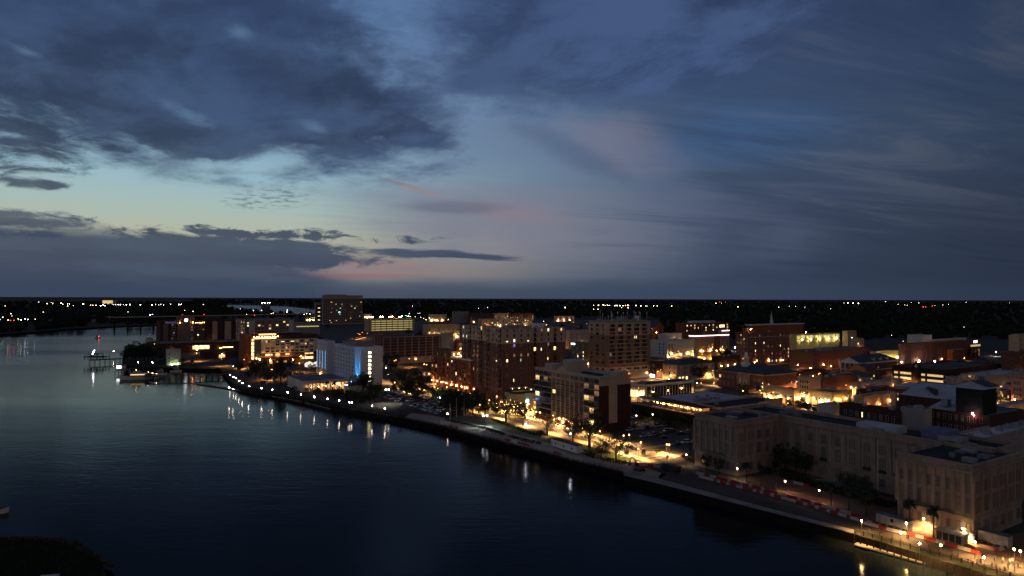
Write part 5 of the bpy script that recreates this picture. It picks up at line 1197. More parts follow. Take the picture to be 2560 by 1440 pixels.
for i, (x, yb, yt, w) in enumerate(((1963, 1176, 1108, 1.1), (1990, 1190, 1125, 1.3), (2015, 1185, 1140, 1.3), (2118, 1225, 1180, 1.3), (2145, 1245, 1190, 1.5), (2170, 1262, 1215, 1.4), (1935, 1172, 1150, 1.5))): tpx('oak' if i % 2 else 'oak2', x, yb, yt, w, lab=f'dark courtyard tree in front of the limestone main range, {ORD[i]} from the left', group='courtyard trees')
for i, (x, yb, yt) in enumerate(((1766, 1178, 1133), (1797, 1188, 1140))): tpx('oak2', x, yb, yt, .75, lab=['left', 'right'][i]+' one of two clipped ball-headed trees at the left limestone wing', group='clipped trees by the left wing')
for x, y, yt in ((1722, 1150, 1128), (1738, 1160, 1140), (1712, 1146, 1130), (1644, 1133, 1117)): tpx('bush', x, y, yt, 1.2, desc='low shrub', rel='near the kerb by')
for x, yb, yt in ((1560, 1035, 1010), (1640, 1062, 1040), (1658, 1066, 1044), (1676, 1068, 1046), (1694, 1070, 1046), (1712, 1072, 1050), (1600, 1050, 1030), (1622, 1056, 1036), (1590, 1070, 1052), (1680, 1010, 985), (1640, 1000, 975)): tpx('bush', x, yb, yt, 1.3, desc='leafy bank shrub', rel='below the terrace near', group='shrubs on the bank below the string light terrace')
for x, yb, yt in ((2000, 1028, 1000), (2018, 1030, 1006), (1975, 1020, 1000), (2040, 1036, 1012), (2480, 1015, 985), (2500, 1010, 980), (2470, 960, 930), (2165, 985, 960), (2155, 930, 905), (2135, 952, 930), (2180, 955, 935), (1900, 985, 962), (1700, 985, 960), (1980, 960, 930), (2460, 920, 895)): tpx(random.choice(('oak', 'oak2')), x, yb, yt, 1.1, desc='street tree')
# random street trees and far trees one can still tell apart
rt = random.Random(42); cnt = 0
while cnt < 80:
    x = rt.uniform(640, 2560); y = rt.uniform(800, 905); P = G(x, y)
    if inside(P, 4) or P.y < 420: continue
    tree(rt.choice(('oak', 'oak2')), P, rt.uniform(9, 15), rt.uniform(1, 1.3), desc='street tree', rel='near', group='trees in the streets behind downtown'); cnt += 1
# palms
def palm_meshes():
    r = random.Random(9); q = MB(); p = Vector((0, 0, -.1))
    for i in range(6): n_ = Vector((.02*i, .01*i, 1.05*(i+1))); q.tube(p, n_, .19-.008*i, .18-.008*i, BARK, 8); p = n_
    tm = q.mesh('trunk'); q = MB()
    for i in range(50):
        az_ = r.uniform(0, 6.28); el_ = r.uniform(-.5, 1.1); L = r.uniform(1.5, 2.3); pp = p.copy(); d = Vector((math.cos(az_)*math.cos(el_), math.sin(az_)*math.cos(el_), math.sin(el_))); sd_ = Vector((-math.sin(az_), math.cos(az_), 0))
        for s in range(4):
            w0 = .42*math.sin(math.pi*(s+.4)/4.6); w1 = .42*math.sin(math.pi*(s+1.4)/4.8) if s < 3 else .02; q_ = pp+d*L/4
            dr = Vector((0, 0, -.12)); q.face([pp, pp+sd_*w0+dr, q_+sd_*w1+dr, q_], PALMF); q.face([pp, q_, q_-sd_*w1+dr, pp-sd_*w0+dr], PALMF); pp = q_; d = (d+Vector((0, 0, -.33))).normalized()
    return tm, q.mesh('fronds')
PT, PF = palm_meshes()
for i, (x, yb, s) in enumerate(((1866, 1207, 1.0), (1902, 1213, 1.0), (1940, 1228, 1.05), (2078, 1270, 1.1), (2122, 1285, 1.1), (2165, 1292, 1.05), (2274, 1322, 1.15), (2334, 1345, 1.2))):
    t = thing('palm_tree', f'palmetto before the limestone building, {ORD[i]} courtyard palm from the left', 'palm tree', G(x, yb), random.uniform(0, 6), 'courtyard palms'); t.scale = (s, s, s); put('trunk', PT, t); put('fronds', PF, t)
for i, x in enumerate((765, 782, 800, 818, 836)):
    P = G(x, 974+i*1.5); t = thing('palm_tree', f'small palm before the amber lit restaurant colonnade, {ORD[i]} from the left', 'palm tree', P, i, 'restaurant palms'); put('trunk', PT, t); put('fronds', PF, t)
# tiny lights wound through the two festooned trees
for x, yb, yt, w in ((1265, 1056, 985, 8), (1308, 1066, 1003, 8)):
    P = G(x, yb); q = MB(); rr = random.Random(int(x))
    for i in range(26): q.ball((P.x+rr.uniform(-5, 5), P.y+rr.uniform(-4, 4), rr.uniform(4, 12)), .07, B_SOFT, 5, 3)
    tag(q.build('string_lights'), 'tiny bulbs wound through the '+('left' if x < 1290 else 'right')+' festooned tree by the restaurant podium', 'string lights', 'string lights in the two trees', 'stuff')
# woods to the horizon
WD1 = mat('woodland_dark', (.010, .016, .010), .95, .3, .05); WD2 = mat('woodland', (.016, .024, .013), .95, .3, .05)
def woods(name, n, ok, dmin, dmax, hs, seed, azr=(-.80, .80)):
    r = random.Random(seed); q = MB()
    k = 0
    while k < n:
        d = math.exp(r.uniform(math.log(dmin), math.log(dmax))); a = r.uniform(*azr); P = Vector((d*math.sin(a), d*math.cos(a), 0)); x, y = proj(P)
        if not ok(x, y, P): continue
        k += 1; s = r.uniform(*hs)*(1+d/9000.0); h = s*r.uniform(.8, 1.3); m = WD1 if r.random() < .5 else WD2; b = len(q.v)
        for j, (zz, rr) in enumerate(((0, .7), (.45, 1.0), (.8, .7))):
            for i in range(6): t = i*1.047+j*.5; f = rr*r.uniform(.75, 1.2)*s*.62; q.v.append((P.x+f*math.cos(t), P.y+f*math.sin(t), h*(zz+r.uniform(-.05, .08))))
        q.v.append((P.x+r.uniform(-1, 1), P.y, h)); mi = q.mi(m)
        for j in range(2):
            for i in range(6): l = (i+1) % 6; q.f.append((b+j*6+i, b+j*6+l, b+j*6+6+l, b+j*6+6+i)); q.m.append(mi)
        for i in range(6): q.f.append((b+12+i, b+12+(i+1) % 6, b+18)); q.m.append(mi)
    return tag(q.build(name), kind='stuff')
wat_ = bank_w + [(560, 835), (391, 852), (352, 861), (322, 872), (308, 888), (-260, 1440)]
frv = [(530, 766), (548, 761), (640, 762), (720, 765), (790, 773), (905, 777), (905, 790), (700, 788), (660, 783), (600, 778), (560, 772)]
def ok_w(x, y, P): return x < 565 and y < 838 and not pin(x, y, wat) and not pin(x, y+3, wat)
woods('west_bank_woods', 2600, ok_w, 1150, 9000, (7, 13), 1, (-.8, -.33))
def ok_e(x, y, P): return x > 480 and not pin(x, y, frv) and not pin(x, y, wat) and (y < 795 or x > 1650 and y < 850) and not inside(P, 15)
woods('eastern_woods', 7000, ok_e, 750, 16000, (7, 13), 2, (-.5, .8))
# ---- distant lights
def far_light(x, y, m, k, h=24.0, label=None):
    P = G(x, y, h); d = P.y; r = d*.00036*(.4+.6*k); q = MB(); q.ball((0, 0, h), r, m, 8, 4, .8); q.tube((0, 0, 0), (0, 0, h-r*.7), .12*k, .1, IRON, 4)
    return q
FWH = glow('far_white', (1.0, .84, .74), 12.0); FOR = glow('far_orange', (1.0, .50, .18), 24.0); FYE = glow('far_yellow', (1.0, .82, .5), 26.0); FPU = glow('far_violet_white', (.86, .74, 1.0), 30.0); FRD = glow('far_red', (1.0, .05, .03), 16.0); FGR = glow('far_green', (.1, 1.0, .4), 18.0)
FL = [('far strip across the river', [(97, 755, FWH, 1), (118, 759, FOR, 1.5), (128, 756, FWH, .8), (132, 759, FOR, 1.1), (153, 758, FPU, 1.4), (157, 761, FOR, .9), (169, 760, FPU, .8), (174, 760, FPU, .8), (169, 765, FOR, 1.3), (183, 764, FWH, .6), (208, 760, FPU, 2.0), (226, 763, FOR, .8), (232, 763, FOR, 1), (240, 763, FWH, 1.5), (252, 764, FPU, 1.6), (258, 762, FPU, 1.4), (262, 764, FPU, 1.5),
       (283, 762, FWH, 1), (289, 761.5, FWH, 1.5), (295, 761.5, FWH, 1.6), (301, 761.5, FPU, 1.5), (309, 761.5, FWH, .7), (316, 762, FPU, 1.4), (325, 761.5, FPU, 1.6), (351, 762, FPU, 1.7), (380, 763, FPU, 1.5), (389, 761, FOR, .8), (397, 762, FWH, .8), (402, 761, FWH, .9), (409, 762.5, FWH, 1.1), (427, 760.5, FWH, .8), (447, 761, FPU, 1.5), (453, 761, FPU, 1.5), (508, 761, FWH, 1)]),
      ('battleship park on the opposite bank', [(13, 765, FOR, .9), (27, 784, FWH, 1.6), (30, 790, FWH, .8), (7, 793, FWH, 1.6), (1, 799, FGR, 1), (20, 800, FOR, 1.4), (26, 801, FRD, 1.3), (35, 801, FRD, 1.5), (45, 797, FOR, 1), (47, 799, FGR, .7), (53, 800, FYE, 1.2), (63, 797, FPU, 1.4), (70, 799, FPU, .9), (88, 798, FWH, 1), (108, 780, FWH, 1), (320, 780, FWH, .8), (375, 787, FPU, 1.6), (381, 786, FPU, 1.2)]),
      ('airport on the northern horizon', [(1484, 764, FYE, 1), (1496, 763, FOR, 1.7), (1508, 762, FYE, 1.2), (1513, 764, FYE, .8), (1518, 762.5, FYE, .7), (1523, 763.5, FYE, .6), (1537, 764, FYE, 1.4), (1543, 764, FYE, 1.4), (1550, 764, FYE, 1.5), (1558, 764, FYE, 1.4), (1564, 763.5, FOR, 1.2), (1570, 763, FYE, 1.5), (1570.5, 769, FOR, 1.9), (1590, 764, FYE, 1.4), (1602, 764.5, FYE, 1.6), (1615, 765, FYE, .9), (1619, 765, FGR, .5), (1634, 765, FYE, .9), (1643, 765, FYE, .6), (1484, 773, FYE, 1), (1495, 773, FYE, .9), (1554, 769, FYE, .6)]),
      ('suburbs beyond the right half', [(1679, 765, FOR, 1.5), (1790, 758.5, FOR, 1.2), (1804, 758, FWH, .5), (1845, 767, FOR, 1.5), (1799, 755, FRD, .5), (1814, 755, FRD, .5), (1947, 768, FWH, .9), (1974, 765.5, FWH, .5), (1989, 766, FWH, .5), (2012, 768, FWH, .4), (2110, 757.5, FWH, .7), (2120, 757.5, FYE, 1.6), (2133, 758, FYE, 1.8), (2146, 758, FYE, 1.6), (2077, 772, FWH, .6), (2214, 754, FWH, .8), (2278, 756, FWH, .7), (2297, 757.5, FWH, .8), (2308, 767, FRD, 1.5), (2314, 767, FRD, .8),
       (2331, 765, FRD, .7), (2337, 763.5, FOR, .5), (2357, 762.5, FWH, .6), (2371, 761, FWH, .5), (2245, 761, FOR, .5), (2262, 762, FWH, .7), (2268, 763, FOR, .4), (2415, 755.5, FOR, .4), (2524, 756, FWH, .3), (2229, 838, FWH, .6), (2258, 853, FWH, .6), (2410, 818, FWH, .5), (1931, 797, FWH, .4)]),
      ('northern edge of the town', [(1031, 765, FWH, .9), (1023, 784, FWH, 1), (1045, 783, FWH, .6), (1050, 783, FWH, .6), (1014, 789, FGR, .7), (1017, 790, FGR, .6), (1038, 792, FWH, .7), (1052, 793, FWH, .8), (1059, 796, FOR, .9), (1065, 799, FOR, 1), (1073, 795, FYE, .8), (1087, 800, FYE, 1), (1094, 801, FYE, 1), (1121, 799, FOR, .7), (1413, 769, FYE, 1.6), (1219, 769, FWH, .6), (1196, 771, FWH, .8), (1359, 803, FWH, .9), (1358, 810, FWH, .8), (1366, 812, FOR, .8), (978, 788, FRD, .9), (986, 794, FRD, .8), (601, 772, FWH, .5), (616, 786, FOR, .9), (636, 788, FRD, .8), (678, 784, FOR, 1), (683, 783, FWH, 1), (717, 780, FYE, 1.7), (462, 776, FWH, .6), (456, 787, FRD, .5), (510, 786, FRD, .6), (760, 786, FYE, .7), (767, 784, FYE, .7), (775, 785, FYE, .8)])]
CN = {FWH: 'white', FOR: 'orange', FYE: 'yellow', FPU: 'violet-white', FRD: 'red', FGR: 'green'}
for where, lst in FL:
    per = {}
    for e_ in sorted(lst, key=lambda t: t[0]): per.setdefault(CN[e_[2]], []).append(e_)
    for cn, es_ in per.items():
        for i, (x, y, m, k) in enumerate(es_):
            q = far_light(x, y, m, k); P = G(x, y, 24.0); P.z = 0; o = q.build('distant_floodlight'); o.location = P
            lb = f'{cn} light at the {where}' + (f', {ORD[i]} {cn} from left' if len(es_) > 1 else '')
            tag(o, lb, 'floodlight', 'distant lights at the '+where)
# far buildings on the opposite bank
P = G(269, 764); t = thing('flat_store', 'amber lit flat roofed store among the far lights across the river', 'building', P, 0)
q = MB(); q.box(-40, 0, 0, 40, 50, 40, YWAL); q.build('wall', t); q = MB(); q.box(-38, -.6, 8, 38, -.1, 38, glow('store_front', (1.0, .70, .28), .75)); q.build('lit_front', t)
for i, (x, y, w, m) in enumerate(((14, 820, 34, GREY), (130, 806, 26, METAL), (150, 806, 16, GREY), (185, 806, 34, METAL), (234, 805, 12, GREY), (265, 800, 18, GREY))):
    P = G(x, y); t = thing('river_shed', f'low grey shed on the dark opposite bank, {ORD[i]} from the left', 'shed', P, .5, 'sheds on the opposite bank'); wd = w*P.y/F
    q = MB(); q.box(-wd/2, 0, 0, wd/2, wd*.4, 5, m); q.build('wall', t); q = MB(); q.face([(-wd/2-.5, -.5, 5), (wd/2+.5, -.5, 5), (wd/2, wd*.2, 7.5), (-wd/2, wd*.2, 7.5)], ROOFG); q.face([(wd/2+.5, wd*.4+.5, 5), (-wd/2-.5, wd*.4+.5, 5), (-wd/2, wd*.2, 7.5), (wd/2, wd*.2, 7.5)], ROOFG); q.build('roof', t)
# town infill houses
ri = random.Random(5); n_ = 0; tries = 0; cols = [('white', OFFW), ('brick', BRICKB), ('cream', BEIGE), ('grey', GREY), ('pale pink', PINKW), ('dark brick', BRICKD)]
while n_ < 105 and tries < 45000:
    tries += 1
    x = ri.uniform(940, 2600); y = ri.uniform(806, 965) if x > 1400 else ri.uniform(806, 850)
    if tries > 38000: x = ri.uniform(2150, 2600); y = ri.uniform(930, 1010); P = G(x, y)
    a_, b_ = ri.uniform(9, 22), ri.uniform(10, 24)
    if P.y < 330 or any(inside(P+UD*i*a_/2+VD*j*b_/2, 3.5) for i in (0, 1, 2) for j in (0, 1, 2)): continue
    h = ri.uniform(6, 11); cn, w = ri.choice(cols); flat = ri.random() < .6
    if 2170 < x < 2410 and y > 925:
        h = min(h, (y-966)/4.0); flat = True
        if h < 3.2: continue
    t = thing('town_building', '', 'building', P, TH, 'small buildings filling the blocks'); m = MB(); m.ring(a_, b_, 0, h, .3, w); m.build('wall', t)
    if flat: q = MB(); q.box(.28, .28, h-.8, a_-.28, b_-.28, h-.5, ri.choice((ROOFG, ROOFW, ROOFD))); q.build('roof', t); q = MB(); q.box(a_*.3, b_*.3, h-.5, a_*.3+2, b_*.3+2, h+.8, METAL); q.build('rooftop_unit', t)
    else:
        q = MB(); e_ = .5; q.face([(-e_, -e_, h), (a_+e_, -e_, h), (a_+e_, b_/2, h+3.4), (-e_, b_/2, h+3.4)], SLATE); q.face([(a_+e_, b_+e_, h), (-e_, b_+e_, h), (-e_, b_/2, h+3.4), (a_+e_, b_/2, h+3.4)], SLATE)
        q.face([(0, 0, h), (0, b_/2, h+3.3), (0, b_, h)], w); q.face([(a_, 0, h), (a_, b_, h), (a_, b_/2, h+3.3)], w); q.build('roof', t)
    for side, L in (('F', a_), ('L', b_)):
        for i in range(max(2, int(L/4))):
            for k in range(max(1, int(h/3.3))):
                place(t, side, a_, b_, L*(i+.5)/max(2, int(L/4)), 1.2+k*3.2, winmesh(1.1, 1.6, pick(.2, ('warm', 'dim', 'yel'))), 'window', .01)
    BLD.append(('_', P, a_, b_, h)); n_ += 1; relabel(t, f'small {cn} {"flat roofed" if flat else "pitched roof"} building', 'near')
BLD[:] = [b for b in BLD if b[0] != '_']
# church spire
P = G(1929, 850); t = thing('church_spire', 'slim pale church spire rising over the dark trees', 'church', P, TH)
hh = HC-(778-748)*P.y/F; q = MB(); q.box(-3.5, -3.5, 0, 3.5, 3.5, hh*.45, OFFW); q.build('tower', t); q = MB(); q.tube((0, 0, hh*.45), (0, 0, hh), 3.6, .1, OFFW, 8); q.build('spire', t)
# tower crane and masts
def mast(name, lb, x, yb, yt, cat='mast', r=.5, lean=0):
    P = G(x, yb); h = HC-(yt-745)*P.y/F; t = thing(name, lb, cat, P, 0); q = MB(); q.tube((0, 0, 0), (lean, 0, h), r, r*.5, METAL, 5); q.build('lattice_mast', t); return t, h
t, h = mast('crane', 'leaning crane jib left of the tallest office tower', 789, 792, 729, 'crane', .8, -10)
q = MB(); q.box(-3, -3, 0, 3, 3, 6, METAL); q.build('crane_cab', t)
mast('radio_mast', 'thin radio mast on the skyline left of the office tower with antennas', 1454, 768, 746, r=1.0); mast('radio_mast', 'thin radio mast above the tallest residential tower', 1323, 775, 748, r=.7)
# ---- bridge
bz = 20.0; A = G(286, 793.5, bz); B = G(835, 783.5, bz); d = (B-A); L = d.length; dn = d.normalized(); sn = Vector((-dn.y, dn.x, 0))
br = thing('bridge', 'long low girder bridge crossing the river beyond the riverside hotel', 'bridge', (A.x, A.y, 0), math.atan2(d.y, d.x))
q = MB(); q.box(0, -6, bz-2.2, L, 6, bz-.4, DARK); q.build('deck', br); q = MB(); q.box(0, -6.3, bz-.4, L, -6.01, bz+.9, mat('parapet_concrete', (.5, .47, .42), .8, .1, .1)); q.box(0, 6.01, bz-.4, L, 6.3, bz+.9, MATS['parapet_concrete']); q.build('parapet', br)
for i in range(22): q = MB(); q.box(L*i/21-.6, -3, -3, L*i/21+.6, 3, bz-2.21, WOODD); q.build('pier', br)
for i, f in enumerate((.30, .57, .61, .74)):
    q = MB(); q.tube((0, 0, 0), (0, 0, 11), .25, .2, METAL, 5); q.ball((0, 0, 11.4), .8, FWH, 6, 4); o = q.build('bridge_lamp'); o.location = A+dn*L*f+Vector((0, 0, -.4)); tag(o, f'lamp standing on the long bridge deck, {ORD[i]} from the left', 'street lamp', 'lamps on the bridge')
# ---- piers and docks
def pier(name, lb, pts, w, z, m, piles=True, cat='pier', rail=False):
    t = thing(name, lb, cat, (0, 0, 0)); q = MB(); k = MB(); rl = MB()
    for (p1, p2) in zip(pts[:-1], pts[1:]):
        a, b = G(*p1, z), G(*p2, z); dd = (b-a); Lk = dd.length; dd.normalize(); s = Vector((-dd.y, dd.x, 0))*w/2
        q.prism([a-s, b-s, b+s, a+s], z-.35, z, m)
        n = int(Lk/5)+1
        for i in range(n):
            for sg in (-1, 1):
                c = a+dd*Lk*i/n+s*sg*.9
                if piles: k.tube((c.x, c.y, WL-1.5), (c.x, c.y, z-.35), .22, .2, WOODD, 6)
                if rail: rl.box(c.x-.05, c.y-.05, z, c.x+.05, c.y+.05, z+1.1, WOODD)
        if rail:
            for sg in (-1, 1): rl.tube(a+s*sg*.9+Vector((0, 0, 1.05)), b+s*sg*.9+Vector((0, 0, 1.05)), .06, .06, WOODD, 4)
    q.build('deck', t)
    if piles: k.build('piles', t) if False else tag(k.build('pile_row', t), kind='stuff')
    if rail: rl.build('railing', t)
    return t
t = pier('observation_pier', 'timber pier with a raised platform and white lamp on the left of the basin', [(224, 900), (312, 896)], 9, 1.5, WOODD, rail=True)
c = G(245, 899, 1.5); q = MB(); q.box(c.x-11, c.y-7, 4.2, c.x+9, c.y+6, 4.6, WOODD)
for i in range(4):
    for j in range(3): q.box(c.x-10+i*6, c.y-6+j*5.5, 1.5, c.x-9.6+i*6, c.y-5.6+j*5.5, 7.0 if j != 1 else 4.2, WOODD)
q.box(c.x-11, c.y-7, 5.6, c.x+9, c.y-6.8, 5.8, WOODD); q.box(c.x-9, c.y-5, 7.0, c.x+2, c.y+5, 7.4, WOODD); q.build('platform', t)
q = MB(); q.face([(c.x-2, c.y-7.2, 7.4), (c.x-.6, c.y-7.2, 7.4), (c.x+1.2, c.y-7.2, 12), (c.x+.4, c.y-7.2, 12)], SIGNW); q.ball((c.x, c.y-7.4, 10), .35, B_COOL, 6, 4); q.build('lamp', t)
lamp_at('prom', 284, 878, '', lab='single globe lamp halfway along the left timber pier')
pier('basin_boardwalk', 'long low boardwalk on piles crossing the mouth of the basin', [(325, 930), (382, 941), (440, 940), (575, 934)], 4.5, .8, WOOD, rail=True)
t = pier('fuel_dock', 'short dock with a lit white hut at the mouth of the basin', [(296, 926), (336, 920)], 7, 1.2, WOOD)
c = G(302, 922, 1.2); q = MB(); q.box(c.x-3, c.y-2, 1.2, c.x+3, c.y+3, 4.4, OFFW); q.box(c.x-3.6, c.y-2.6, 4.4, c.x+3.6, c.y+3.6, 4.7, ROOFG); q.build('hut', t); q = MB(); q.box(c.x-2.5, c.y-2.2, 2, c.x+1.5, c.y-2.02, 4, SIGNW); q.build('lit_window', t)
pier('floating_dock', 'long dark floating dock running in front of the riverwalk lamps', [(490, 958), (560, 968), (700, 992), (760, 1003)], 3.0, WL+.7, CONCD, False, 'dock')
pier('floating_dock', 'short floating dock with a gangway below the restaurant', [(768, 1006), (831, 1021)], 3.5, WL+.7, CONCD, False, 'dock')
pier('floating_dock', 'pale floating dock below the lit boardwalk at the lower right', [(2138, 1358), (2200, 1373), (2330, 1407), (2560, 1470)], 2.6, WL+.7, CONC, False, 'dock')
for i, (x, y) in enumerate(((573, 969), (583, 972))): lamp_at('prom', x, y, '', lab=['left', 'right'][i]+' one of two low lamps at the riverwalk dock ramp')
# riverwalk fence and piles along the edge
def fence(name, lb, pts, z, h, step, m, cat='railing', pr=.09, rails=(1.0, .55), tall=None):
    t = thing(name, lb, cat, (0, 0, 0)); q = MB(); r = MB()
    for p1, p2 in zip(pts[:-1], pts[1:]):
        a, b = G(*p1, z), G(*p2, z); Lk = (b-a).length; n = max(1, int(Lk/step))
        for i in range(n): c = a+(b-a)*i/n; q.box(c.x-pr, c.y-pr, z, c.x+pr, c.y+pr, z+h, m)
        for f in rails: r.tube(a+Vector((0, 0, h*f)), b+Vector((0, 0, h*f)), .05, .05, m, 4)
    q.build('post_row', t); r.build('rail', t); return t
fence('riverwalk_railing', 'dark timber railing along the riverwalk edge beside the car park', [(597, 968), (640, 976), (760, 996), (828, 1013), (917, 1029), (1012, 1046), (1110, 1067), (1200, 1091), (1300, 1117), (1432, 1152), (1558, 1182)], 0, 1.15, 2.6, WOODD)
fence('boardwalk_railing', 'dark heavy railing with tall posts along the lit boardwalk at the lower right', [(2137, 1334), (2300, 1378), (2460, 1424), (2560, 1455)], 0, 1.25, 2.2, WOODD, pr=.12)
q = MB()
for p1, p2, st in (((1012, 1049), (1558, 1186), 1.6), ((2135, 1338), (2560, 1465), 1.8), ((640, 979), (1012, 1049), 3.0)):
    a, b = G(*p1), G(*p2); n = int((b-a).length/st)
    for i in range(n): c = a+(b-a)*i/n; q.tube((c.x, c.y, -5), (c.x, c.y, random.uniform(.0, .5)), .2, .18, WOODD, 6)
tag(q.build('fender_piles'), 'row of dark timber fender piles along the river wall', 'piles', kind='stuff')
# bollards at the promenade gate, hedges
def hedge(name, lb, pts, w, h, m2=None):
    q = MB(); r = random.Random(len(lb))
    for p1, p2 in zip(pts[:-1], pts[1:]):
        a, b = G(*p1), G(*p2); Lk = (b-a).length; dd = (b-a).normalized(); s = Vector((-dd.y, dd.x, 0))
        for i in range(int(Lk*w*h*5)):
            c = a+dd*r.uniform(0, Lk)+s*r.uniform(-w/2, w/2)+Vector((0, 0, r.uniform(.1, h))); aa = Vector((r.gauss(0, 1), r.gauss(0, 1), r.gauss(0, 1))).normalized(); bb = aa.orthogonal().normalized(); z = .22
            q.face([c-aa*z-bb*z, c+aa*z-bb*z, c+aa*z+bb*z, c-aa*z+bb*z], HEDGE)
    return tag(q.build(name), lb, 'hedge')
hedge('hedge', 'long clipped hedge between gravel lot and river promenade', [(1113, 1051), (1215, 1074), (1262, 1089)], 2.0, 1.2)
hedge('hedge', 'short broken hedge right of the small gap by the promenade', [(1272, 1093), (1310, 1103), (1350, 1112)], 2.0, 1.3)
hedge('hedge', 'planted verge between gravel lot and amber lit street', [(1236, 1052), (1290, 1072), (1340, 1090)], 3.2, .8)
hedge('hedge', 'green planting strip right of the white site trailer', [(1462, 1136), (1510, 1150), (1565, 1160)], 4.0, .9)
hedge('hedge', 'dark shrub border along the foot of the limestone main range', [(1850, 1172), (1935, 1182), (2060, 1222), (2235, 1270)], 5.0, 1.6)
hedge('hedge', 'overgrown green bank under the string light terrace', [(1590, 1030), (1650, 1046), (1735, 1062)], 7.0, 3.0)
# ---- string light terrace
z0 = 5.0; N = G(1755, 1040, z0); Lt = solve(N, VD, 1577); P = Vector((N.x, N.y, 0))
t = thing('terrace_restaurant', 'raised outdoor restaurant terrace strung with orange bulbs above the bank', 'terrace', P, TH)
q = MB(); q.box(0, 0, z0-.5, 9, Lt, z0, TAN); q.box(.3, .3, 0, 8.7, Lt-.3, z0-.51, BRICKD); q.build('deck', t)
q = MB(); q.box(2.5, 2, z0+3.2, 10, Lt*.62, z0+3.45, ROOFD); q.box(2.5, Lt*.62, z0+3.0, 10, Lt, z0+3.2, ROOFG); q.build('canopy_roof', t)
q = MB()
for i in range(14): q.box(2.5, 2+Lt*.97*i/14, z0, 2.7, 2.2+Lt*.97*i/14, z0+3.0, WOOD)
q.box(.05, 0, z0+1.0, .15, Lt, z0+1.1, IRON)
for i in range(60): q.box(.05, Lt*i/60, z0, .1, Lt*i/60+.06, z0+1.0, IRON)
q.build('timber_frame', t)
q = MB(); q.box(8.8, 3, z0, 9.0, Lt*.6, z0+2.8, glow('bar_glow', (1.0, .32, .08), .35)); q.build('lit_back_wall', t)
for i in range(44):
    f = i/44; q = MB(); q.ball((1.2+1.2*math.sin(i*1.1), 2+Lt*.64*f, z0+2.9-.5*abs(math.sin(i*.8))), .13, B_SOFT, 6, 4); q.build('bulb', t)
for i in range(10):
    q = MB(); x, y = 4+(i % 2)*2.5, 4+Lt*.56*i/10; q.tube((x, y, z0), (x, y, z0+.75), .06, .06, IRON); q.tube((x, y, z0+.72), (x, y, z0+.78), .6, .6, WOOD, 8); q.build('table', t)
# ---- vehicles
def car_proto(name, paint, kind='sedan'):
    t = thing(name, '', 'car', (0, 0, -600)); L, W = 4.6, 1.8; suv = kind != 'sedan'
    H = 1.75 if suv else 1.45; hb = .95 if suv else .82; q = MB()
    prof = [(-L/2, .32), (-L/2, hb-.08), (-L/2+.15, hb), (-L/2+(.35 if suv else .9), hb+.02), (L/2-1.25, hb+.0), (L/2-.2, hb-.14), (L/2, hb-.3), (L/2, .32)]
    k = len(q.v); n = len(prof)
    for s in (-1, 1):
        for x, z in prof: q.v.append((x, s*W/2*(1 if z < hb-.05 else .96), z))
    i_ = q.mi(paint)
    for i in range(n): j = (i+1) % n; q.f.append((i, j, n+j, n+i)); q.m.append(i_)
    q.f.append(tuple(range(n-1, -1, -1))); q.m.append(i_); q.f.append(tuple(range(n, 2*n))); q.m.append(i_); q.build('body', t)
    x0, x1, x2, x3 = (-L/2+.3, -L/2+.6, .55, 1.15) if suv else (-L/2+.75, -L/2+1.35, .45, 1.15)
    if kind == 'pickup': x0, x1 = -.6, -.4
    q = MB(); w = W/2-.08; a_ = [(x0, -w, hb), (x3, -w, hb), (x3, w, hb), (x0, w, hb)]; b_ = [(x1, -w+.12, H-.05), (x2, -w+.12, H-.05), (x2, w-.12, H-.05), (x1, w-.12, H-.05)]
    for i in range(4): j = (i+1) % 4; q.face([a_[i], a_[j], b_[j], b_[i]], GLASS)
    q.build('windows', t) if False else q.build('glasshouse', t); q = MB(); q.box(x1-.03, -w+.1, H-.05, x2+.03, w-.1, H, paint); q.build('car_roof', t)
    for sx in (-1, 1):
        for sy in (-1, 1): q = MB(); q.tube((sx*L*.31, sy*(W/2-.2), .33), (sx*L*.31, sy*(W/2+.02), .33), .33, .33, IRON, 12); q.build('wheel', t)
    for sy in (-1, 1): q = MB(); q.box(L/2-.04, sy*.65-.2, .5, L/2+.02, sy*.65+.2, .64, WPL); q.build('headlight', t)
    return t
PAINTS = {'white': (.6, .6, .6), 'silver': (.35, .36, .38), 'black': (.012, .012, .014), 'dark red': (.18, .015, .015), 'dark blue': (.02, .03, .09), 'grey': (.12, .125, .13)}
CP = {}
def car(P, rz, col, kind, **kw):
    k = (col, kind)
    if k not in CP:
        c = PAINTS[col]; CP[k] = car_proto({'sedan': 'sedan', 'suv': 'sport_utility_car', 'pickup': 'pickup_truck'}[kind], mat('car_paint_'+col.replace(' ', '_'), c, .25, .05, 1), kind); o = CP[k]; o.location = P; o.rotation_euler = (0, 0, rz)
    else: o = dup(CP[k], P, rz)
    if 'label' in o: del o['label']
    return o
lotA = [(912, 1004), (935, 986), (975, 980), (1092, 990), (1108, 1020), (1108, 1040), (1045, 1040), (1000, 1033)]
rc = random.Random(12); P0 = G(1112, 1046); k = 0; rows = {}
for r_i, u in enumerate((3, 9, 18, 24, 33, 39, 48, 54, 62)):
    for j in range(60):
        P = P0+UD*u+VD*(2.9*j); x, y = proj(P)
        if not pin(x, y, lotA) or rc.random() < .32: continue
        col = rc.choice(('white', 'white', 'silver', 'silver', 'grey', 'black', 'dark blue', 'dark red')); kd = rc.choice(('sedan', 'suv', 'sedan', 'pickup'))
        o = car(P+Vector((0, 0, .05)), TH+(0 if r_i % 2 else math.pi)+rc.uniform(-.05, .05), col, kd); o['group'] = 'cars in the large riverside car park'; rows.setdefault(r_i, []).append((x, o, col, kd))
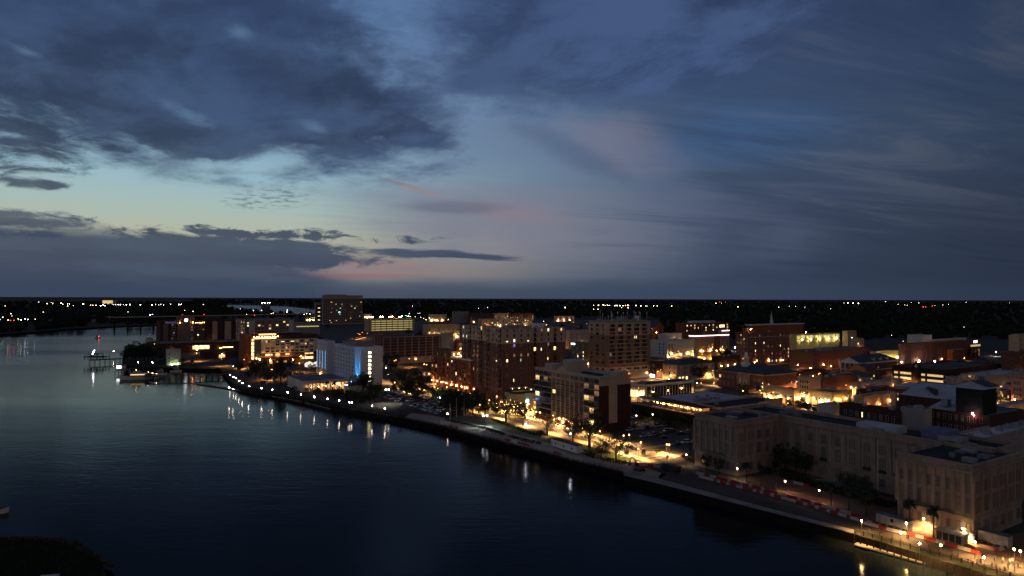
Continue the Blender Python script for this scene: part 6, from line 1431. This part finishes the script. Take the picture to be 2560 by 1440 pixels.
for r_i, l in rows.items():
    l.sort(key=lambda t: t[0])
    for i, (x, o, col, kd) in enumerate(l):
        o['label'] = f'{col} {"SUV" if kd == "suv" else kd} in car park row {["one", "two", "three", "four", "five", "six", "seven", "eight", "nine"][r_i]} from the river, {ORD[i]} from left'
lb_ = [(1575, 1077, 'white', 'sedan', 'white car nearest the condominium end wall in the upper lot'), (1600, 1074, 'white', 'sedan', 'white car parked before the bin shelter in the upper lot'), (1619, 1073, 'black', 'pickup', 'black truck beside the lean-to in the upper lot'), (1645, 1067, 'silver', 'suv', 'pale SUV under the green bank'),
       (1661, 1066, 'white', 'suv', 'white SUV beside the pale one under the green bank'), (1677, 1065, 'black', 'suv', 'dark SUV at the right end of the row under the green bank'), (1609, 1093, 'silver', 'pickup', 'silver pickup in the middle row of the upper lot'), (1622, 1091, 'white', 'sedan', 'white car second in the middle row of the upper lot'),
       (1635, 1089, 'grey', 'suv', 'grey SUV third in the middle row of the upper lot'), (1660, 1085, 'black', 'sedan', 'black sedan parked diagonally behind the red car'), (1669, 1080, 'black', 'suv', 'dark SUV behind the black diagonal sedan'), (1680, 1081, 'dark blue', 'suv', 'dark blue SUV right of the two black cars'), (1660, 1096, 'dark red', 'sedan', 'dark red sedan alone in the upper lot'),
       (1702, 1087, 'black', 'sedan', 'black sedan toward the right of the upper lot'), (1718, 1084, 'grey', 'sedan', 'grey sedan at the right edge of the upper lot'), (1692, 1114, 'black', 'sedan', 'black sedan near the lower right corner of the upper lot'), (1714, 1109, 'white', 'suv', 'white boxy SUV by the utility pole'), (1578, 1122, 'dark blue', 'sedan', 'dark sedan driving on the amber lit street'),
       (1587, 1046, 'white', 'sedan', 'white car under the lamp behind the condominium'), (1146, 1022, 'white', 'sedan', 'white car between the two flagpoles'), (1059, 989, 'silver', 'sedan', 'silver car alone in the lane behind the large car park'), (1392, 1066, 'white', 'sedan', 'white car on the street before the condominium arcade'), (1235, 1028, 'grey', 'suv', 'grey SUV on the street by the lit stair')]
for x, y, col, kd, lb in lb_: car(G(x, y)+Vector((0, 0, .12)), TH+random.choice((0, math.pi))+(math.pi/2 if 'street' in lb else random.uniform(-.2, .2)), col, kd)['label'] = lb
# trailer, excavator, lorry, toilets, container
def cabin(name, lb, p, L, W, H, wall, roof, cat, rz=TH+math.pi/2, nwin=3, lit=False):
    t = thing(name, lb, cat, G(*p), rz); q = MB(); q.box(-L/2, -W/2, .7, L/2, W/2, H, wall); q.build('body', t); q = MB(); q.box(-L/2-.1, -W/2-.1, H, L/2+.1, W/2+.1, H+.15, roof); q.build('roof', t)
    for i in range(nwin): q = MB(); x = -L/2+L*(i+.6)/(nwin+.2); q.box(x-.4, W/2, 1.6, x+.4, W/2+.06, 2.5, W_WARM2 if lit else GLASS); q.build('window', t)
    q = MB(); q.box(L/2-1.2, W/2, .7, L/2-.4, W/2+.05, 2.7, METAL); q.build('door', t)
    for i in range(5): q = MB(); q.box(-L/2+L*i/4.6, -W/2+.2, 0, -L/2+L*i/4.6+.4, W/2-.2, .69, GREY); q.build('support', t)
    return t
cabin('site_trailer', 'long white site trailer on the riverside lawn', (1417, 1126), 18, 3.6, 3.6, WHITE, ROOFD, 'trailer')
cabin('storage_container', 'pale shipping container at the corner of the right limestone wing', (2488, 1362), 7, 2.8, 3.2, WPL, ROOFG, 'container', nwin=0)
cabin('site_shed', 'white site shed behind the barriers left of the lit palms', (2236, 1318), 9, 2.6, 3.0, WPL, ROOFG, 'shed', nwin=1)
tp = G(2378, 1352); t = thing('bin_shelter', 'small flat roofed shelter with dark doors glowing under the right wing', 'shelter', tp, TH+math.pi/2)
q = MB(); q.box(-3.4, -1.5, 0, 3.4, 1.5, 2.4, METAL); q.build('body', t); q = MB(); q.box(-3.7, -1.8, 2.4, 3.7, 1.8, 2.6, WPL); q.build('roof', t)
for i in range(4): q = MB(); q.box(-3.1+i*1.6, 1.5, .2, -1.8+i*1.6, 1.56, 2.2, IRON); q.build('door', t)
q = MB(); q.ball((-1.5, -3.0, 3.2), .22, B_DK, 6, 4); q.tube((-1.5, -3.0, 0), (-1.5, -3.0, 3.0), .05, .05, IRON); q.build('lamp', t)
for i in range(4):
    t = thing('portable_toilet', f'dark blue portable toilet behind the flat shelter, {ORD[i]} from the left', 'toilet', tp+VD*(-3.8+2.0*(3-i))+UD*3.6, TH+math.pi/2, 'portable toilets')
    q = MB(); q.box(-.55, -.55, 0, .55, .55, 2.1, mat('blue_plastic', (.03, .05, .12), .5, .1, 1)); q.build('cabin', t); q = MB(); q.prism([(.6*math.cos(k_*.785), .6*math.sin(k_*.785)) for k_ in range(8)], 2.1, 2.4, WPL); q.build('roof', t); q = MB(); q.box(-.35, .55, .15, .35, .58, 1.95, mat('blue_door', (.05, .08, .18), .5, .1, 1)); q.build('door', t)
t = thing('excavator', 'dark tracked excavator with raised curved arm at the road works', 'excavator', G(1598, 1177), 2.2); YM = mat('plant_orange', (.16, .05, .02), .6, .2, 1)
q = MB()
for s in (-1, 1): q.prism([(x, s*1.1+y) for x, y in ((-1.7, -.3), (1.7, -.3), (1.7, .3), (-1.7, .3))], 0, .8, IRON)
q.build('track', t); q = MB(); q.box(-1.6, -1.2, .9, 1.3, 1.2, 2.0, YM); q.build('body', t); q = MB(); q.box(.0, .1, 2.0, 1.3, 1.2, 3.0, GLASS); q.build('cab', t)
q = MB(); q.tube((1.2, -.3, 1.7), (2.8, -.3, 4.2), .28, .24, YM); q.tube((2.8, -.3, 4.2), (4.4, -.3, 4.4), .24, .2, YM); q.tube((4.4, -.3, 4.4), (5.2, -.3, 1.8), .2, .15, YM); q.build('arm', t); q = MB(); q.box(4.8, -.7, 1.1, 5.6, .1, 1.9, IRON); q.build('bucket', t)
t = thing('dump_truck', 'dark blue lorry with black tipper body parked by the barriers', 'truck', G(1679, 1180)+Vector((0, 0, .1)), TH+math.pi/2); LB = mat('lorry_blue', (.02, .03, .07), .35, .1, 1)
q = MB(); q.box(2.0, -1.2, .7, 3.9, 1.2, 2.7, LB); q.build('cab', t); q = MB(); q.box(3.9, -1.0, 1.6, 3.95, 1.0, 2.5, GLASS); q.build('windscreen', t); q = MB(); q.box(-3.8, -1.25, 1.0, 1.8, 1.25, 2.6, mat('tipper_black', (.02, .02, .02), .7, .3, 1)); q.build('tipper_body', t)
for x in (-3, -1.8, 2.8):
    for s in (-1, 1): q = MB(); q.tube((x, s*.9, .5), (x, s*1.22, .5), .5, .5, IRON, 12); q.build('wheel', t)
# ---- red and white barriers
bar = {}
def barrier(a, b, col, lb, group, h=.85):
    L_ = (b-a).length; d_ = (b-a).normalized(); rz = math.atan2(d_.y, d_.x); t = thing('road_barrier', lb, 'barrier', (a+b)/2, rz, group); m = RED if col == 'r' else WPL
    q = MB(); hl = L_/2-.03; q.prism([(-hl, -.3), (hl, -.3), (hl, .3), (-hl, .3)], .0, .35, m); q.box(-hl, -.12, .35, hl, .12, h, m); q.box(-hl+.1, -.17, h*.62, hl-.1, .17, h*.78, m); q.build('body', t)
    return t
def barline(pts, pat, gname, where):
    P_ = [G(x, y, .12) for x, y in pts]; seg = [(P_[i+1]-P_[i]).length for i in range(len(P_)-1)]; tot = sum(seg); n = len(pat)
    def at(s):
        for i, l in enumerate(seg):
            if s <= l+1e-6: return P_[i]+(P_[i+1]-P_[i])*(s/l)
            s -= l
        return P_[-1]
    c_ = {'r': 0, 'w': 0}
    for i, ch in enumerate(pat):
        cn_ = "red" if ch == "r" else "white"; lb = f'{cn_} barrier in the {where}, {ORD[min(c_[ch], 33)]} {cn_} one from left'; c_[ch] += 1
        barrier(at(tot*i/n), at(tot*(i+1)/n), ch, lb, gname)
barline([(1747, 1193), (1840, 1217), (1940, 1243), (2045, 1272), (2147, 1303)], 'wwwwwrwrrwrrwwrrrwrwrrwrrwwwwrrwrrwrrwrrwwrww', 'barriers in the front row', 'front river road row')
barline([(1740, 1184), (1840, 1208), (1940, 1234), (2045, 1263), (2147, 1293)], 'wwwrrwwrrrrwrrrwrrwrrrwrrrrwwwrrrwrrrwrrwwwwrwwwrr', 'barriers in the rear row', 'rear river road row')
barline([(2147, 1300), (2202, 1317)], 'rrrwwrrr', 'barriers by the boardwalk', 'short red run at the boardwalk start')
barline([(2160, 1310), (2236, 1330), (2290, 1342), (2400, 1372), (2450, 1387)], 'wwwwrrwwwwwrrwwrrrwwrrrwwwrr', 'barriers along the boardwalk', 'run beside the lit boardwalk')
barline([(2488, 1380), (2523, 1370)], 'rwwrw', 'barriers at the lower right corner', 'short run at the lower right corner')
barline([(1570, 1160), (1616, 1164), (1665, 1172)], 'wwwwwwrrwwrr', 'barriers at the road works', 'run behind the excavator')
barline([(1975, 1206), (2025, 1218)], 'rwwwrr', 'courtyard barriers', 'short courtyard run under the lamp')
for i, (x, y) in enumerate(((1125, 1066), (1138, 1069), (1262, 1100), (1268, 1101), (1294, 1108), (1305, 1110), (1314, 1113), (1385, 1132), (1395, 1135))):
    a = G(x, y); barrier(a, a-VD*2.6, 'r', f'loose red barrier on the river promenade, {ORD[i]} from the left', 'loose red barriers on the promenade')
# ---- flagpoles and signs
for x, yb, yt, lb in ((1141, 1042, 996, 'left flagpole behind the river promenade'), (1160, 1040, 1000, 'right flagpole behind the river promenade'), (1958, 1160, 1052, 'tall white flagpole before the left part of the limestone court'), (2195, 1238, 1100, 'tall white flagpole before the right part of the limestone court'), (1785, 962, 908, 'white flagpole by the round tree at the beige corner building'), (1125, 1048, 1010, 'thin grey pole left of the two flagpoles')):
    P = G(x, yb); h = (yb-yt)*P.y/F; t = thing('flagpole', lb, 'flagpole', P); q = MB(); q.tube((0, 0, 0), (0, 0, h), .12, .07, WHITE, 6); q.build('pole', t); q = MB(); q.ball((0, 0, h+.12), .16, METAL, 6, 4); q.build('finial', t)
t = thing('utility_pole', 'dark timber utility pole left of the limestone wing', 'utility pole', G(1725, 1130)); q = MB(); q.tube((0, 0, 0), (0, 0, 12), .22, .15, WOODD, 7); q.build('pole', t); q = MB(); q.box(-1.2, -.06, 11, 1.2, .06, 11.2, WOODD); q.build('crossarm', t)
t = thing('warning_sign', 'diamond warning sign at the kerb of the junction', 'sign', G(1669, 1158), -.2); q = MB(); q.tube((0, 0, 0), (0, 0, 2.4), .04, .04, METAL); q.build('post', t); q = MB(); q.face([(0, -.06, 1.9), (.75, -.06, 2.65), (0, -.06, 3.4), (-.75, -.06, 2.65)], mat('sign_orange', (.35, .12, .02), .5, 0)); q.face([(0, -.04, 1.9), (-.75, -.04, 2.65), (0, -.04, 3.4), (.75, -.04, 2.65)], METAL); q.build('panel', t)
for x, y, lb in ((1568, 1140, 'dark notice board on the lit pavement by the airy tree'), (1609, 1137, 'dark notice board across the lit street from the other board')):
    t = thing('notice_board', lb, 'sign', G(x, y), TH); q = MB(); q.box(-.9, -.1, 0, -.75, .1, 2.2, IRON); q.box(.75, -.1, 0, .9, .1, 2.2, IRON); q.build('post', t); q = MB(); q.box(-.75, -.08, .7, .75, .08, 2.2, DARK); q.build('panel', t)
t = thing('fountain', 'round green-blue fountain basin in the limestone courtyard', 'fountain', G(2068, 1212)); q = MB()
for i in range(20): t0, t1 = i*math.pi/10, (i+1)*math.pi/10; q.prism([(5*math.cos(t0), 5*math.sin(t0)), (5*math.cos(t1), 5*math.sin(t1)), (4.5*math.cos(t1), 4.5*math.sin(t1)), (4.5*math.cos(t0), 4.5*math.sin(t0))], .1, .7, CONC)
q.build('rim', t); q = MB(); q.prism([(4.49*math.cos(i*math.pi/10), 4.49*math.sin(i*math.pi/10)) for i in range(20)], .1, .5, mat('fountain_water', (.02, .12, .11), .1, 0)); q.build('pool', t)
# ---- boats
def boat(name, lb, P, rz, L_, W_, H_, cabin_=True, lit=False, hull=WHITE, masts=0):
    t = thing(name, lb, 'boat', (P.x, P.y, WL), rz); q = MB(); st = [(-.5, .85, 1.0), (-.2, 1.0, .9), (.15, .95, 1.0), (.38, .6, 1.25), (.5, .02, 1.5)]; k = len(q.v)
    for x, w, z in st: q.v += [(x*L_, -w*W_/2, z*H_), (x*L_*.96, -w*W_*.36, -.5), (x*L_*.96, w*W_*.36, -.5), (x*L_, w*W_/2, z*H_)]
    i_ = q.mi(hull); j_ = q.mi(WOOD)
    for s in range(len(st)-1):
        a_ = s*4; b_ = a_+4
        for e_ in range(3): q.f.append((a_+e_, b_+e_, b_+e_+1, a_+e_+1)); q.m.append(i_)
        q.f.append((a_+3, b_+3, b_, a_)); q.m.append(j_)
    q.f.append((0, 1, 2, 3)); q.m.append(i_); q.build('hull', t)
    if cabin_:
        q = MB(); q.box(-L_*.15, -W_*.32, H_*.9, L_*.22, W_*.32, H_+2.2, WPL); q.box(-L_*.28, -W_*.38, H_+2.2, L_*.24, W_*.38, H_+2.4, WPL); q.box(-L_*.02, -W_*.24, H_+2.4, L_*.16, W_*.24, H_+4.0, WPL); q.build('cabin', t)
        q = MB(); q.box(-L_*.14, -W_*.33, H_+1.0, L_*.21, -W_*.321, H_+1.8, W_WARM if lit else GLASS); q.box(-L_*.14, W_*.321, H_+1.0, L_*.21, W_*.33, H_+1.8, W_WARM if lit else GLASS); q.box(0, -W_*.25, H_+2.9, L_*.14, -W_*.241, H_+3.6, GLASS); q.build('cabin_window', t)
    for i in range(masts): q = MB(); q.tube((L_*(-.1+.2*i), 0, H_+2), (L_*(-.1+.2*i), 0, H_+8), .08, .05, METAL, 5); q.build('mast', t)
    if lit:
        for i, (x, z) in enumerate(((-.3, 1.8), (-.4, 1.4), (-.2, 3.0), (.1, 4.8))): q = MB(); q.ball((L_*x, -W_*.3, H_+z), .16, B_DK, 6, 4); q.build('deck_lamp', t)
    return t
boat('charter_boat', 'white charter vessel with lit aft deck moored at the basin mouth', G(349, 948, WL), math.atan2(-.3, -1)+.0, 30, 7.5, 2.6, lit=True, masts=2)
boat('motor_yacht', 'white motor yacht moored by the riverside hotel wall', G(375, 853, WL), 2.6, 26, 6.5, 2.4)
boat('moored_cruiser', 'small pale cruiser at the basin boardwalk behind the charter vessel', G(400, 938, WL), .1, 12, 3.6, 1.5)
boat('moored_cruiser', 'small cabin cruiser near the middle of the basin boardwalk', G(440, 930, WL), .1, 10, 3.4, 1.4)
boat('motorboat', 'white motorboat cut by the left edge of the picture', G(-22, 1286, WL), .5, 9, 3.2, 1.3)
t = boat('launch', 'small launch with a red light out on the river', G(243, 846, WL), .2, 9, 3, 1.2); q = MB(); q.ball((2, 0, 3.0), .45, glow('nav_red', (1, .04, .02), 30), 6, 4); q.ball((0, 0, 4.2), .25, B_COOL, 6, 4); q.build('red_lamp', t)
# near bank rubble and jetty
q = MB(); rr = random.Random(3)
for i in range(260):
    t_ = rr.random(); x = -20+300*t_; yb = 1342+8*t_+(max(0, t_-.55)*95)**1.25*.55; P = G(x+rr.uniform(-6, 6), yb+rr.uniform(0, 8), -1.4); q.ball((P.x, P.y, -1.4), rr.uniform(.25, .8), mat('rubble_stone', (.05, .045, .04), .95, .4, 1), 5, 3, .7)
tag(q.build('rubble_edge'), 'dark rubble along the near bank at the lower left corner', 'rubble', kind='stuff')
q = MB()
for i in range(2500):
    P = G(rr.uniform(-60, 255), rr.uniform(1350, 1445), -1.4)
    if not pin(*proj(P), shp): continue
    a = rr.uniform(0, 6.28); h = rr.uniform(.5, 1.6); q.face([(P.x, P.y, -1.45), (P.x+.3*math.cos(a), P.y+.3*math.sin(a), -1.45), (P.x+.4*math.cos(a), P.y+.5*math.sin(a), -1.4+h)], HEDGE)
tag(q.build('marsh_grass'), 'dark reeds on the near bank at the lower left corner', 'reeds', kind='stuff')
t = thing('jetty_roof', 'small pale boat roof at the bottom edge on the near bank', 'shelter', G(122, 1443, 0), .2); q = MB(); q.box(-2.0, -1, 0, 2.0, 1, .25, ROOFW); q.build('roof', t); q = MB(); q.box(-1.8, -.8, -1.4, 1.8, .8, -.01, DARK); q.build('body', t)
# ---- people
def figure(name, joints, edges, mats_):
    me = bpy.data.meshes.new(name); me.from_pydata([j[0] for j in joints], edges, []); o = bpy.data.objects.new(name, me); C.objects.link(o)
    m = o.modifiers.new('skin', 'SKIN'); 
    for i, j in enumerate(joints): me.skin_vertices[0].data[i].radius = j[1]
    me.skin_vertices[0].data[0].use_root = True
    s = o.modifiers.new('sub', 'SUBSURF'); s.levels = 1
    dg = bpy.context.evaluated_depsgraph_get(); ev = o.evaluated_get(dg); nm = bpy.data.meshes.new_from_object(ev); bpy.data.objects.remove(o); return nm
def mk_person(walk):
    s = .22 if walk else .06; a = .18 if walk else .03
    J = [((0, 0, .95), (.14, .11)), ((0, .0, 1.2), (.13, .10)), ((0, 0, 1.42), (.16, .10)), ((0, 0, 1.53), (.055, .055)), ((0, .015, 1.60), (.08, .09)), ((0, .01, 1.70), (.085, .095)),
         ((.19, 0, 1.42), (.06, .06)), ((.24, -a, 1.15), (.045, .045)), ((.24, -a+.06, .90), (.035, .035)), ((.235, -a+.09, .80), (.04, .025)),
         ((-.19, 0, 1.42), (.06, .06)), ((-.24, a, 1.15), (.045, .045)), ((-.24, a+.08, .92), (.035, .035)), ((-.235, a+.11, .82), (.04, .025)),
         ((.10, 0, .88), (.10, .10)), ((.11, s*.6, .50), (.068, .068)), ((.11, s, .08), (.045, .045)), ((.11, s+.14, .04), (.045, .035)),
         ((-.10, 0, .88), (.10, .10)), ((-.11, -s*.4, .50), (.068, .068)), ((-.11, -s-.05, .09), (.045, .045)), ((-.11, -s+.09, .04), (.045, .035))]
    E = [(0, 1), (1, 2), (2, 3), (3, 4), (4, 5), (2, 6), (6, 7), (7, 8), (8, 9), (2, 10), (10, 11), (11, 12), (12, 13), (0, 14), (14, 15), (15, 16), (16, 17), (0, 18), (18, 19), (19, 20), (20, 21)]
    return figure('body', J, E, None)
SK = mat('skin', (.32, .19, .13), .6, 0); HR = mat('hair', (.03, .02, .015), .7, 0)
TOPS = {'white': (.22, .21, .20), 'dark': (.03, .03, .035), 'red': (.12, .02, .02), 'blue': (.05, .08, .2), 'grey': (.08, .08, .08)}
PM = {}
for wk in (0, 1):
    base = mk_person(wk)
    for cn, c in TOPS.items():
        me = base.copy(); me.materials.clear()
        for m_ in (SK, mat('shirt_'+cn, c, .8, 0), mat('trousers', (.03, .035, .05), .8, 0)): me.materials.append(m_)
        for p in me.polygons: z = p.center.z; p.material_index = 0 if (z > 1.5 or (abs(p.center.x) > .2 and z < 1.12)) else (1 if z > .93 else 2)
        PM[(wk, cn)] = me
hm = MB(); hm.ball((0, -.01, 1.735), .105, HR, 10, 6, .9); HAIR = hm.mesh('hair')
pp = [(2174, 1338), (2186, 1343), (2198, 1339), (2232, 1350), (2271, 1350), (2420, 1412), (2428, 1414), (2442, 1416), (2452, 1412), (2486, 1406), (2507, 1410), (2524, 1413), (2530, 1412), (2480, 1422), (2491, 1430), (2500, 1436), (2512, 1434), (2545, 1424), (2536, 1432), (2520, 1426), (2322, 1372), (2380, 1390), (2395, 1396)]
for i, (x, y) in enumerate(pp):
    cn = random.choice(list(TOPS)); wk = i % 2
    t = thing('person', f'person in a {cn} top on the lit boardwalk', 'person', G(x, y, .05), random.uniform(0, 6.28), 'people strolling on the boardwalk'); put('body', PM[(wk, cn)], t); put('hair', HAIR, t)
ps = sorted([o for o in C.objects if o.name.startswith('person')], key=lambda o: proj(o.location)[0])
for i, o in enumerate(ps): o['label'] = o['label'].split(', ')[0]+f', {ORD[i]} stroller from left'
for x, y, lb in ((1510, 1158, 'lone person standing on the dark promenade below the airy lit tree'), (1096, 1054, 'left person of a pair at the promenade gate'), (1099, 1055, 'right person of a pair at the promenade gate'), (942, 1028, 'person walking between riverwalk lamps by the large car park')):
    t = thing('person', lb, 'person', G(x, y, .05), 1.0); put('body', PM[(1, 'dark')], t); put('hair', HAIR, t)
# parasols on the restaurant terraces
for i, (x, y) in enumerate(((1281, 968), (1298, 967), (1314, 966), (1328, 970))):
    P = G(x, y, 15.5); t = thing('parasol', f'glowing parasol on the podium terrace, {ORD[i]} from the left', 'parasol', (P.x, P.y, 12.4), 0, 'terrace parasols'); q = MB(); q.tube((0, 0, 0), (0, 0, 3), .05, .05, IRON); q.build('pole', t)
    q = MB()
    for k_ in range(8): a0, a1 = k_*.785, (k_+1)*.785; q.face([(1.7*math.cos(a0), 1.7*math.sin(a0), 2.5), (1.7*math.cos(a1), 1.7*math.sin(a1), 2.5), (0, 0, 3.2)], WHITE)
    q.build('canopy', t); q = MB(); q.ball((0, -.2, 2.3), .14, B_DK, 6, 4); q.build('lamp', t)
bpy.context.view_layer.update()
flush_rest(); finish_labels()
